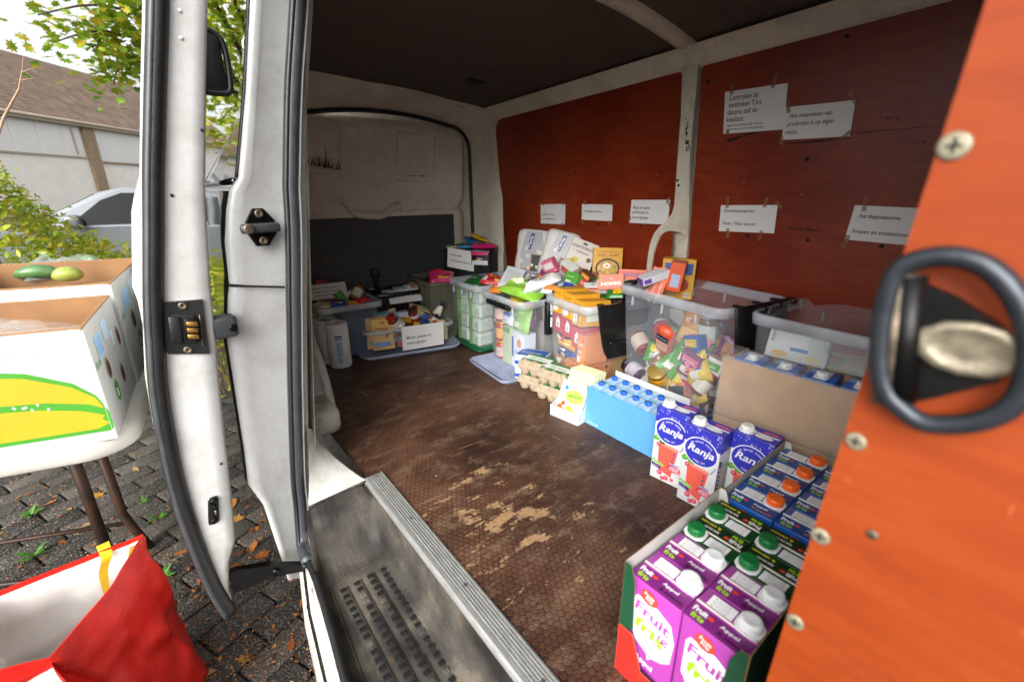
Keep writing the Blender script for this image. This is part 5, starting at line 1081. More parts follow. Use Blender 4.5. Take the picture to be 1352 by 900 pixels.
# toilet paper packs
def tissue_pack(label, loc, rz, lean, roll, txtcol='23386e'):
    t = thing('toilet_paper_pack', label, 'toilet paper', loc, 0, None, (R(lean), R(roll), rz)); b = B(); w, d, h = .205, .12, .25
    sec = []
    for z, s in ((0, .80), (.012, .96), (.05, 1), (.09, 1.0), (.124, .955), (.16, 1), (.21, 1), (.238, .96), (.25, .80)):
        ring = []
        for j in range(28):
            a = 2*math.pi*j/28; x = math.copysign(abs(math.cos(a))**.55, math.cos(a))*w/2*s; y = math.copysign(abs(math.sin(a))**.55, math.sin(a))*d/2*s*(1-.10*math.exp(-(x/.022)**2)); ring.append((x, y, z+.003*NZ.noise(V((x*40, y*40, z*40)))))
        sec.append(ring)
    b.loft(sec, mat('tissue_wrap', 'dcdad6', .35, var=.07, scale=18, bump=.35, bscale=40), True, (True, True)); obj('wrapper', b, t)
    b = B(); M = FR((-w/2, -d/2-.003, 0), (1, 0, 0), (0, 0, 1)); b.ppoly(M, [(w*.25, h*.06), (w*.92, h*.06), (w*.92, h*.44), (w*.72, h*.95), (w*.30, h*.95), (w*.18, h*.5)], ink('a9abae'), 1)
    b.prect(M, w*.52, h*.10, w*.86, h*.46, ink('1d2018'), 2); b.prect(M, w*.50, h*.08, w*.53, h*.48, ink('9a5a2a'), 3); b.prect(M, w*.86, h*.08, w*.89, h*.48, ink('9a5a2a'), 3); b.ppoly(M, [(w*.62, h*.12), (w*.66, h*.40), (w*.68, h*.12)], ink('2f5a22'), 3); b.ppoly(M, [(w*.72, h*.12), (w*.78, h*.34), (w*.77, h*.12)], ink('2f5a22'), 3)
    rs = random.Random(4)
    for i in range(12):
        x, y = rs.uniform(.2, .85)*w, rs.uniform(.08, .62)*h
        for q in range(5): b.pell(M, x+.006*math.cos(q*1.257), y+.006*math.sin(q*1.257), .0036, .0036, ink('e8e6e0'), 4, 0, 8)
        b.pell(M, x, y, .0034, .0034, ink('d8a02a'), 5, 0, 10)
    b.ppoly(M, [(w*.36, h*.58), (w*.46, h*.56), (w*.54, h*.90), (w*.44, h*.92)], ink(txtcol), 3); b.ptext(M, 'Perla', w*.43, h*.60, h*.085, ink('e6e8ee'), 4, R(76), 'l', w=h*.27, bold=.02); obj('printed_artwork', b, t)
    b = B()
    for k in (-1, 1): b.lathe([(.020, .2495), (.019, .2515)], mat('roll_hole', '5a4a38', .9), 14, Matrix.Translation((k*.052, 0, 0)))
    obj('roll_core', b, t); return t
tissue_pack('toilet paper pack with dark picture, leaning next to the crispbread box', (1.635, 1.715, .385), R(-50), -12, 14)
tissue_pack('toilet paper pack nearest the black crate with the paper notice', (1.650, 1.915, .375), R(-58), -10, 4)
# ---------------------------------------------------------------- clear bin with handle bar (jars and cartons) and lid in front
binD = clear_bin('clear bin with black front handle bar filled with jars and green bags', (1.415, 1.635, .001), R(-4), .38, .335, .362, .028, handle='x')
inD = lambda x, y, z: V((1.415, 1.635, .001))+Matrix.Rotation(R(-4), 3, 'Z') @ V((x, y, z))
for i, (y, z, lc, cc) in enumerate([(.095, .012, 'c98a3a', 'b84a34'), (.095, .112, 'c98a3a', 'b84a34'), (.10, .212, 'b7b0a6', 'a85a44')]):
    jar('glass jar with %s stacked in the bin with the handle bar' % ['red label at the bottom', 'orange label in the middle', 'pink label at the top'][i], inD(-.118, y, z), .036, .094, cc, lc, ['c9b0a4', 'd9a05a', 'd8b8ac'][i], (0, 0, -60))
pouch('snack_packet', 'brown snack bag behind the stacked jars', 'packet', .10, .16, .06, '5a3a34', TR(inD(-.09, .135, .14), 80, 0, 0))
gbox('drink_carton', 'pale green drink carton with green top in the handle bar bin', 'drink carton', .062, .07, .190, inD(-.115, .012, .008), R(-94), 'b9c2a4', lambda f, M, w, h: (f.prect(M, 0, h*.86, w, h, ink('6a9a4a')), f.ptext(M, 'Soja', w*.2, h*.66, h*.09, ink('5a7a4a'), 1, R(80), 'l'), f.pell(M, w*.2, h*.06, w*.15, h*.03, ink('e0c83a'))))
gbox('milk_powder', 'white carton with biscuit picture and blue text in the handle bar bin', 'food box', .105, .07, .185, inD(-.112, -.082, .008), R(-94), 'cfd2d8', lambda f, M, w, h: (f.prect(M, w*.05, h*.30, w*.18, h*.85, ink('2a4a9a')), f.pell(M, w*.62, h*.72, w*.16, h*.12, ink('c9804a')), f.prect(M, w*.25, h*.30, w*.9, h*.5, ink('a9b6cc')), f.prect(M, w*.3, h*.12, w*.85, h*.2, ink('8a9ab8'))))
pouch('wipes_pack', 'white pack with blue band in the handle bar bin', 'packet', .09, .07, .04, 'cfd6e2', TR(inD(-.122, .03, .235), 82, 0, -94), [(0, .7, 1, .95, '3a6fc0')])
pouch('salad_bag', 'light green bag pressed against the wall of the handle bar bin', 'packet', .13, .13, .045, '7fb04a', TR(inD(-.112, -.075, .255), 78, 0, -94), [(.25, .15, .6, .35, 'd8e0d0')])
pouch('salad_bag', 'crumpled light green bag on top of the handle bar bin', 'packet', .22, .13, .06, '86b83c', TR(inD(-.085, -.045, .385), 18, 10, -70), [(.1, .55, .45, .8, 'cfdcb8')], wr=.9)
pouch('rice_bag', 'white twisted plastic bag above the green bag', 'plastic bag', .20, .11, .05, 'd2d0d0', TR(inD(-.03, -.115, .425), 12, -22, -52), wr=1.2, seed=4)
gbox('leaflet_pack', 'white carton with orange lines lying tilted on the handle bar bin', 'food box', .10, .03, .17, inD(-.10, .075, .372), 0, 'd6dde2', lambda f, M, w, h: ([f.prect(M, w*.15, h*(.2+.07*i), w*.85, h*(.23+.07*i), ink('dba05a' if i % 3 == 0 else 'b3b9bd')) for i in range(9)]), rot=(R(-66), R(10), R(-52)))
pouch('crisp_packet', 'orange packet under the tilted white carton', 'packet', .10, .07, .03, 'd97a22', TR(inD(-.13, .10, .37), 20, 0, -60))
pouch('coffee_bag', 'brown white bag lying on the pile beside the tissue', 'packet', .16, .10, .05, '6a5a50', TR(inD(.05, .03, .405), 15, -10, -50), [(.1, .3, .5, .8, 'cfc9c2')], wr=.8)
pouch('rice_bag', 'light blue printed bag behind the green bag', 'packet', .22, .10, .05, '9ec4dc', TR((1.50, 1.50, .405), 10, 0, -40), [(.3, .2, .7, .7, 'e2e6ea')], wr=.8)
pouch('biscuit_packet', 'white and blue biscuit packet beside the orange packet', 'packet', .16, .09, .05, 'd2d8e2', TR((1.40, 1.43, .41), 30, 5, -62), [(.1, .1, .5, .5, 'c9803a'), (.6, .3, .9, .8, '2a4a9a')], wr=.6)
pouch('coffee_bag', 'deep blue packet between the crispbread and the bin', 'packet', .14, .08, .05, '1f3fa8', TR((1.545, 1.47, .415), 12, 0, -60))
gbox('filler_box', 'plain grey carton deep in the handle bar bin', 'food box', .26, .17, .33, inD(.06, .0, .008), R(-94), '9a948c')
gbox('food_box', 'small cream box with brown lettering in front of the toilet paper', 'food box', .115, .07, .075, (1.49, 1.665, .345), R(-42), 'c9b9ae', lambda f, M, w, h: (f.ptext(M, 'microgolf', w*.5, h*.30, h*.22, ink('4a3430'), 1, 0, 'c', w=w*.62, bold=.02), f.prect(M, w*.42, h*.62, w*.58, h*.80, ink('6a5650'))), left=lambda f, M, w, h: f.ptext(M, 'M', w*.4, h*.3, h*.35, ink('5a4440'), 1, 0, 'l', bold=.02))
fill_front(inD, 'handle bar bin', (-.13, -.06), (-.12, .13), (.20, .34), 9, 41, .06, .09)
fill_front(inC, 'yellow box bin', (-.13, -.08), (.02, .10), (.04, .28), 7, 43, .06, .09)
fill_front(lambda x, y, z: V((x, y, z)), 'pile above the rear bins', (1.42, 1.60), (1.25, 1.80), (.385, .425), 16, 47, .07, .12)
# plates with hand-written stickers on the black handle of the yellow box bin
t = thing('sticker', 'white printed stickers on the black bin handle', 'sticker', (1.325, 1.412, .33)); b = B()
for k, z in enumerate((.0, -.058)):
    M = FR((0, 0, z), (.62, -.78, 0), (0, 0, 1)); b.prect(M, -.012, -.022, .014, .022, 'paper', 1); b.ptext(M, 'BUS', -.010, .004, .014, 'toner', 2, 0, 'l', w=.02); b.ptext(M, 'voor', -.010, -.014, .012, 'toner', 2, 0, 'l', w=.02)
obj('label_sheet', b, t)
obj('backing_plate', B().rbox((-.020, -.026, -.12), (.022, .0, .035), 'black_plastic', .003, 1, FR((0, .0, 0), (.62, -.78, 0), (.78, .62, 0)) if False else Matrix.Translation((.006, .022, 0))), t)
# storage lid lying on the floor
t = thing('bin_lid', 'grey blue translucent bin lid lying on the floor', 'lid', (1.235, 1.625, .003), R(-6))
b = B(); b.loft([rrect(.235, .36, .04, .0), rrect(.245, .37, .042, .010), rrect(.245, .37, .042, .016), rrect(.228, .353, .038, .016), rrect(.225, .350, .036, .008)], 'blue_clear_lid', True, (True, True)); obj('lid_plate', b, t)
for i in range(22): obj('rib', B().rbox((-.10, -.163+i*.0155, .008), (.10, -.158+i*.0155, .0125), 'blue_clear_lid', .001, 1), t)
# ---------------------------------------------------------------- clear bin on a green lid
t = clear_bin('clear bin with green base filled with green and white packs', (1.435, 2.005, .014), R(-3), .385, .30, .355, .02, handle=None)
b = B(); b.loft([rrect(.36, .275, .03, -.013), rrect(.385, .30, .035, -.004), rrect(.385, .30, .035, .004)], mat('green_lid', '0e5a34', .35), True, (True, True)); obj('green_base', b, t)
inE = lambda x, y, z: V((1.435, 2.005, .014))+Matrix.Rotation(R(-3), 3, 'Z') @ V((x, y, z))
for i in range(4):
    for j in range(2):
        gbox('nappy_pack', 'white green pack %s in the green based bin' % (['at the bottom', 'second from the bottom', 'third from the bottom', 'at the top'][i]+(' by the bar handle' if j == 0 else ' towards the tailgate')), 'packet', .10, .10, .075, inE(-.115, -.065+.125*j, .010+.079*i), R(-92+4*i), 'c6d0c4', lambda f, M, w, h: (f.prect(M, 0, 0, w*.35, h, ink('5f9a3a' if i % 2 else '78b04a')), f.prect(M, w*.45, h*.25, w*.9, h*.75, ink('a9c0b4'))), r=.012)
pouch('snack_packet', 'dark green foil bag on top of the green based bin', 'packet', .15, .10, .05, '1c5a2a', TR(inE(-.05, .06, .335), 10, 0, -60), wr=.7)
pouch('snack_packet', 'red foil packet on top of the green based bin', 'packet', .17, .10, .05, 'c92430', TR(inE(-.02, -.075, .350), 14, 10, -50), [(.0, .1, .2, .5, 'e6e0e0')], wr=.7)
pouch('coffee_bag', 'olive gold packet with white lettering standing in the bin', 'packet', .09, .09, .03, '5a4a14', TR((1.535, 1.905, .385), 72, 0, -50), [(.3, .55, .75, .8, 'b9c2dc'), (.2, .2, .8, .4, 'e2dcc8')])
gbox('filler_box', 'plain dark green carton deep in the green based bin', 'food box', .24, .16, .30, inE(.07, .0, .008), R(-92), '3a5a3a')
# ---------------------------------------------------------------- black crate with notice in the far corner
def crate(label, loc, rz, lx, ly, h, m_, slots=True):
    t = thing('crate', label, 'crate', loc, rz); b = B()
    obj('base', B().box((-lx/2+.004, -ly/2+.004, 0), (lx/2-.004, ly/2-.004, .006), m_), t)
    for ax, s in ((0, -1), (0, 1), (1, -1), (1, 1)):
        b = B(); L_ = (ly if ax == 0 else lx); off = s*((lx if ax == 0 else ly)/2)
        M = FR((off if ax == 0 else 0, 0 if ax == 0 else off, 0), (0, 1, 0) if ax == 0 else (1, 0, 0), (0, 0, 1))
        b.box((-L_/2, 0, -.002), (L_/2, h, .002), m_, M)
        b.rbox((-L_/2, h-.025, -.008), (L_/2, h, .008), m_, .003, 1, M); b.rbox((-L_/2, 0, -.006), (L_/2, .02, .006), m_, .003, 1, M)
        k = int(L_/.03)
        for i in range(k+1): x = -L_/2+L_*i/k; b.box((x-.003, .02, -.0055), (x+.003, h-.025, .0055), m_, M)
        for z in (h*.3, h*.62): b.box((-L_/2, z-.004, -.005), (L_/2, z+.004, .005), m_, M)
        obj('side_wall', b, t)
    return t
def sign(label, pts, lines, px=None, tapes=(), cat='notice', name='paper_notice', curl=.0, col='toner'):
    """sheet of paper through three world corners: lower left, lower right, upper left; printed lines as (text, x, y, height)"""
    o, r, u = [V(p) for p in pts]; W_ = (r-o).length; U_ = (u-o).length
    t = thing(name, label, cat, o); M = FR((0, 0, 0), r-o, (u-o)-(r-o)*((u-o).dot(r-o)/(r-o).length_squared)); b = B()
    sk = (u-o).dot((r-o).normalized())
    b.grid(lambda a, c: (a*W_+sk*c, c*U_, .0006+curl*math.sin(math.pi*a)*(.4+.6*c)), 8, 6, 'paper', M); b.grid(lambda a, c: (a*W_+sk*c, c*U_, .0003+curl*math.sin(math.pi*a)*(.4+.6*c)), 8, 6, 'paper', M); obj('sheet', b, t)
    b = B()
    for s_, x, y, h_, *w2 in lines: b.ptext(M, s_, x*W_+sk*y, y*U_, h_*U_, col, 4+curl*2500, 0, 'l', w=(w2[0]*W_ if w2 else None), bold=.012)
    obj('lettering', b, t)
    for tx, ty, ang, L_ in tapes:
        bb = B(); Mt = M @ Matrix.Translation((tx*W_+sk*ty, ty*U_, .0011)) @ Matrix.Rotation(R(ang), 4, 'Z'); bb.box((-.006, -L_/2, 0), (.006, L_/2, .0003), 'tape_film', Mt); obj('tape', bb, t)
    return t
crate('black plastic crate in the far corner with a paper notice on it', (1.535, 2.345, 0), R(40), .27, .27, .505, 'black_plastic')
gbox('filler_box', 'dark box filling the black corner crate', 'food box', .24, .24, .44, (1.535, 2.345, .008), R(40), '1c1c20')
c0 = V((1.535, 2.345, 0)); Rm = Matrix.Rotation(R(40), 3, 'Z')
pq = lambda x, y, z: c0+Rm @ V((x, y, z))
a_ = onX(617, 341, 1.50); 
sign('small paper notice hanging on the black crate in the corner', (pq(-.147, .120, .400), pq(-.147, -.045, .375), pq(-.147, .112, .515)), [('Huishoudelijk', .12, .62, .15, .42), ('verzorgingsproducten', .10, .34, .14, .72)])
pouch('napkin_pack', 'pink pack of napkins lying on the black crate', 'packet', .16, .10, .03, 'd8266e', TR(pq(-.07, -.09, .518), 5, 0, -24), [(.1, .2, .9, .8, 'e24a8a')])
pouch('napkin_pack', 'blue pack tilted on the black crate', 'packet', .13, .09, .03, '1f6aa8', TR(pq(-.03, -.02, .535), 20, 18, -14), [(.2, .2, .7, .8, '23407e')])
pouch('napkin_pack', 'yellow edged pack on top of the black crate', 'packet', .12, .09, .02, 'd9b81e', TR(pq(.02, -.04, .556), 8, 22, -29))
pouch('napkin_pack', 'light blue pack on the crate edge beside the notice', 'packet', .10, .06, .02, '4a9ad0', TR(pq(-.105, .02, .515), 0, 0, -34))
gbox('card_box', 'flat green box on the corner of the black crate', 'food box', .10, .05, .012, pq(-.09, .09, .506), R(-40), '2f8a2c')
pouch('napkin_pack', 'pink and white pack hanging over the side of the black crate', 'packet', .11, .08, .012, '2a1a2a', TR(pq(-.148, -.085, .455), 90, 0, -50), [(.05, .0, .95, .35, 'e0e6ee'), (.05, .75, .95, 1, 'd8266e')])
# ---------------------------------------------------------------- tubs along the tailgate
tA = clear_bin('smoky tub with a paper notice standing by the near wheel arch', (.71, 2.395, .001), R(-2), .30, .38, .29, .03, 'smoky_bin_wall', handle=None, ribs=False, rimh=.03, flange=.016)
gbox('filler_box', 'dark blue carton inside the smoky tub', 'food box', .24, .30, .20, (.71, 2.395, .01), 0, '20365c')
pouch('snack_packet', 'white yellow packet under the notice in the smoky tub', 'packet', .10, .07, .04, 'c9c4b4', TR((.60, 2.28, .285), 20, 0, 10), [(.5, .1, .8, .9, 'd8a21e')], wr=.9)
pouch('snack_packet', 'blue packet under the notice in the smoky tub', 'packet', .09, .06, .04, '2a3f8a', TR((.66, 2.27, .29), 20, 0, -5), wr=.9)
pouch('snack_packet', 'red packet in the smoky tub', 'packet', .08, .05, .03, 'd2201c', TR((.79, 2.29, .285), 10, 0, 20), wr=.7)
pouch('snack_packet', 'orange packet in the smoky tub', 'packet', .06, .05, .03, 'dd8a1e', TR((.735, 2.285, .275), 10, 0, 0), wr=.7)
sg = [onY(411, 397, 2.33), onY(460, 391, 2.30), onY(407, 377, 2.40)]
sign('paper notice in three lines lying in the smoky tub', sg, [('Eten en drinken voor', .08, .68, .16, .70), ('kinderen om mee te', .09, .44, .16, .70), ('nemen naar school', .10, .20, .16, .62)])
# kitchen roll packs
mat('kitchen_roll', 'dddbd6', .85, var=.05, scale=30, bump=.35, bscale=70)
krA = None
for i in range(4):
    loc = (.607-.022*i, 2.165+.088*i, .001); lab = ['kitchen roll with blue label standing at the end of the row', 'kitchen roll right behind the labelled one in the row', 'kitchen roll with orange tab on its wrapper', 'kitchen roll furthest back beside the smoky tub'][i]
    t = thing('kitchen_roll', lab, 'kitchen roll', loc, R(-12), 'kitchen rolls in clear wrap')
    b = B(); b.lathe([(.048, 0), (.052, .006), (.0525, .12), (.052, .219), (.047, .225), (.022, .2245), (.020, .219)], 'kitchen_roll', 26); obj('roll', b, t)
    obj('core', B().lathe([(.0195, .205), (.0195, .219)], mat('core_card', '6a5a48', .9), 14), t)
    b = B(); b.lathe([(.0535, .003), (.0545, .1), (.0535, .222), (.046, .2285), (.028, .229)], 'packet_film', 26, caps=(False, False)); obj('wrapper', b, t)
    if i == 0:
        def cyl(u, v, r=.0550): a = R(-90)+(u)/r; return (r*math.cos(a), r*math.sin(a), v)
        b = B()
        def cell(x0, y0, x1, y1, mt): b.grid(lambda p, q: cyl(x0+(x1-x0)*p, y0+(y1-y0)*q), 6, 2, ink(mt))
        cell(-.018, .150, .014, .170, '23386e'); 
        for k in range(16): cell(-.016, .062+.0048*k, .012, .0645+.0048*k, '3f8ac4')
        for k in range(6): cell(-.014, .030+.0045*k, .006, .0325+.0045*k, '3f8ac4')
        v_, f_ = txtmesh('Perla', .02); xs_ = [q.x for q in v_]; k_ = .026/(max(xs_)-min(xs_))
        b.add([cyl(-.015+q.x*k_, .155+q.y*.013, .0554) for q in v_], f_, ink('e6e8ee')); obj('printed_artwork', b, t)
    if i == 2: obj('orange_tab', B().rbox((-.022, -.05, .2285), (.010, -.036, .2305), mat('orange_tab', 'e8641c', .5), .001, 1), t)
# Mixen tub on its upturned lid
tM = clear_bin('low clear tub of mixes and sauces standing on its upturned lid', (1.0, 2.235, .028), R(12.5), .46, .255, .118, .022, handle=None, ribs=False, rimh=.018, flange=.014)
MM = Matrix.Translation((1.0, 2.235, .0)) @ Matrix.Rotation(R(12.5), 4, 'Z'); mm = lambda x, y, z: MM @ V((x, y, z))
MM = Matrix.Translation((1.0, 2.235, .0)) @ Matrix.Rotation(R(-12.5), 4, 'Z'); tM.rotation_euler = (0, 0, R(-12.5))
t = thing('bin_lid', 'grey blue upturned lid under the low clear tub', 'lid', (1.0, 2.228, .002), R(-12.5))
b = B(); b.loft([rrect(.50, .29, .05, .004), rrect(.52, .31, .055, .0), rrect(.55, .33, .06, .014), rrect(.545, .325, .058, .022), rrect(.53, .31, .055, .018), rrect(.50, .29, .05, .008)], 'blue_clear_lid', True, (True, True)); obj('lid_plate', b, t)
def paneer(f, M, w, h):
    f.ptext(M, 'PANEER', w*.18, h*.66, h*.085, ink('8a2a1e'), 1, R(-3), 'l', w=w*.6, bold=.03); f.ptext(M, 'MEEL', w*.58, h*.56, h*.07, ink('6a2a1e'), 1, R(-3), 'l', w=w*.3, bold=.03); f.ptext(M, 'naturel', w*.12, h*.52, h*.05, ink('2a8ac0'), 1, R(-3), 'l', w=w*.35, bold=.03)
    f.pell(M, w*.55, h*.36, w*.4, h*.10, ink('dfae54'), 1); f.prect(M, w*.10, h*.10, w*.80, h*.25, ink('2f86c4'), 2); f.pell(M, w*.52, h*.87, w*.12, h*.03, ink('a8362a'), 2)
    for i in range(4): f.prect(M, w*.14, h*(.125+.028*i), w*(.72-.08*(i % 2)), h*(.135+.028*i), ink('86bfe2'), 3)
for i, (x, y) in enumerate([(-.142, -.094), (-.165, -.062), (-.182, -.032)]):
    gbox('breadcrumb_box', 'tan breadcrumb box %s' % ['foremost in the low clear tub', 'behind the foremost one in the low tub', 'third from the front of the low tub'][i], 'food box', .112, .026, .166, mm(x, y, .032), 0, 'd8a850', paneer, rot=(R(-8), 0, R(-16-2*i)))
def yog(f, M, w, h):
    f.prect(M, 0, h*.78, w, h, ink('7db4dc')); f.ptext(M, 'Drinkyoghurt', w*.08, h*.52, h*.18, ink('2a5ab0'), 1, 0, 'l', w=w*.8, bold=.02); f.ptext(M, 'aardbei', w*.4, h*.72, h*.12, ink('d8403a'), 2, 0, 'l', w=w*.22, bold=.02)
    for x, y, c_ in ((.3, .88, 'e8962a'), (.45, .85, 'e8762a'), (.1, .3, 'd8323a'), (.25, .15, 'd8323a'), (.8, .2, 'e8963a'), (.65, .86, 'd84a4a')): f.pell(M, w*x, h*y, w*.05, h*.07, ink(c_), 2)
gbox('yoghurt_pack', 'white and blue drink yoghurt multipack in the low clear tub', 'drink pack', .135, .07, .165, mm(-.105, .035, .032), R(-12), 'd6dde4', yog, left=lambda f, M, w, h: [f.prect(M, w*(.1+.3*i), h*.1, w*(.3+.3*i), h*.8, ink('a9c2d8')) for i in range(3)], top=lambda f, M, w, d: f.prect(M, 0, 0, w*.6, d, ink('88b8da')))
gbox('yoghurt_pack', 'pale lilac carton lying beside the yoghurt multipack', 'drink pack', .09, .06, .07, mm(.005, .03, .125), R(-12), 'b9bfd4', lambda f, M, w, h: [f.prect(M, w*(.3+.04*i), h*.3, w*(.32+.04*i), h*.6, ink('3a4050')) for i in range(7)], r=.012)
for i, (x, y, z, c1, c2, rx, ry, rz) in enumerate([(.03, -.045, .135, 'b8861e', '3a2a12', 35, 10, -8), (.055, -.01, .150, '8a5a14', 'd8a82a', 30, -8, 12), (.08, -.05, .130, '7a2a18', 'd8b02a', 40, 16, 0), (.10, .02, .160, 'b8921e', '2a3a14', 24, 20, -14), (.04, .03, .165, 'c9901e', '5a1e12', 28, 0, -20), (.11, -.055, .128, 'caa02a', '8a1e14', 36, -12, 10)]):
    pouch('seasoning_sachet', ['gold seasoning sachet next to the breadcrumb boxes', 'brown seasoning sachet lying across the others', 'dark red seasoning sachet at the tub front', 'olive gold seasoning sachet at the tub back', 'amber seasoning sachet behind the gold one', 'yellow seasoning sachet beside the paper notice'][i], 'sachet', .13, .10, .018, c1, TR(mm(x, y, z), rx, ry, rz-12), [(.1, .15, .5, .5, c2), (.55, .5, .9, .85, c2)], rough=.22, wr=.8, seed=i)
pouch('cheese_bag', 'cream sachet with green corner in the low clear tub', 'sachet', .15, .10, .02, 'b8a878', TR(mm(.10, .02, .182), 28, 20, -24), [(.1, .1, .3, .8, '7a2a1a'), (.6, .7, .95, .95, '3a8a3a')], wr=.6)
pouch('sauce_tube', 'bright green sachet on top of the low clear tub', 'sachet', .12, .04, .02, '3f9a2a', TR(mm(.125, .05, .19), 12, 10, -28))
fill_front(mm, 'low clear tub', (-.20, .20), (-.08, .09), (.06, .145), 24, 53, .06, .09)
fill_front(lambda x, y, z: V((x, y, z)), 'smoky tub', (.60, .82), (2.26, 2.5), (.235, .285), 10, 59, .06, .09)
# sauce bottles
def bottle(label, loc, rot, r, h, body, cap, lab=None):
    t = thing('sauce_bottle', label, 'bottle', loc, 0, None, tuple(R(a) for a in rot)); obj('bottle', B().lathe([(r*.85, 0), (r, .006), (r, h*.55), (r*.8, h*.70), (r*.45, h*.84), (r*.42, h*.86)], mat('sauce_'+body, body, .2, var=.08), 18), t)
    obj('cap', B().lathe([(r*.52, h*.855), (r*.52, h*.985), (r*.46, h)], mat('scap_'+cap, cap, .3), 16), t)
    if lab: obj('paper_label', B().lathe([(r*1.012, h*.16), (r*1.012, h*.46)], ink(lab), 18, caps=(False, False)), t)
bottle('upright cream sauce bottle with orange label and white cap', mm(.195, .035, .105), (24, 28, 150), .028, .165, 'd9c07a', 'dcdcda', 'b8641e')
bottle('white mayonnaise bottle with navy label leaning in the tub', mm(.145, -.005, .115), (24, 22, 0), .024, .15, 'd6d0c0', '1c2a4c', '1f2f55')
bottle('short bottle with navy cap lying at the tub front', mm(.13, -.055, .118), (38, 8, 0), .022, .09, 'cfc8b8', '14203c')
for i in range(3): jar('small can with red label beside the breadcrumb boxes' if i == 0 else ('small can with dark red label stacked on another can' if i == 1 else 'small can with red label behind the paper notice'), mm([-.045, -.045, .0][i], -.082, [.032, .088, .032][i]), .026, .054, '7a8088', '8a9098', ['c0302a', '8a2420', 'b82c28'][i], name='can', cat='can', neck=.98)
pouch('sauce_packet', 'orange edged sachet standing at the tub end', 'sachet', .05, .12, .015, 'cbb68a', TR(mm(.165, -.085, .095), 84, 12, -14), [(.0, .0, .25, 1, 'c9701e')])
bottle('pale yellow bottle standing in the corner of the low tub', mm(.196, -.065, .032), (0, 0, 0), .026, .11, 'cfc39a', 'd8d4c4')
sg = [onY(532, 463, 2.075), onY(586, 454, 2.052), onY(530, 432, 2.060)]
sign('paper notice taped to the front of the low clear tub', sg, [('Mixen, sauzen en', .10, .47, .16, .58), ('toevoegingen', .10, .24, .16, .46)])
# black crate behind the low tub with a notice, and the olive crate
crate('black plastic crate behind the low clear tub', (1.045, 2.455, 0), R(-4), .27, .20, .285, 'black_plastic')
gbox('filler_box', 'black carton inside the crate behind the low tub', 'food box', .24, .17, .24, (1.045, 2.455, .008), R(-4), '141416')
sg = [onY(515, 402, 2.33), onY(562, 396, 2.31), onY(511, 384, 2.40)]
sign('narrow paper notice lying on the black crate behind the low tub', sg, [('Overige artikelen', .10, .48, .24, .58)], curl=.004)
gbox('tea_box', 'light blue box lying on the black crate', 'food box', .075, .04, .018, (1.055, 2.395, .287), R(-10), '86b4cc', top=lambda f, M, w, d: f.prect(M, w*.1, d*.1, w*.9, d*.5, ink('cfdfe8')))
gbox('tea_box', 'white and blue box on the black crate beside the sachet', 'food box', .07, .05, .018, (1.125, 2.41, .287), R(-10), 'a4c6d8', top=lambda f, M, w, d: f.prect(M, w*.1, d*.5, w*.9, d*.9, ink('e2e6ea')))
gbox('tea_box', 'grey box lying flat at the end of the black crate', 'food box', .08, .03, .012, (.985, 2.39, .287), R(-14), '9aa4a8')
pouch('seasoning_sachet', 'brown and white sachet on the black crate', 'sachet', .11, .06, .025, '9a7a68', TR((1.165, 2.40, .303), 10, 0, 4), [(.2, .3, .8, .8, 'c9b4a8')], wr=.9)
crate('olive grey folding crate between the low tub and the green based bin', (1.235, 2.355, 0), R(-5), .15, .33, .345, 'olive_crate')
gbox('filler_box', 'dark carton inside the olive crate', 'food box', .12, .28, .31, (1.235, 2.355, .008), R(-5), '2a2a26')
pouch('detergent_bag', 'pink and red detergent bag lying on the olive crate', 'packet', .15, .11, .05, 'c9246e', TR((1.245, 2.235, .362), 28, 6, -20), [(.1, .7, .6, .98, 'd8201e'), (.3, .15, .85, .35, 'dd9a2a')], wr=.6)
# ---------------------------------------------------------------- notices on the red wall
def wsign(label, q, lines, tapes): return sign(label, (onW(*q[0], .0115), onW(*q[1], .0115), onW(*q[2], .0115)), lines, tapes=tapes)
wsign('notice on the red wall asking to check expired dates, six lines', ((955, 177), (1035, 171), (957.5, 122)), [('Controleer bij', .08, .79, .17, .48), ('verstreken T.h.t.', .07, .62, .17, .56), ('datums zelf de', .06, .45, .17, .50), ('kwaliteit.', .05, .28, .17, .30), ('(Ingevroren producten zijn op datum', .06, .17, .075, .60), ('ingevroren en moeten dus goed zijn)', .06, .08, .075, .62)], [(.12, 1.06, 4, .035), (.80, 1.08, -10, .04), (.08, .02, 8, .02)])
wsign('notice on the red wall saying taking products is at own risk', ((1032, 185), (1122, 180), (1037, 142)), [('Het meenemen van', .09, .66, .19, .62), ('producten is op eigen', .07, .42, .19, .68), ('risico.', .05, .17, .19, .19)], [(.05, 1.0, 10, .035), (.97, 1.04, 38, .04), (.0, .0, 20, .03), (.93, .0, -45, .04)])
wsign('notice on the red wall for canned vegetables and pasta sauces', ((949, 305), (1022, 308), (952, 271)), [('Groenteconserven', .07, .74, .17, .56), ('Pasta / Rijst saucen', .07, .26, .17, .60)], [(.12, 1.1, 0, .04), (.80, 1.1, -12, .035), (1.02, 1.0, 45, .03), (.18, -.06, 4, .035), (.78, -.1, -4, .035)])
wsign('wide notice on the red wall for mashed potato and soups', ((1115, 316), (1222, 326), (1129, 271)), [('Aardappelpuree', .09, .66, .16, .52), ('Soepen en toebehoren', .07, .22, .16, .70)], [(.12, 1.06, 4, .045), (.03, -.06, -6, .04)])
wsign('smallest notice on the dark red panel, two lines, above the toilet paper', ((714, 295), (746, 296), (714, 270)), [('Koffie en thee', .07, .44, .13, .50), ('en toebehoren', .07, .22, .13, .55)], [(.1, 1.05, 0, .02), (.9, -.03, 0, .02), (.92, 1.05, 0, .02)])
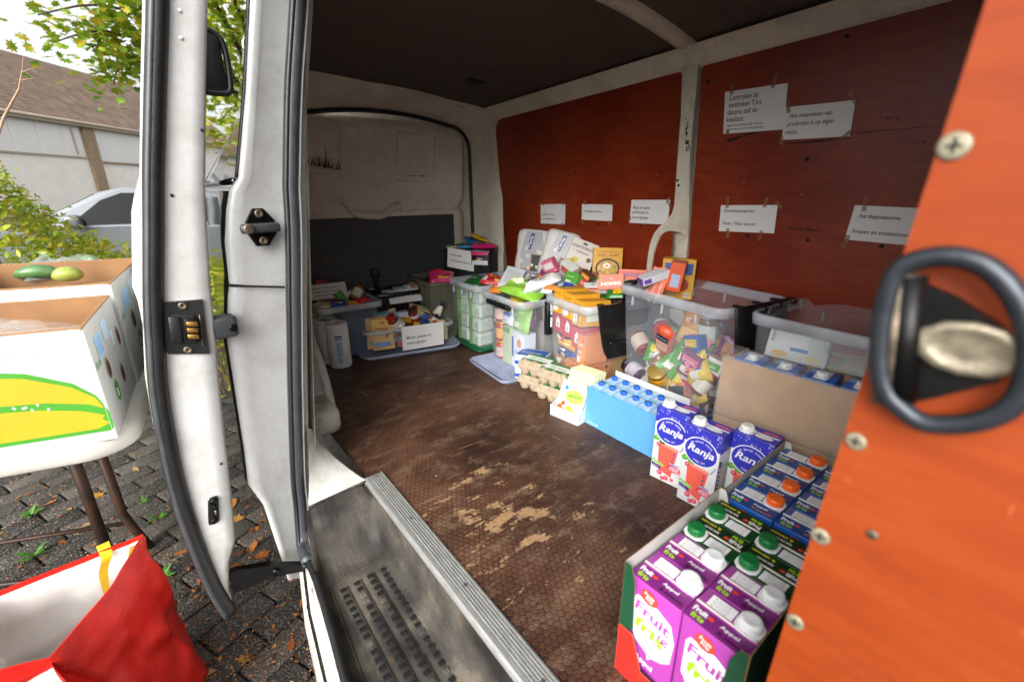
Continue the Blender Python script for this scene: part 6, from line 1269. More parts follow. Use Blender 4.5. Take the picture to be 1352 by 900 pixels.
wsign('notice on the dark red panel with a single printed line', ((768, 290), (808, 292), (768.5, 269.5)), [('Ontbijtproducten', .09, .50, .19, .58)], [(.1, 1.1, 0, .02), (.95, 1.1, 0, .02), (.05, -.1, 0, .02), (.92, -.1, 0, .02)])
wsign('notice for rice and pasta on the dark red panel beside the post', ((831, 294), (881, 296.5), (834, 264)), [('Rijst en pasta', .08, .62, .17, .44), ('producten en', .07, .42, .17, .42), ('toevoegingen', .06, .20, .17, .44)], [(.95, 1.0, -35, .03), (.0, .2, 0, .02), (1.0, .8, 20, .02)])
# ================================================================ THE STREET
def mat_ground():
    m, n, l, o = newmat('street'); p = n.new('ShaderNodeBsdfPrincipled'); l.new(p.outputs[0], o.inputs[0])
    g = n.new('ShaderNodeNewGeometry').outputs['Position']
    c = ramp(n, l, noise_tex(n, l, g, 30, 8, .7), [(.3, '2e2a26'), (.55, '4a463f'), (.75, '6a645a')]); l.new(c, p.inputs['Base Color']); p.inputs['Roughness'].default_value = .85
def mat_paver():
    m, n, l, o = newmat('paver'); p = n.new('ShaderNodeBsdfPrincipled'); l.new(p.outputs[0], o.inputs[0])
    g = n.new('ShaderNodeNewGeometry').outputs['Position']
    vo = n.new('ShaderNodeTexVoronoi'); vo.inputs['Scale'].default_value = 170; l.new(g, vo.inputs['Vector'])
    sp = n.new('ShaderNodeSeparateXYZ'); l.new(vo.outputs['Color'], sp.inputs[0])
    f = noise_tex(n, l, g, 7, 5); oi = n.new('ShaderNodeObjectInfo').outputs['Random']
    base = ramp(n, l, mth(n, l, 'ADD', mth(n, l, 'MULTIPLY', f, .6), mth(n, l, 'MULTIPLY', oi, .4)), [(.3, '312f2d'), (.5, '44413d'), (.7, '58534c')])
    c = mixc(n, l, ramp(n, l, sp.outputs[0], [(.74, 0.0), (.84, .5)]), base, '7d7870'); c = mixc(n, l, ramp(n, l, sp.outputs[1], [(.22, .4), (.35, 0.0)]), c, '1c1a19')
    moss = ramp(n, l, noise_tex(n, l, g, 11, 6, .7), [(.60, 0.0), (.72, .5)]); c = mixc(n, l, moss, c, '3f4a1e')
    l.new(c, p.inputs['Base Color']); p.inputs['Roughness'].default_value = .7; p.inputs['Specular IOR Level'].default_value = .4
    b = n.new('ShaderNodeBump'); b.inputs['Strength'].default_value = .9; b.inputs['Distance'].default_value = .004; l.new(vo.outputs['Distance'], b.inputs['Height']); b.invert = True; l.new(b.outputs[0], p.inputs['Normal'])
mat_ground(); mat_paver()
ground = obj('ground', B().box((-70, -30, -.05), (70, 110, 0), 'street'), None, 'structure', loc=(0, 0, GZ-.028))
rs = random.Random(21); pw, pd = .212, .106; ang = R(24); pm = []
for k in range(4):
    b = B(); b.rbox((-pw/2+.0035, -pd/2+.0035, -.03), (pw/2-.0035, pd/2-.0035, .030+.0), 'paver', .007, 2); pm.append(mesh_of(b, 'paver'))
cnt = 0
cand = []
for i in range(-26, 27):
    for j in range(-40, 41):
        x, y = (i+(j % 2)*.5)*pw, j*pd; X = x*math.cos(ang)-y*math.sin(ang)-.35; Y = x*math.sin(ang)+y*math.cos(ang)+1.9
        if -2.0 < X < .32 and .7 < Y < 3.6: cand.append((abs(X+.25)*1.3+abs(Y-1.6), X, Y))
cand.sort()
for _, X, Y in cand[:290]:
    obj('paver', pm[cnt % 4], ground, None, loc=(X, Y, rs.uniform(-.002, .003)), rot=(rs.uniform(-.012, .012), rs.uniform(-.012, .012), ang+rs.uniform(-.012, .012))); cnt += 1
b = B()
for _, X, Y in cand[290:]: b.rbox((-pw/2+.002, -pd/2+.002, -.03), (pw/2-.002, pd/2-.002, .030), 'paver', .006, 1, Matrix.Translation((X, Y, 0)) @ Matrix.Rotation(ang, 4, 'Z'))
if b.f: obj('outer_pavers', b, ground, 'stuff')
GT = GZ+.003
# fallen leaves, acorns, weeds
def leaf_shape(kind):
    if kind == 'oak': return [(0, -.5), (.08, -.35), (.22, -.22), (.14, -.1), (.30, .05), (.18, .15), (.26, .32), (.10, .38), (0, .5), (-.10, .38), (-.26, .32), (-.18, .15), (-.30, .05), (-.14, -.1), (-.22, -.22), (-.08, -.35)]
    if kind == 'maple': return [(0, -.5), (.06, -.22), (.34, -.30), (.28, -.12), (.5, .05), (.26, .10), (.30, .28), (.12, .20), (0, .5), (-.12, .20), (-.30, .28), (-.26, .10), (-.5, .05), (-.28, -.12), (-.34, -.30), (-.06, -.22)]
    return [(0, -.5), (.16, -.2), (.2, .1), (.1, .35), (0, .5), (-.1, .35), (-.2, .1), (-.16, -.2)]
for k, c in (('leaf_rust', '8a4a1c'), ('leaf_orange', 'b06a24'), ('leaf_tan', '9a7a4e'), ('leaf_brown', '5c371c'), ('leaf_yellow', 'a5792e')): mat(k, c, .6, var=.4, scale=60, bump=.2)
mat('acorn', '6b3f1e', .3, var=.35, scale=50); mat('weed_green', '4a7a22', .5, var=.35, scale=60)
lm = []
for kind, m_ in (('oak', 'leaf_rust'), ('oak', 'leaf_orange'), ('maple', 'leaf_orange'), ('plain', 'leaf_tan'), ('plain', 'leaf_brown'), ('maple', 'leaf_yellow'), ('plain', 'leaf_rust')):
    b = B(); q = leaf_shape(kind); n = len(q); c_ = [(x, y, .10*abs(x)+.12*y*y) for x, y in q]; b.add([(0, 0, 0)]+c_, [(0, i+1, (i+1) % n+1) for i in range(n)], m_); lm.append((kind, m_, mesh_of(b, 'fallen_leaf')))
desc = {'leaf_rust': 'rust brown', 'leaf_orange': 'orange brown', 'leaf_tan': 'dry tan', 'leaf_brown': 'dark brown', 'leaf_yellow': 'yellowed'}
for i in range(150):
    px, py = rs.uniform(-30, 420), rs.uniform(585, 905); 
    if i < 40: px, py = rs.uniform(285, 345), rs.uniform(590, 760)
    p = onZ(px, py, GT); k, m_, me = rs.choice(lm); s = rs.uniform(.016, .034) if rs.random() < .75 else rs.uniform(.045, .065)
    o = obj('fallen_leaf', me, None, loc=(p.x, p.y, GT+.002), rot=(rs.uniform(-.25, .25), rs.uniform(-.25, .25), rs.uniform(0, 6.28))); o.scale = (s, s, s)
    tag(o, '%s %s leaf lying on the dark paving' % (desc[m_], {'oak': 'lobed', 'maple': 'pointed', 'plain': 'narrow'}[k]), 'leaf', '%s %s leaves on the paving' % (desc[m_], k))
b = B(); b.lathe([(.0, -.012), (.004, -.011), (.0068, -.004), (.007, .003), (.005, .009), (.001, .012)], 'acorn', 10); am = mesh_of(b, 'acorn')
for i in range(42):
    px, py = rs.uniform(20, 415), rs.uniform(610, 900); p = onZ(px, py, GT); o = obj('acorn', am, None, loc=(p.x, p.y, GT+.007), rot=(R(90), 0, rs.uniform(0, 6.28))); s = rs.uniform(.7, 1.15); o.scale = (s, s, s); tag(o, 'small brown acorn lying on the dark paving', 'acorn', 'acorns on the paving')
b = B()
for i in range(5200):                               # crumbs of leaf and grit
    px, py = rs.uniform(-20, 425), rs.uniform(560, 905)**1; p = onZ(px, py, GT); s = rs.uniform(.0015, .006); a = rs.uniform(0, 6.28)
    b.add([(p.x+s*math.cos(a), p.y+s*math.sin(a), GT+.001), (p.x-s*.5*math.sin(a), p.y+s*.5*math.cos(a), GT+.002+s*.4), (p.x-s*math.cos(a), p.y-s*math.sin(a), GT+.001), (p.x+s*.4*math.sin(a), p.y-s*.4*math.cos(a), GT+.0015)], [(0, 1, 2, 3)], rs.choice(('leaf_tan', 'leaf_brown', 'leaf_rust', 'leaf_orange')))
lo = obj('leaf_litter', b, None, 'stuff'); tag(lo, 'crumbs of dry leaf scattered over the dark paving', 'leaf litter')
def weed(label, px, py, s, n=11, seed=0):
    p = onZ(px, py, GT); t = thing('weed', label, 'weed', (p.x, p.y, GT), seed); r2 = random.Random(seed); b = B()
    for i in range(n):
        a = 6.28*i/n+r2.uniform(-.3, .3); L_ = s*r2.uniform(.6, 1.1); w = L_*.16; pts = []
        for k in range(7): u = k/6; pts.append((u, w*math.sin(math.pi*min(1, u*.95+.05))*(1.0 if k % 2 else .55)))
        M = Matrix.Rotation(a, 4, 'Z'); el = r2.uniform(.4, 1.1)
        vs = [(u*L_, y, L_*(el*u-.35*u*u)+.003) for u, y in pts]+[(u*L_, -y, L_*(el*u-.35*u*u)+.003) for u, y in pts]
        b.add(vs, [(k, k+1, 8+k, 7+k) for k in range(6)], 'weed_green', M)
    obj('leaf_rosette', b, t)
weed('small green dandelion weed beside the bag of red fabric', 215, 765, .05, 14, 3); weed('bright green weed between the table legs', 45, 735, .05, 18, 5); weed('jagged green weed growing near the table leg', 210, 685, .045, 14, 7); weed('broad leaved green weed under the table edge', 42, 680, .06, 15, 9); weed('pale green flattened weed on the paving', 190, 664, .03, 9, 11)
# ---------------------------------------------------------------- folding table with banana boxes
mat('table_white', 'b4b1a8', .4, var=.10, scale=8, bump=.05); mat('rusty_leg', '2c2622', .5, .4, var=.5, scale=14, col2='4a3020', bump=.2)
TZ = .24; K = onZ(176, 592, TZ-.03); uu = V((-.968, .25, 0)).normalized(); vv = V((.25, .968, 0)).normalized(); vv = V((.10, .995, 0)).normalized()
tbl = thing('folding_table', 'white plastic folding table with dark rusty legs carrying the banana boxes', 'table', (K.x-.4, K.y+.6, GZ))
def tp(a, c, z): return K+uu*a+vv*c+V((0, 0, z-K.z))
b = B(); r_ = .11; W_, L_ = .76, 1.6
def oc(off, z):
    out = []
    for ca, cc, a0 in ((r_, r_, 180), (W_-r_, r_, 270), (W_-r_, L_-r_, 0), (r_, L_-r_, 90)):
        for i in range(8): t_ = R(a0+90*i/7); out.append(tp(ca+(r_+off)*math.cos(t_), cc+(r_+off)*math.sin(t_), z))
    return out
b.loft([oc(-.03, TZ-.045), oc(-.004, TZ-.046), oc(.004, TZ-.04), oc(.004, TZ-.012), oc(-.006, TZ), oc(-.05, TZ)], 'table_white', True, (True, True)); wpart('table_top', b, tbl)
la, lb = onZ(158, 770, GZ), onZ(199, 722, GZ)
wpart('leg', B().tube([V((la.x, la.y, GZ)), V((la.x, la.y, TZ-.05))], .017, 'rusty_leg', 12), tbl); wpart('leg', B().tube([V((lb.x, lb.y, GZ)), V((lb.x-.03, lb.y+.01, GZ+.10)), V((lb.x-.05, lb.y+.02, GZ+.18)), V((lb.x-.055, lb.y+.02, TZ-.05))], .016, 'rusty_leg', 12), tbl)
for dx in (0, .5): pass
wpart('leg', B().tube([V((la.x-.45, la.y+.15, GZ)), V((la.x-.45, la.y+.15, TZ-.05))], .017, 'rusty_leg', 12), tbl)
b = B(); b.tube([V((lb.x-.04, lb.y+.01, GZ+.14)), V((lb.x-.65, lb.y+.22, GZ+.17))], .008, 'rusty_leg', 8); wpart('brace', b, tbl)
b = B(); b.tube([V((la.x, la.y, GZ+.06)), V((la.x-.45, la.y+.12, GZ+.16))], .008, 'rusty_leg', 8); wpart('brace', b, tbl)
mat('banana_yellow', 'b8930f', .5, var=.05, scale=20); mat('banana_green', '378518', .5, var=.05); mat('box_white', 'aeaeab', .6, var=.10, scale=5, bump=.25, bscale=18)
mat('kraft_inner', '8a6440', .85, var=.2, scale=10, bump=.2, bscale=60)
def banana_box(label, corner, ux, vx, W_, D_, h, art=True):
    """open carton: near right corner, ux runs away along the front, vx along the right side"""
    t = thing('banana_box', label, 'cardboard box', corner); ux = V(ux).normalized(); vx = V(vx).normalized(); g = .006
    def wallp(nm, o, d, L_, nrm, holes=()):
        o = V(o); d = V(d); nrm = V(nrm).normalized(); b = B()
        for k in range(1):
            outer = [o, o+d*L_, o+d*L_+V((0, 0, h)), o+V((0, 0, h))]; inner = [p-nrm*g for p in outer]
            b.add(outer, [(0, 1, 2, 3)], 'box_white'); b.add(inner, [(3, 2, 1, 0)], 'kraft_inner'); b.add(outer+inner, [(i, (i+1) % 4, 4+(i+1) % 4, 4+i) for i in (0, 1, 3)], 'box_white'); b.add(outer+inner, [(2, 3, 7, 6)], 'cardboard_edge')
        # rolled ragged rim
        b.tube([o+d*(L_*i/24)+V((0, 0, h+.0012*NZ.noise(V((i*.7, L_*9, 3)))))-nrm*g*.5 for i in range(25)], .0036, 'cardboard_edge', 6)
        return obj(nm, b, t)
    n_f = V((-ux.y, ux.x, 0)); n_f = n_f if n_f.dot(vx) < 0 else -n_f
    n_r = V((-vx.y, vx.x, 0)); n_r = n_r if n_r.dot(ux) < 0 else -n_r
    wallp('front_panel', (0, 0, 0), ux, W_, n_f); wallp('side_panel', (0, 0, 0), vx, D_, n_r); wallp('back_panel', vx*D_, ux, W_, -n_f); wallp('side_panel', ux*W_, vx, D_, -n_r)
    b = B(); b.add([(0, 0, .004), ux*W_+V((0, 0, .004)), ux*W_+vx*D_+V((0, 0, .004)), vx*D_+V((0, 0, .004))], [(0, 1, 2, 3)], 'cardboard'); obj('base', b, t)
    b = B(); F = FR(n_f*.0004, -ux, (0, 0, 1)) ; F = FR(ux*W_+n_f*.0006, -ux, (0, 0, 1)); 
    S_ = FR(n_r*.0006, vx, (0, 0, 1))
    if art:
        bw = lambda q, s=1.0: [(W_*x, h*y) for x, y in q]
        b.ppoly(F, bw([(.0, .10), (.98, .085), (.995, .10), (1.0, .15), (1.0, .26), (.97, .42), (.90, .55), (.75, .68), (.55, .75), (.3, .79), (0, .80)]), 'banana_green', 1)
        b.ppoly(F, bw([(.0, .135), (.94, .12), (.99, .16), (.965, .20), (.98, .235), (.90, .30), (.75, .36), (.5, .40), (0, .42)]), 'banana_yellow', 2)
        b.ppoly(F, bw([(.0, .47), (.5, .455), (.78, .415), (.93, .355), (.985, .30), (.965, .40), (.89, .52), (.74, .64), (.55, .70), (.3, .735), (0, .745)]), 'banana_yellow', 2)
        for i in range(7): x, y = rs.uniform(.66, .78), rs.uniform(.34, .44); b.ppoly(F, bw([(x, y), (x+.008, y-.01), (x+.014, y+.012), (x+.004, y+.018)]), 'box_white', 3)
    dd = D_
    b.prect(S_, dd*.16, h*.66, dd*.34, h*.86, ink('9fc3e2'), 1); [b.prect(S_, dd*.17, h*(.68+.022*i), dd*.33, h*(.688+.022*i), ink('6f9cc4'), 2) for i in range(8)]
    b.prect(S_, dd*.42, h*.72, dd*.60, h*.90, ink('b4cbe0'), 1); b.prect(S_, dd*.62, h*.60, dd*.70, h*.74, ink('c9d4dd'), 1)
    b.ptext(S_, 'EU-05', dd*.03, h*.62, h*.08, 'banana_green', 1, R(0), 'l', bold=.01)
    b.pell(S_, dd*.36, h*.27, dd*.06, h*.10, 'banana_green', 1); b.ptext(S_, 'B', dd*.33, h*.22, h*.11, ink('e8efe2'), 2, 0, 'l', bold=.03)
    for x, y in ((.30, .52), (.66, .30), (.86, .62)): b.pell(S_, dd*x, h*y, dd*.058, h*.10, 'cardboard_edge', 1); b.pell(S_, dd*(x+.012), h*(y-.01), dd*.042, h*.075, mat('hole_dark', '2a1a10', .9), 2)
    obj('printed_artwork', b, t); return t
c1 = onZ(156, 578, TZ+.001); c1t = onZ(180, 505, TZ+.001)
banana_box('open white fruit carton with a big yellow banana print on its front', c1, (-.968, .25, 0), (c1t-c1), .50, .40, .292)
c2 = c1+(c1t-c1).normalized()*.425+V((.006, .0, 0))
banana_box('open fruit carton holding wrapped cucumbers behind the banana print carton', c2, (-.968, .25, 0), (.10, .995, 0), .50, .62, .325, False)
# goods in the cartons
for i, (px, py, L_, a) in enumerate([(50, 362, .17, 8), (120, 348, .10, -30), (108, 355, .10, -10), (90, 365, .11, 20)]):
    p = onZ(px, py, TZ+.285); L_ *= .8; 
    t = thing('cucumber', ['large green cucumber in film lying in the rear carton', 'dark green vegetable in film at the carton corner', 'small green vegetable between the wrapped ones', 'yellow green squash in wrinkled film'][i], 'vegetable', (p.x, p.y, TZ+.285), R(a+165)); q = [(-L_/2+L_*k/8, 0, .01*math.sin(k/8*3.14)) for k in range(9)]; rr_ = [.008, .021, .026, .028, .0285, .028, .025, .019, .006]
    obj('vegetable', B().tube(q, rr_, mat('cucumber_green%d' % (i == 3), ['3a6a18', '8a9424'][i == 3], .3, var=.35, scale=30, bump=.2, bscale=80), 14), t); obj('plastic_film', B().tube(q, [r*1.04+.001 for r in rr_], film('veg_film', 'ffffff', .05, .1, .6, 60), 14), t)
pouch('produce_bag', 'crumpled clear bag behind the wrapped vegetables', 'plastic bag', .26, .16, .08, 'f0f0f0', TR(onZ(88, 356, TZ+.285), 15, 0, 10), mt='cling', wr=1.3)
fb = c1+V((-.24, .20, .02)); gbox('filler_box', 'kraft insert filling the rear fruit carton', 'cardboard', .42, .52, .245, c2+V((-.215, .335, .006)), R(-10), '8a6a48')
for i in range(5):
    p = c1+V((-.12-.085*i, .17+.03*(i % 2), .215)); t = thing('bread_roll', 'tan bread loaf in clear film inside the banana print carton', 'bread', p, R(70+9*i), 'loaves in the banana print carton'); obj('loaf', B().tube([(-.075+.0188*k, 0, 0) for k in range(9)], [.012, .034, .042, .045, .045, .045, .042, .034, .012], mat('bread', 'c08a3e', .6, var=.3, scale=20, bump=.2), 12), t)
pouch('produce_bag', 'clear film over the bread in the banana print carton', 'plastic bag', .44, .24, .09, 'f0f0f0', TR(c1+V((-.27, .17, .25)), 0, 0, -14), mt='cling', wr=1.0)
gbox('filler_box', 'kraft insert under the bread in the banana print carton', 'cardboard', .42, .30, .165, c1+V((-.235, .235, .006)), R(-14), '8a6a48')
# ---------------------------------------------------------------- red shopping bags
mat('red_fabric', 'c4180c', .5, var=.15, scale=14, bump=.6, bscale=60); mat('white_lining', 'd8d4d0', .6, var=.06, scale=8, bump=.15, bscale=30); mat('yellow_strap', 'dcae10', .6, var=.1, scale=60)
def shopping_bag(label, rim, bot, strap=None, seed=0):
    cx = sum((V(p) for p in rim), V())/len(rim); t = thing('shopping_bag', label, 'bag', (cx.x, cx.y, GZ)); n = len(rim); sub_ = 10
    def ring(P): 
        out = []
        for i in range(n):
            a, c = V(P[i]), V(P[(i+1) % n]); out += [a.lerp(c, k/sub_) for k in range(sub_)]
        return out
    A, Z_ = ring(rim), ring(bot); rings = []
    for k in range(25):
        u = k/24; rg = []
        for a, c in zip(A, Z_):
            p = a.lerp(c, u); q = p*9+V((seed, 0, 0)); s_ = math.sin(math.pi*u); p = p+V((NZ.noise(q), NZ.noise(q+V((5, 0, 0))), 0))*.020*(.25+s_)+V((NZ.noise(q*2.7), NZ.noise(q*2.7+V((9, 0, 0))), 0))*.010*(.3+s_); rg.append(p)
        rings.append(rg)
    out = B().loft(rings, 'red_fabric', True, (False, True)); wpart('outer_shell', out, t)
    ins = []
    for rg in rings[:-1]:
        cc = sum(rg, V())/len(rg); ins.append([p+(cc-p).normalized()*.003 for p in rg])
    hem = [rings[0], ins[0]]
    b = B().loft(hem, 'red_fabric', True); b.loft([ins[0], [p.lerp(q, .75) for p, q in zip(ins[0], ins[1])]], 'red_fabric', True); wpart('hem', b, t)
    b = B().loft([[p.lerp(q, .75) for p, q in zip(ins[0], ins[1])]]+ins[1:], 'white_lining', True, (False, True)); wpart('lining', b, t)
    if strap:
        for pts in strap:
            b = B(); L_ = []; pts = smooth_path(pts, 16)
            for i, p in enumerate(pts):
                tw = R(20+50*i/16); d = V((math.cos(tw), math.sin(tw)*.6, 0))*.014; L_.append((p-d, p+d))
            b.loft([[q[0] for q in L_], [q[1] for q in L_]], 'yellow_strap', False); wpart('strap', b, t)
    return t
zr = -.10
A = onZ(-40, 795, zr); Bk = onZ(188, 705, zr+.02); Cc = onZ(146, 776, zr-.01); D = onZ(66, 868, zr-.02); E_ = onZ(-60, 900, zr)
b0 = V((0, 0, GZ+.004))
shopping_bag('open red shopping bag with white lining and yellow handles', [A, Bk, Cc, D, E_], [V((A.x+.02, A.y+.02, GZ+.004)), V((Bk.x+.02, Bk.y+.06, GZ+.004)), V((Bk.x+.06, Cc.y+.02, GZ+.004)), V((D.x+.16, D.y+.04, GZ+.004)), V((E_.x, E_.y+.02, GZ+.004))],
   [[onZ(137, 722, zr+.01)+V((0, 0, .012)), onZ(141, 735, zr), onZ(137, 752, zr-.04)+V((0, -.01, 0)), onZ(142, 785, zr-.10)], [onZ(180, 718, zr+.01), onZ(176, 730, zr-.03), onZ(174, 745, zr-.10)]], 2)
G1 = onZ(68, 872, zr-.035)
shopping_bag('second red shopping bag tucked in front of the open one', [G1, onZ(110, 930, zr-.03), onZ(80, 1040, zr-.03), onZ(-60, 1010, zr-.03), onZ(-20, 925, zr-.03)], [V((p.x, p.y+.0, GZ+.004)) for p in [onZ(74, 880, zr-.05), onZ(110, 935, zr-.05), onZ(80, 1040, zr-.05), onZ(-60, 1010, zr-.05), onZ(-20, 930, zr-.05)]], None, 9)
# ---------------------------------------------------------------- hedge, tree, house, car
def mat_leaf(name, c0, c1, c2, tr=.35):
    m, n, l, o = newmat(name); p = n.new('ShaderNodeBsdfPrincipled'); tl = n.new('ShaderNodeBsdfTranslucent'); x = n.new('ShaderNodeMixShader'); x.inputs[0].default_value = tr
    g = n.new('ShaderNodeNewGeometry'); c = ramp(n, l, noise_tex(n, l, g.outputs['Position'], 9, 3, .6), [(.32, c0), (.5, c1), (.66, c2)]); l.new(c, p.inputs['Base Color']); l.new(c, tl.inputs['Color']); p.inputs['Roughness'].default_value = .45
    l.new(p.outputs[0], x.inputs[1]); l.new(tl.outputs[0], x.inputs[2]); l.new(x.outputs[0], o.inputs[0])
mat_leaf('maple_leaves', '55801a', '7d9a20', 'c0a022'); mat_leaf('hedge_leaves', '688818', '97a622', 'b89a30'); mat_leaf('far_leaves', '5b7d20', '8c9c2a', 'b39a2c')
mat('bark', '4a3a2c', .9, var=.4, scale=20, bump=.5, bscale=40); mat('twig', 'a08468', .8, var=.3)
def leaf_cloud(b, pts, s0, s1, m_, kind='maple', r2=rs, flat=.5):
    sh = leaf_shape(kind); n = len(sh)
    for p in pts:
        s = r2.uniform(s0, s1); M = Matrix.Translation(p) @ Euler((r2.gauss(0, flat), r2.gauss(0, flat), r2.uniform(0, 6.28))).to_matrix().to_4x4() @ Matrix.Scale(s, 4)
        b.add([(0, 0, .03)]+[(x, y, -.12*(x*x+y*y)) for x, y in sh], [(0, i+1, (i+1) % n+1) for i in range(n)], m_, M)
tree = thing('maple_tree', 'maple tree with yellow green autumn leaves behind the van', 'tree', (2.2, 10.2, GZ))
tb = V((2.2, 10.2, 0))
wpart('trunk', B().tube([V((2.2, 10.2, GZ)), V((2.2, 10.15, .6)), V((2.15, 10.1, 2.0)), V((2.2, 10.1, 3.6)), V((2.1, 10, 5.5))], [.22, .17, .14, .11, .06], 'bark', 12), tree)
def limb(path): wpart('limb', B().tube(smooth_path(path, 20), [.05-.043*i/20 for i in range(21)], 'bark', 7), tree)
ds = 8.0
def at(px, py, d): return EYE+ray(px, py).normalized()*d
paths = [[V((2.15, 10.1, 2.2)), at(260, -30, 9), at(190, 12, 8.4), at(120, 6, 8), at(50, 20, 7.7)], [V((2.15, 10.1, 2.0)), at(250, 40, 9), at(190, 52, 8.5), at(130, 40, 8.2), at(75, 55, 8)], [V((2.15, 10.1, 1.9)), at(250, 70, 9), at(195, 75, 8.6), at(160, 85, 8.3), at(150, 112, 8.2)], [V((2.15, 10.1, 2.6)), at(280, -60, 9), at(200, -40, 8.5), at(120, -60, 8)]]
cl = []
for P in paths:
    limb(P); sp_ = smooth_path(P, 60)
    for k in range(12, 61):
        for q in range(8): cl.append(sp_[k]+V((rs.gauss(0, .16), rs.gauss(0, .16), rs.gauss(-.06, .15))))
for i in range(260): cl.append(at(rs.uniform(120, 195), rs.uniform(-10, 110), rs.uniform(7.8, 8.8)))
b = B(); leaf_cloud(b, cl, .09, .17, 'maple_leaves')
cr = []
for i in range(5200):
    a, e, q = rs.uniform(0, 6.28), rs.uniform(-.35, 1.4), rs.uniform(.45, 1)**.6; cr.append(V((3.9+3.2*q*math.cos(a)*math.cos(e), 11.6+2.6*q*math.sin(a)*math.cos(e), 2.6+3.2*q*math.sin(e))))
leaf_cloud(b, cr, .12, .22, 'far_leaves'); wpart('crown', b, tree)
hedge = thing('hedge', 'bushy yellow green hedge behind the table', 'hedge', (-1.2, 4.1, GZ))
b = B(); pts = []
def hz(x): 
    P = [(-3.6, 1.3), (-1.05, 1.08), (-.75, .95), (-.45, .55), (-.1, .32), (.6, .2)]
    for (a, c), (d, e) in zip(P, P[1:]):
        if x <= d: return c+(e-c)*(x-a)/(d-a)
    return .2
for i in range(30000):
    x = rs.uniform(-3.2, .45); y = rs.uniform(3.3, 4.9); zt = hz(x)+.12*NZ.noise(V((x*3, y*3, 0)))+rs.gauss(0, .04)
    z = zt-abs(rs.gauss(0, .22)) if rs.random() < .6 else rs.uniform(GZ+.05, zt)
    if y > 3.7 and z < zt-.3: continue
    pts.append(V((x, y, z)))
leaf_cloud(b, pts, .032, .066, 'hedge_leaves', 'plain', flat=.7); wpart('foliage', b, hedge)
b = B()
for i in range(50):
    x, y = rs.uniform(-3.0, .3), rs.uniform(3.4, 4.7); zt = hz(x); q = V((x+rs.uniform(-.25, .25), y+rs.uniform(-.2, .2), zt+rs.uniform(-.15, .08))); b.tube([V((x, y, GZ)), V((x, y, (GZ+zt)/2)).lerp(q, .4), q], [.008, .004, .0015], 'twig', 5)
wpart('stems', b, hedge)
sap = thing('bare_sapling', 'thin bare reddish sapling rising above the hedge', 'sapling', at(-30, 420, 3.9)); sap.location.z = GZ
b = B(); b.tube([V((sap.location.x, sap.location.y, GZ)), at(-20, 230, 3.9), at(5, 155, 3.9), at(25, 118, 3.9), at(29, 95, 3.9), at(31, 75, 3.9)], [.012, .009, .007, .005, .003, .0015], 'twig', 6); b.tube([at(28, 106, 3.9), at(48, 104, 3.9)], [.004, .0015], 'twig', 5); b.tube([at(30, 95, 3.9), at(43, 91, 3.9), at(53, 97, 3.9)], [.004, .003, .0015], 'twig', 5); b.tube([at(26, 114, 3.9), at(17, 108, 3.9)], [.003, .0012], 'twig', 5); wpart('branches', b, sap)
# house
h0, h1 = onZ(0, 143, 4.9), onZ(186, 173, 4.9); hd = (h1-h0); hd.z = 0; hd.normalize(); hn = V((-hd.y, hd.x, 0)); hn = hn if hn.y > 0 else -hn
def onH(px, py, off=0):
    o = h0-hn*off; r = ray(px, py); t = (o-EYE).dot(hn)/r.dot(hn); p = EYE+r*t; return (p-h0).dot(hd), p.z
HF = lambda off: Matrix(((hd.x, 0, -hn.x, h0.x-hn.x*off), (hd.y, 0, -hn.y, h0.y-hn.y*off), (0, 1, 0, 0), (0, 0, 0, 1)))
mat('render_white', 'f4f0e8', .8, var=.06, scale=2, bump=.1); mat('yellow_brick', 'a08a70', .85, var=.25, scale=8, bump=.3); mat('gutter', 'b5a894', .5); mat('frame_white', 'f0f0ec', .4, var=.04); mat('pale_blind', 'ecebe8', .2, var=.05)
def mat_roof():
    m, n, l, o = newmat('roof_tiles'); p = n.new('ShaderNodeBsdfPrincipled'); l.new(p.outputs[0], o.inputs[0]); tc = n.new('ShaderNodeTexCoord').outputs['Object']
    sx = n.new('ShaderNodeSeparateXYZ'); l.new(tc, sx.inputs[0])
    a = mth(n, l, 'SINE', mth(n, l, 'MULTIPLY', sx.outputs[0], 2*math.pi/.26)); c = mth(n, l, 'FRACT', mth(n, l, 'MULTIPLY', sx.outputs[1], 1/.34))
    f = noise_tex(n, l, tc, 1.5, 6, .7); v = mth(n, l, 'ADD', mth(n, l, 'MULTIPLY', mth(n, l, 'ADD', mth(n, l, 'MULTIPLY', a, .12), mth(n, l, 'MULTIPLY', c, -.18)), 1.0), f)
    l.new(ramp(n, l, v, [(.2, '4d3d33'), (.45, '75604f'), (.75, '937c68')]), p.inputs['Base Color']); p.inputs['Roughness'].default_value = .8
    b = n.new('ShaderNodeBump'); b.inputs['Strength'].default_value = 1; b.inputs['Distance'].default_value = .05; l.new(mth(n, l, 'ADD', a, mth(n, l, 'MULTIPLY', c, -1.2)), b.inputs['Height']); l.new(b.outputs[0], p.inputs['Normal'])
mat_roof()
house_ = thing('brick_house', 'long white and brick house with a brown tiled roof across the street', 'house', (h0.x, h0.y, GZ))
S0, S1 = -14, 22
b = B(); b.box((S0, GZ, -8), (S1, 4.95, 0), 'render_white', HF(0)); wpart('wall', b, house_)
rs_, rz_ = onH(0, 66, -4.5); 
eo = .45; Rl = V((h0.x, h0.y, 0))-hn*eo; rise = rz_-4.75; run = 4.5+eo; sl_ = math.hypot(run, rise)
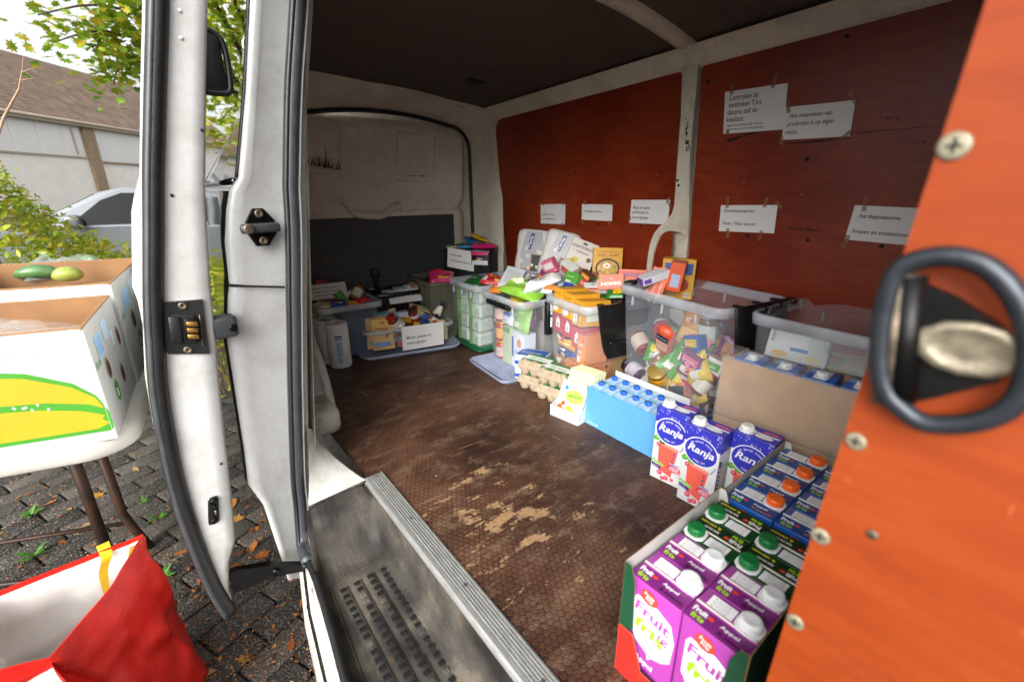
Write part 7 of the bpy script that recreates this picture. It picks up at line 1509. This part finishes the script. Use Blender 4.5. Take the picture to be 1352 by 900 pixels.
ro_ = obj('roof', B().box((S0, 0, -.12), (S1, sl_, 0), 'roof_tiles'), house_); ro_.matrix_local = Matrix.Translation(-V(house_.location)) @ Matrix(((hd.x, hn.x*run/sl_, -hn.x*rise/sl_, Rl.x), (hd.y, hn.y*run/sl_, -hn.y*rise/sl_, Rl.y), (0, rise/sl_, run/sl_, 4.78), (0, 0, 0, 1)))
b = B(); M_ = HF(eo+.02); b.tube([M_ @ V((S0, 4.74, 0)), M_ @ V((S1, 4.74, 0))], .09, 'gutter', 8); wpart('gutter', b, house_)
b = B(); b.box((S0, 4.55, .0), (S1, 4.72, eo), 'gutter', HF(0)); wpart('soffit', b, house_)
def hrect(nm, pa, pb, m_, off, dep=.06):
    (s0, z0), (s1, z1) = onH(*pa, off), onH(*pb, off); b = B(); b.box((min(s0, s1), min(z0, z1), 0), (max(s0, s1), max(z0, z1), dep), m_, HF(off)); return wpart(nm, b, house_)
(sA, zA), (sB, zB) = onH(-60, 205), onH(108, 165)
zs = onH(60, 203)[1]; ze = 4.5
def hb(nm, s0, s1, z0, z1, m_, off, dep): return wpart(nm, B().box((s0, z0, 0), (s1, z1, dep), m_, HF(off)), house_)
sP0, sP1 = onH(110, 190)[0], onH(124, 190)[0]
k = 0; s = sA
while s < sP0-.3:
    e = min(s+1.5, sP0-.08); wn_ = hb('window', s, e-.05, zs, ze, 'frame_white', .0, .05); pane = wpart('pane', B().box((s+.09, zs+.09, 0), (e-.14, ze-.09, .02), 'pale_blind', HF(.045)), house_); s = e
hb('window_sill', sA, sP0-.05, zs-.1, zs-.02, 'gutter', .0, .14)
hb('brick_pier', sP0, sP1, GZ, 4.55, 'yellow_brick', .0, .22)
hb('window', sP1+.15, sP1+5.5, zs-.2, ze, 'frame_white', .0, .05); wpart('pane', B().box((sP1+.25, zs-.1, 0), (sP1+5.4, ze-.1, .02), 'pale_blind', HF(.045)), house_)
hb('window_sill', sP1+.1, sP1+5.5, zs-.32, zs-.22, 'yellow_brick', .0, .12)
b = B(); b.box((0, 0, 0), (.12, ze-zs-.2, .05), 'gutter', HF(.05) @ Matrix.Translation((sP0-.75, zs+.1, .0)) @ Matrix.Rotation(R(-16), 4, 'Y')); b.box((0, 0, 0), (.60, .07, .05), 'frame_white', HF(.05) @ Matrix.Translation((sP0-.75, ze-.2, 0))); wpart('open_sash', b, house_)
hb('wall_panel', sA, sP0-.02, GZ, zs-.12, 'render_white', .0, .04)
# car
car = thing('silver_car', 'silver hatchback parked beyond the hedge', 'car', (-.08, 7.9, GZ), R(-4))
mat('car_silver', '7c8083', .3, .5, var=.05, scale=3); mat('car_glass', '0d120f', .12, var=.2, spec=.35); mat('tyre', '141414', .8); mat('rim_alloy', '9a9a9a', .3, .9)
def profile(pts, hw, m_, inset=.0):
    n = len(pts); b = B(); ringsx = [(-hw, .90), (-hw+.10, 1.0), (hw-.10, 1.0), (hw, .90)]; rings = []
    cx_ = sum(p[0] for p in pts)/n; cz_ = sum(p[1] for p in pts)/n
    for y, s in ((-hw, .95), (-hw+.05, .985), (-hw+.14, 1), (hw-.14, 1), (hw-.05, .985), (hw, .95)): rings.append([(cx_+(x-cx_)*s, y, cz_+(z-cz_)*s) for x, z in pts])
    b.loft(rings, m_, True, (True, True), smooth=False); return b
obj('body', profile([(-2.05, .30), (-1.0, .22), (1.1, .22), (2.05, .32), (2.08, .62), (2.0, .92), (1.2, .98), (-.85, .98), (-1.5, .90), (-1.98, .74), (-2.08, .50)], .86, 'car_silver'), car)
gh = [(-1.05, .95), (-.30, 1.36), (-.05, 1.415), (.9, 1.43), (1.45, 1.38), (1.95, .95)]
n_ = len(gh); b = B(); b.loft([[(x, y*(1 if z < 1 else .80), z) for x, z in gh] for y in (-.80, .80)], 'car_silver', True, (True, True), smooth=False); obj('cabin', b, car)
def sp3(x, z, s): return (x, s*(.80-.16*max(0, (z-.95))/.48*1.0)*1.0+s*.004, z)
for s in (-1, 1):
    for q in ([(-.62, 1.0), (.30, 1.0), (.30, 1.35), (-.10, 1.35), (-.30, 1.27)], [(.38, 1.0), (1.25, 1.0), (1.12, 1.35), (.38, 1.36)]):
        b = B(); b.add([sp3(x, z, s) for x, z in q], [tuple(range(len(q)))], 'car_glass'); obj('side_window', b, car)
b = B(); b.add([(-.98, -.66, .985), (-.98, .66, .985), (-.345, .58, 1.335), (-.345, -.58, 1.335)], [(0, 1, 2, 3)], 'car_glass', Matrix.Translation((-.010, 0, .008))); obj('windscreen', b, car)
for x in (-1.3, 1.3):
    for s in (-1, 1):
        w_ = obj('wheel', B().lathe([(.30, -.10), (.315, -.08), (.315, .08), (.30, .10), (.2, .10)], 'tyre', 24, Matrix.Translation((x, s*.80, .315)) @ Matrix.Rotation(R(90), 4, 'X')), car); obj('rim', B().lathe([(.205, -.105), (.19, -.09), (.05, -.108), (.0, -.108)], 'rim_alloy', 16, Matrix.Translation((x, s*.80, .315)) @ Matrix.Rotation(R(90 if s < 0 else -90), 4, 'X') @ Matrix.Scale(-1, 4, (0, 0, 1))), w_)
for s in (-1, 1):
    b = B(); b.rbox((-.62, -.10, .98), (-.48, .10, 1.12), 'car_silver', .04, 3, Matrix.Translation((0, s*.90, 0))); obj('wing_mirror', b, car); b = B(); b.rbox((-.20, -.05, -.05), (.05, .05, .05), ink('dfe6ea', .1), .03, 2, Matrix.Translation((-1.90, s*.62, .66))); obj('headlight', b, car)
    obj('door_handle', B().rbox((.12, -.012, .85), (.30, .012, .885), 'car_silver', .01, 2, Matrix.Translation((0, s*.862, 0))), car)
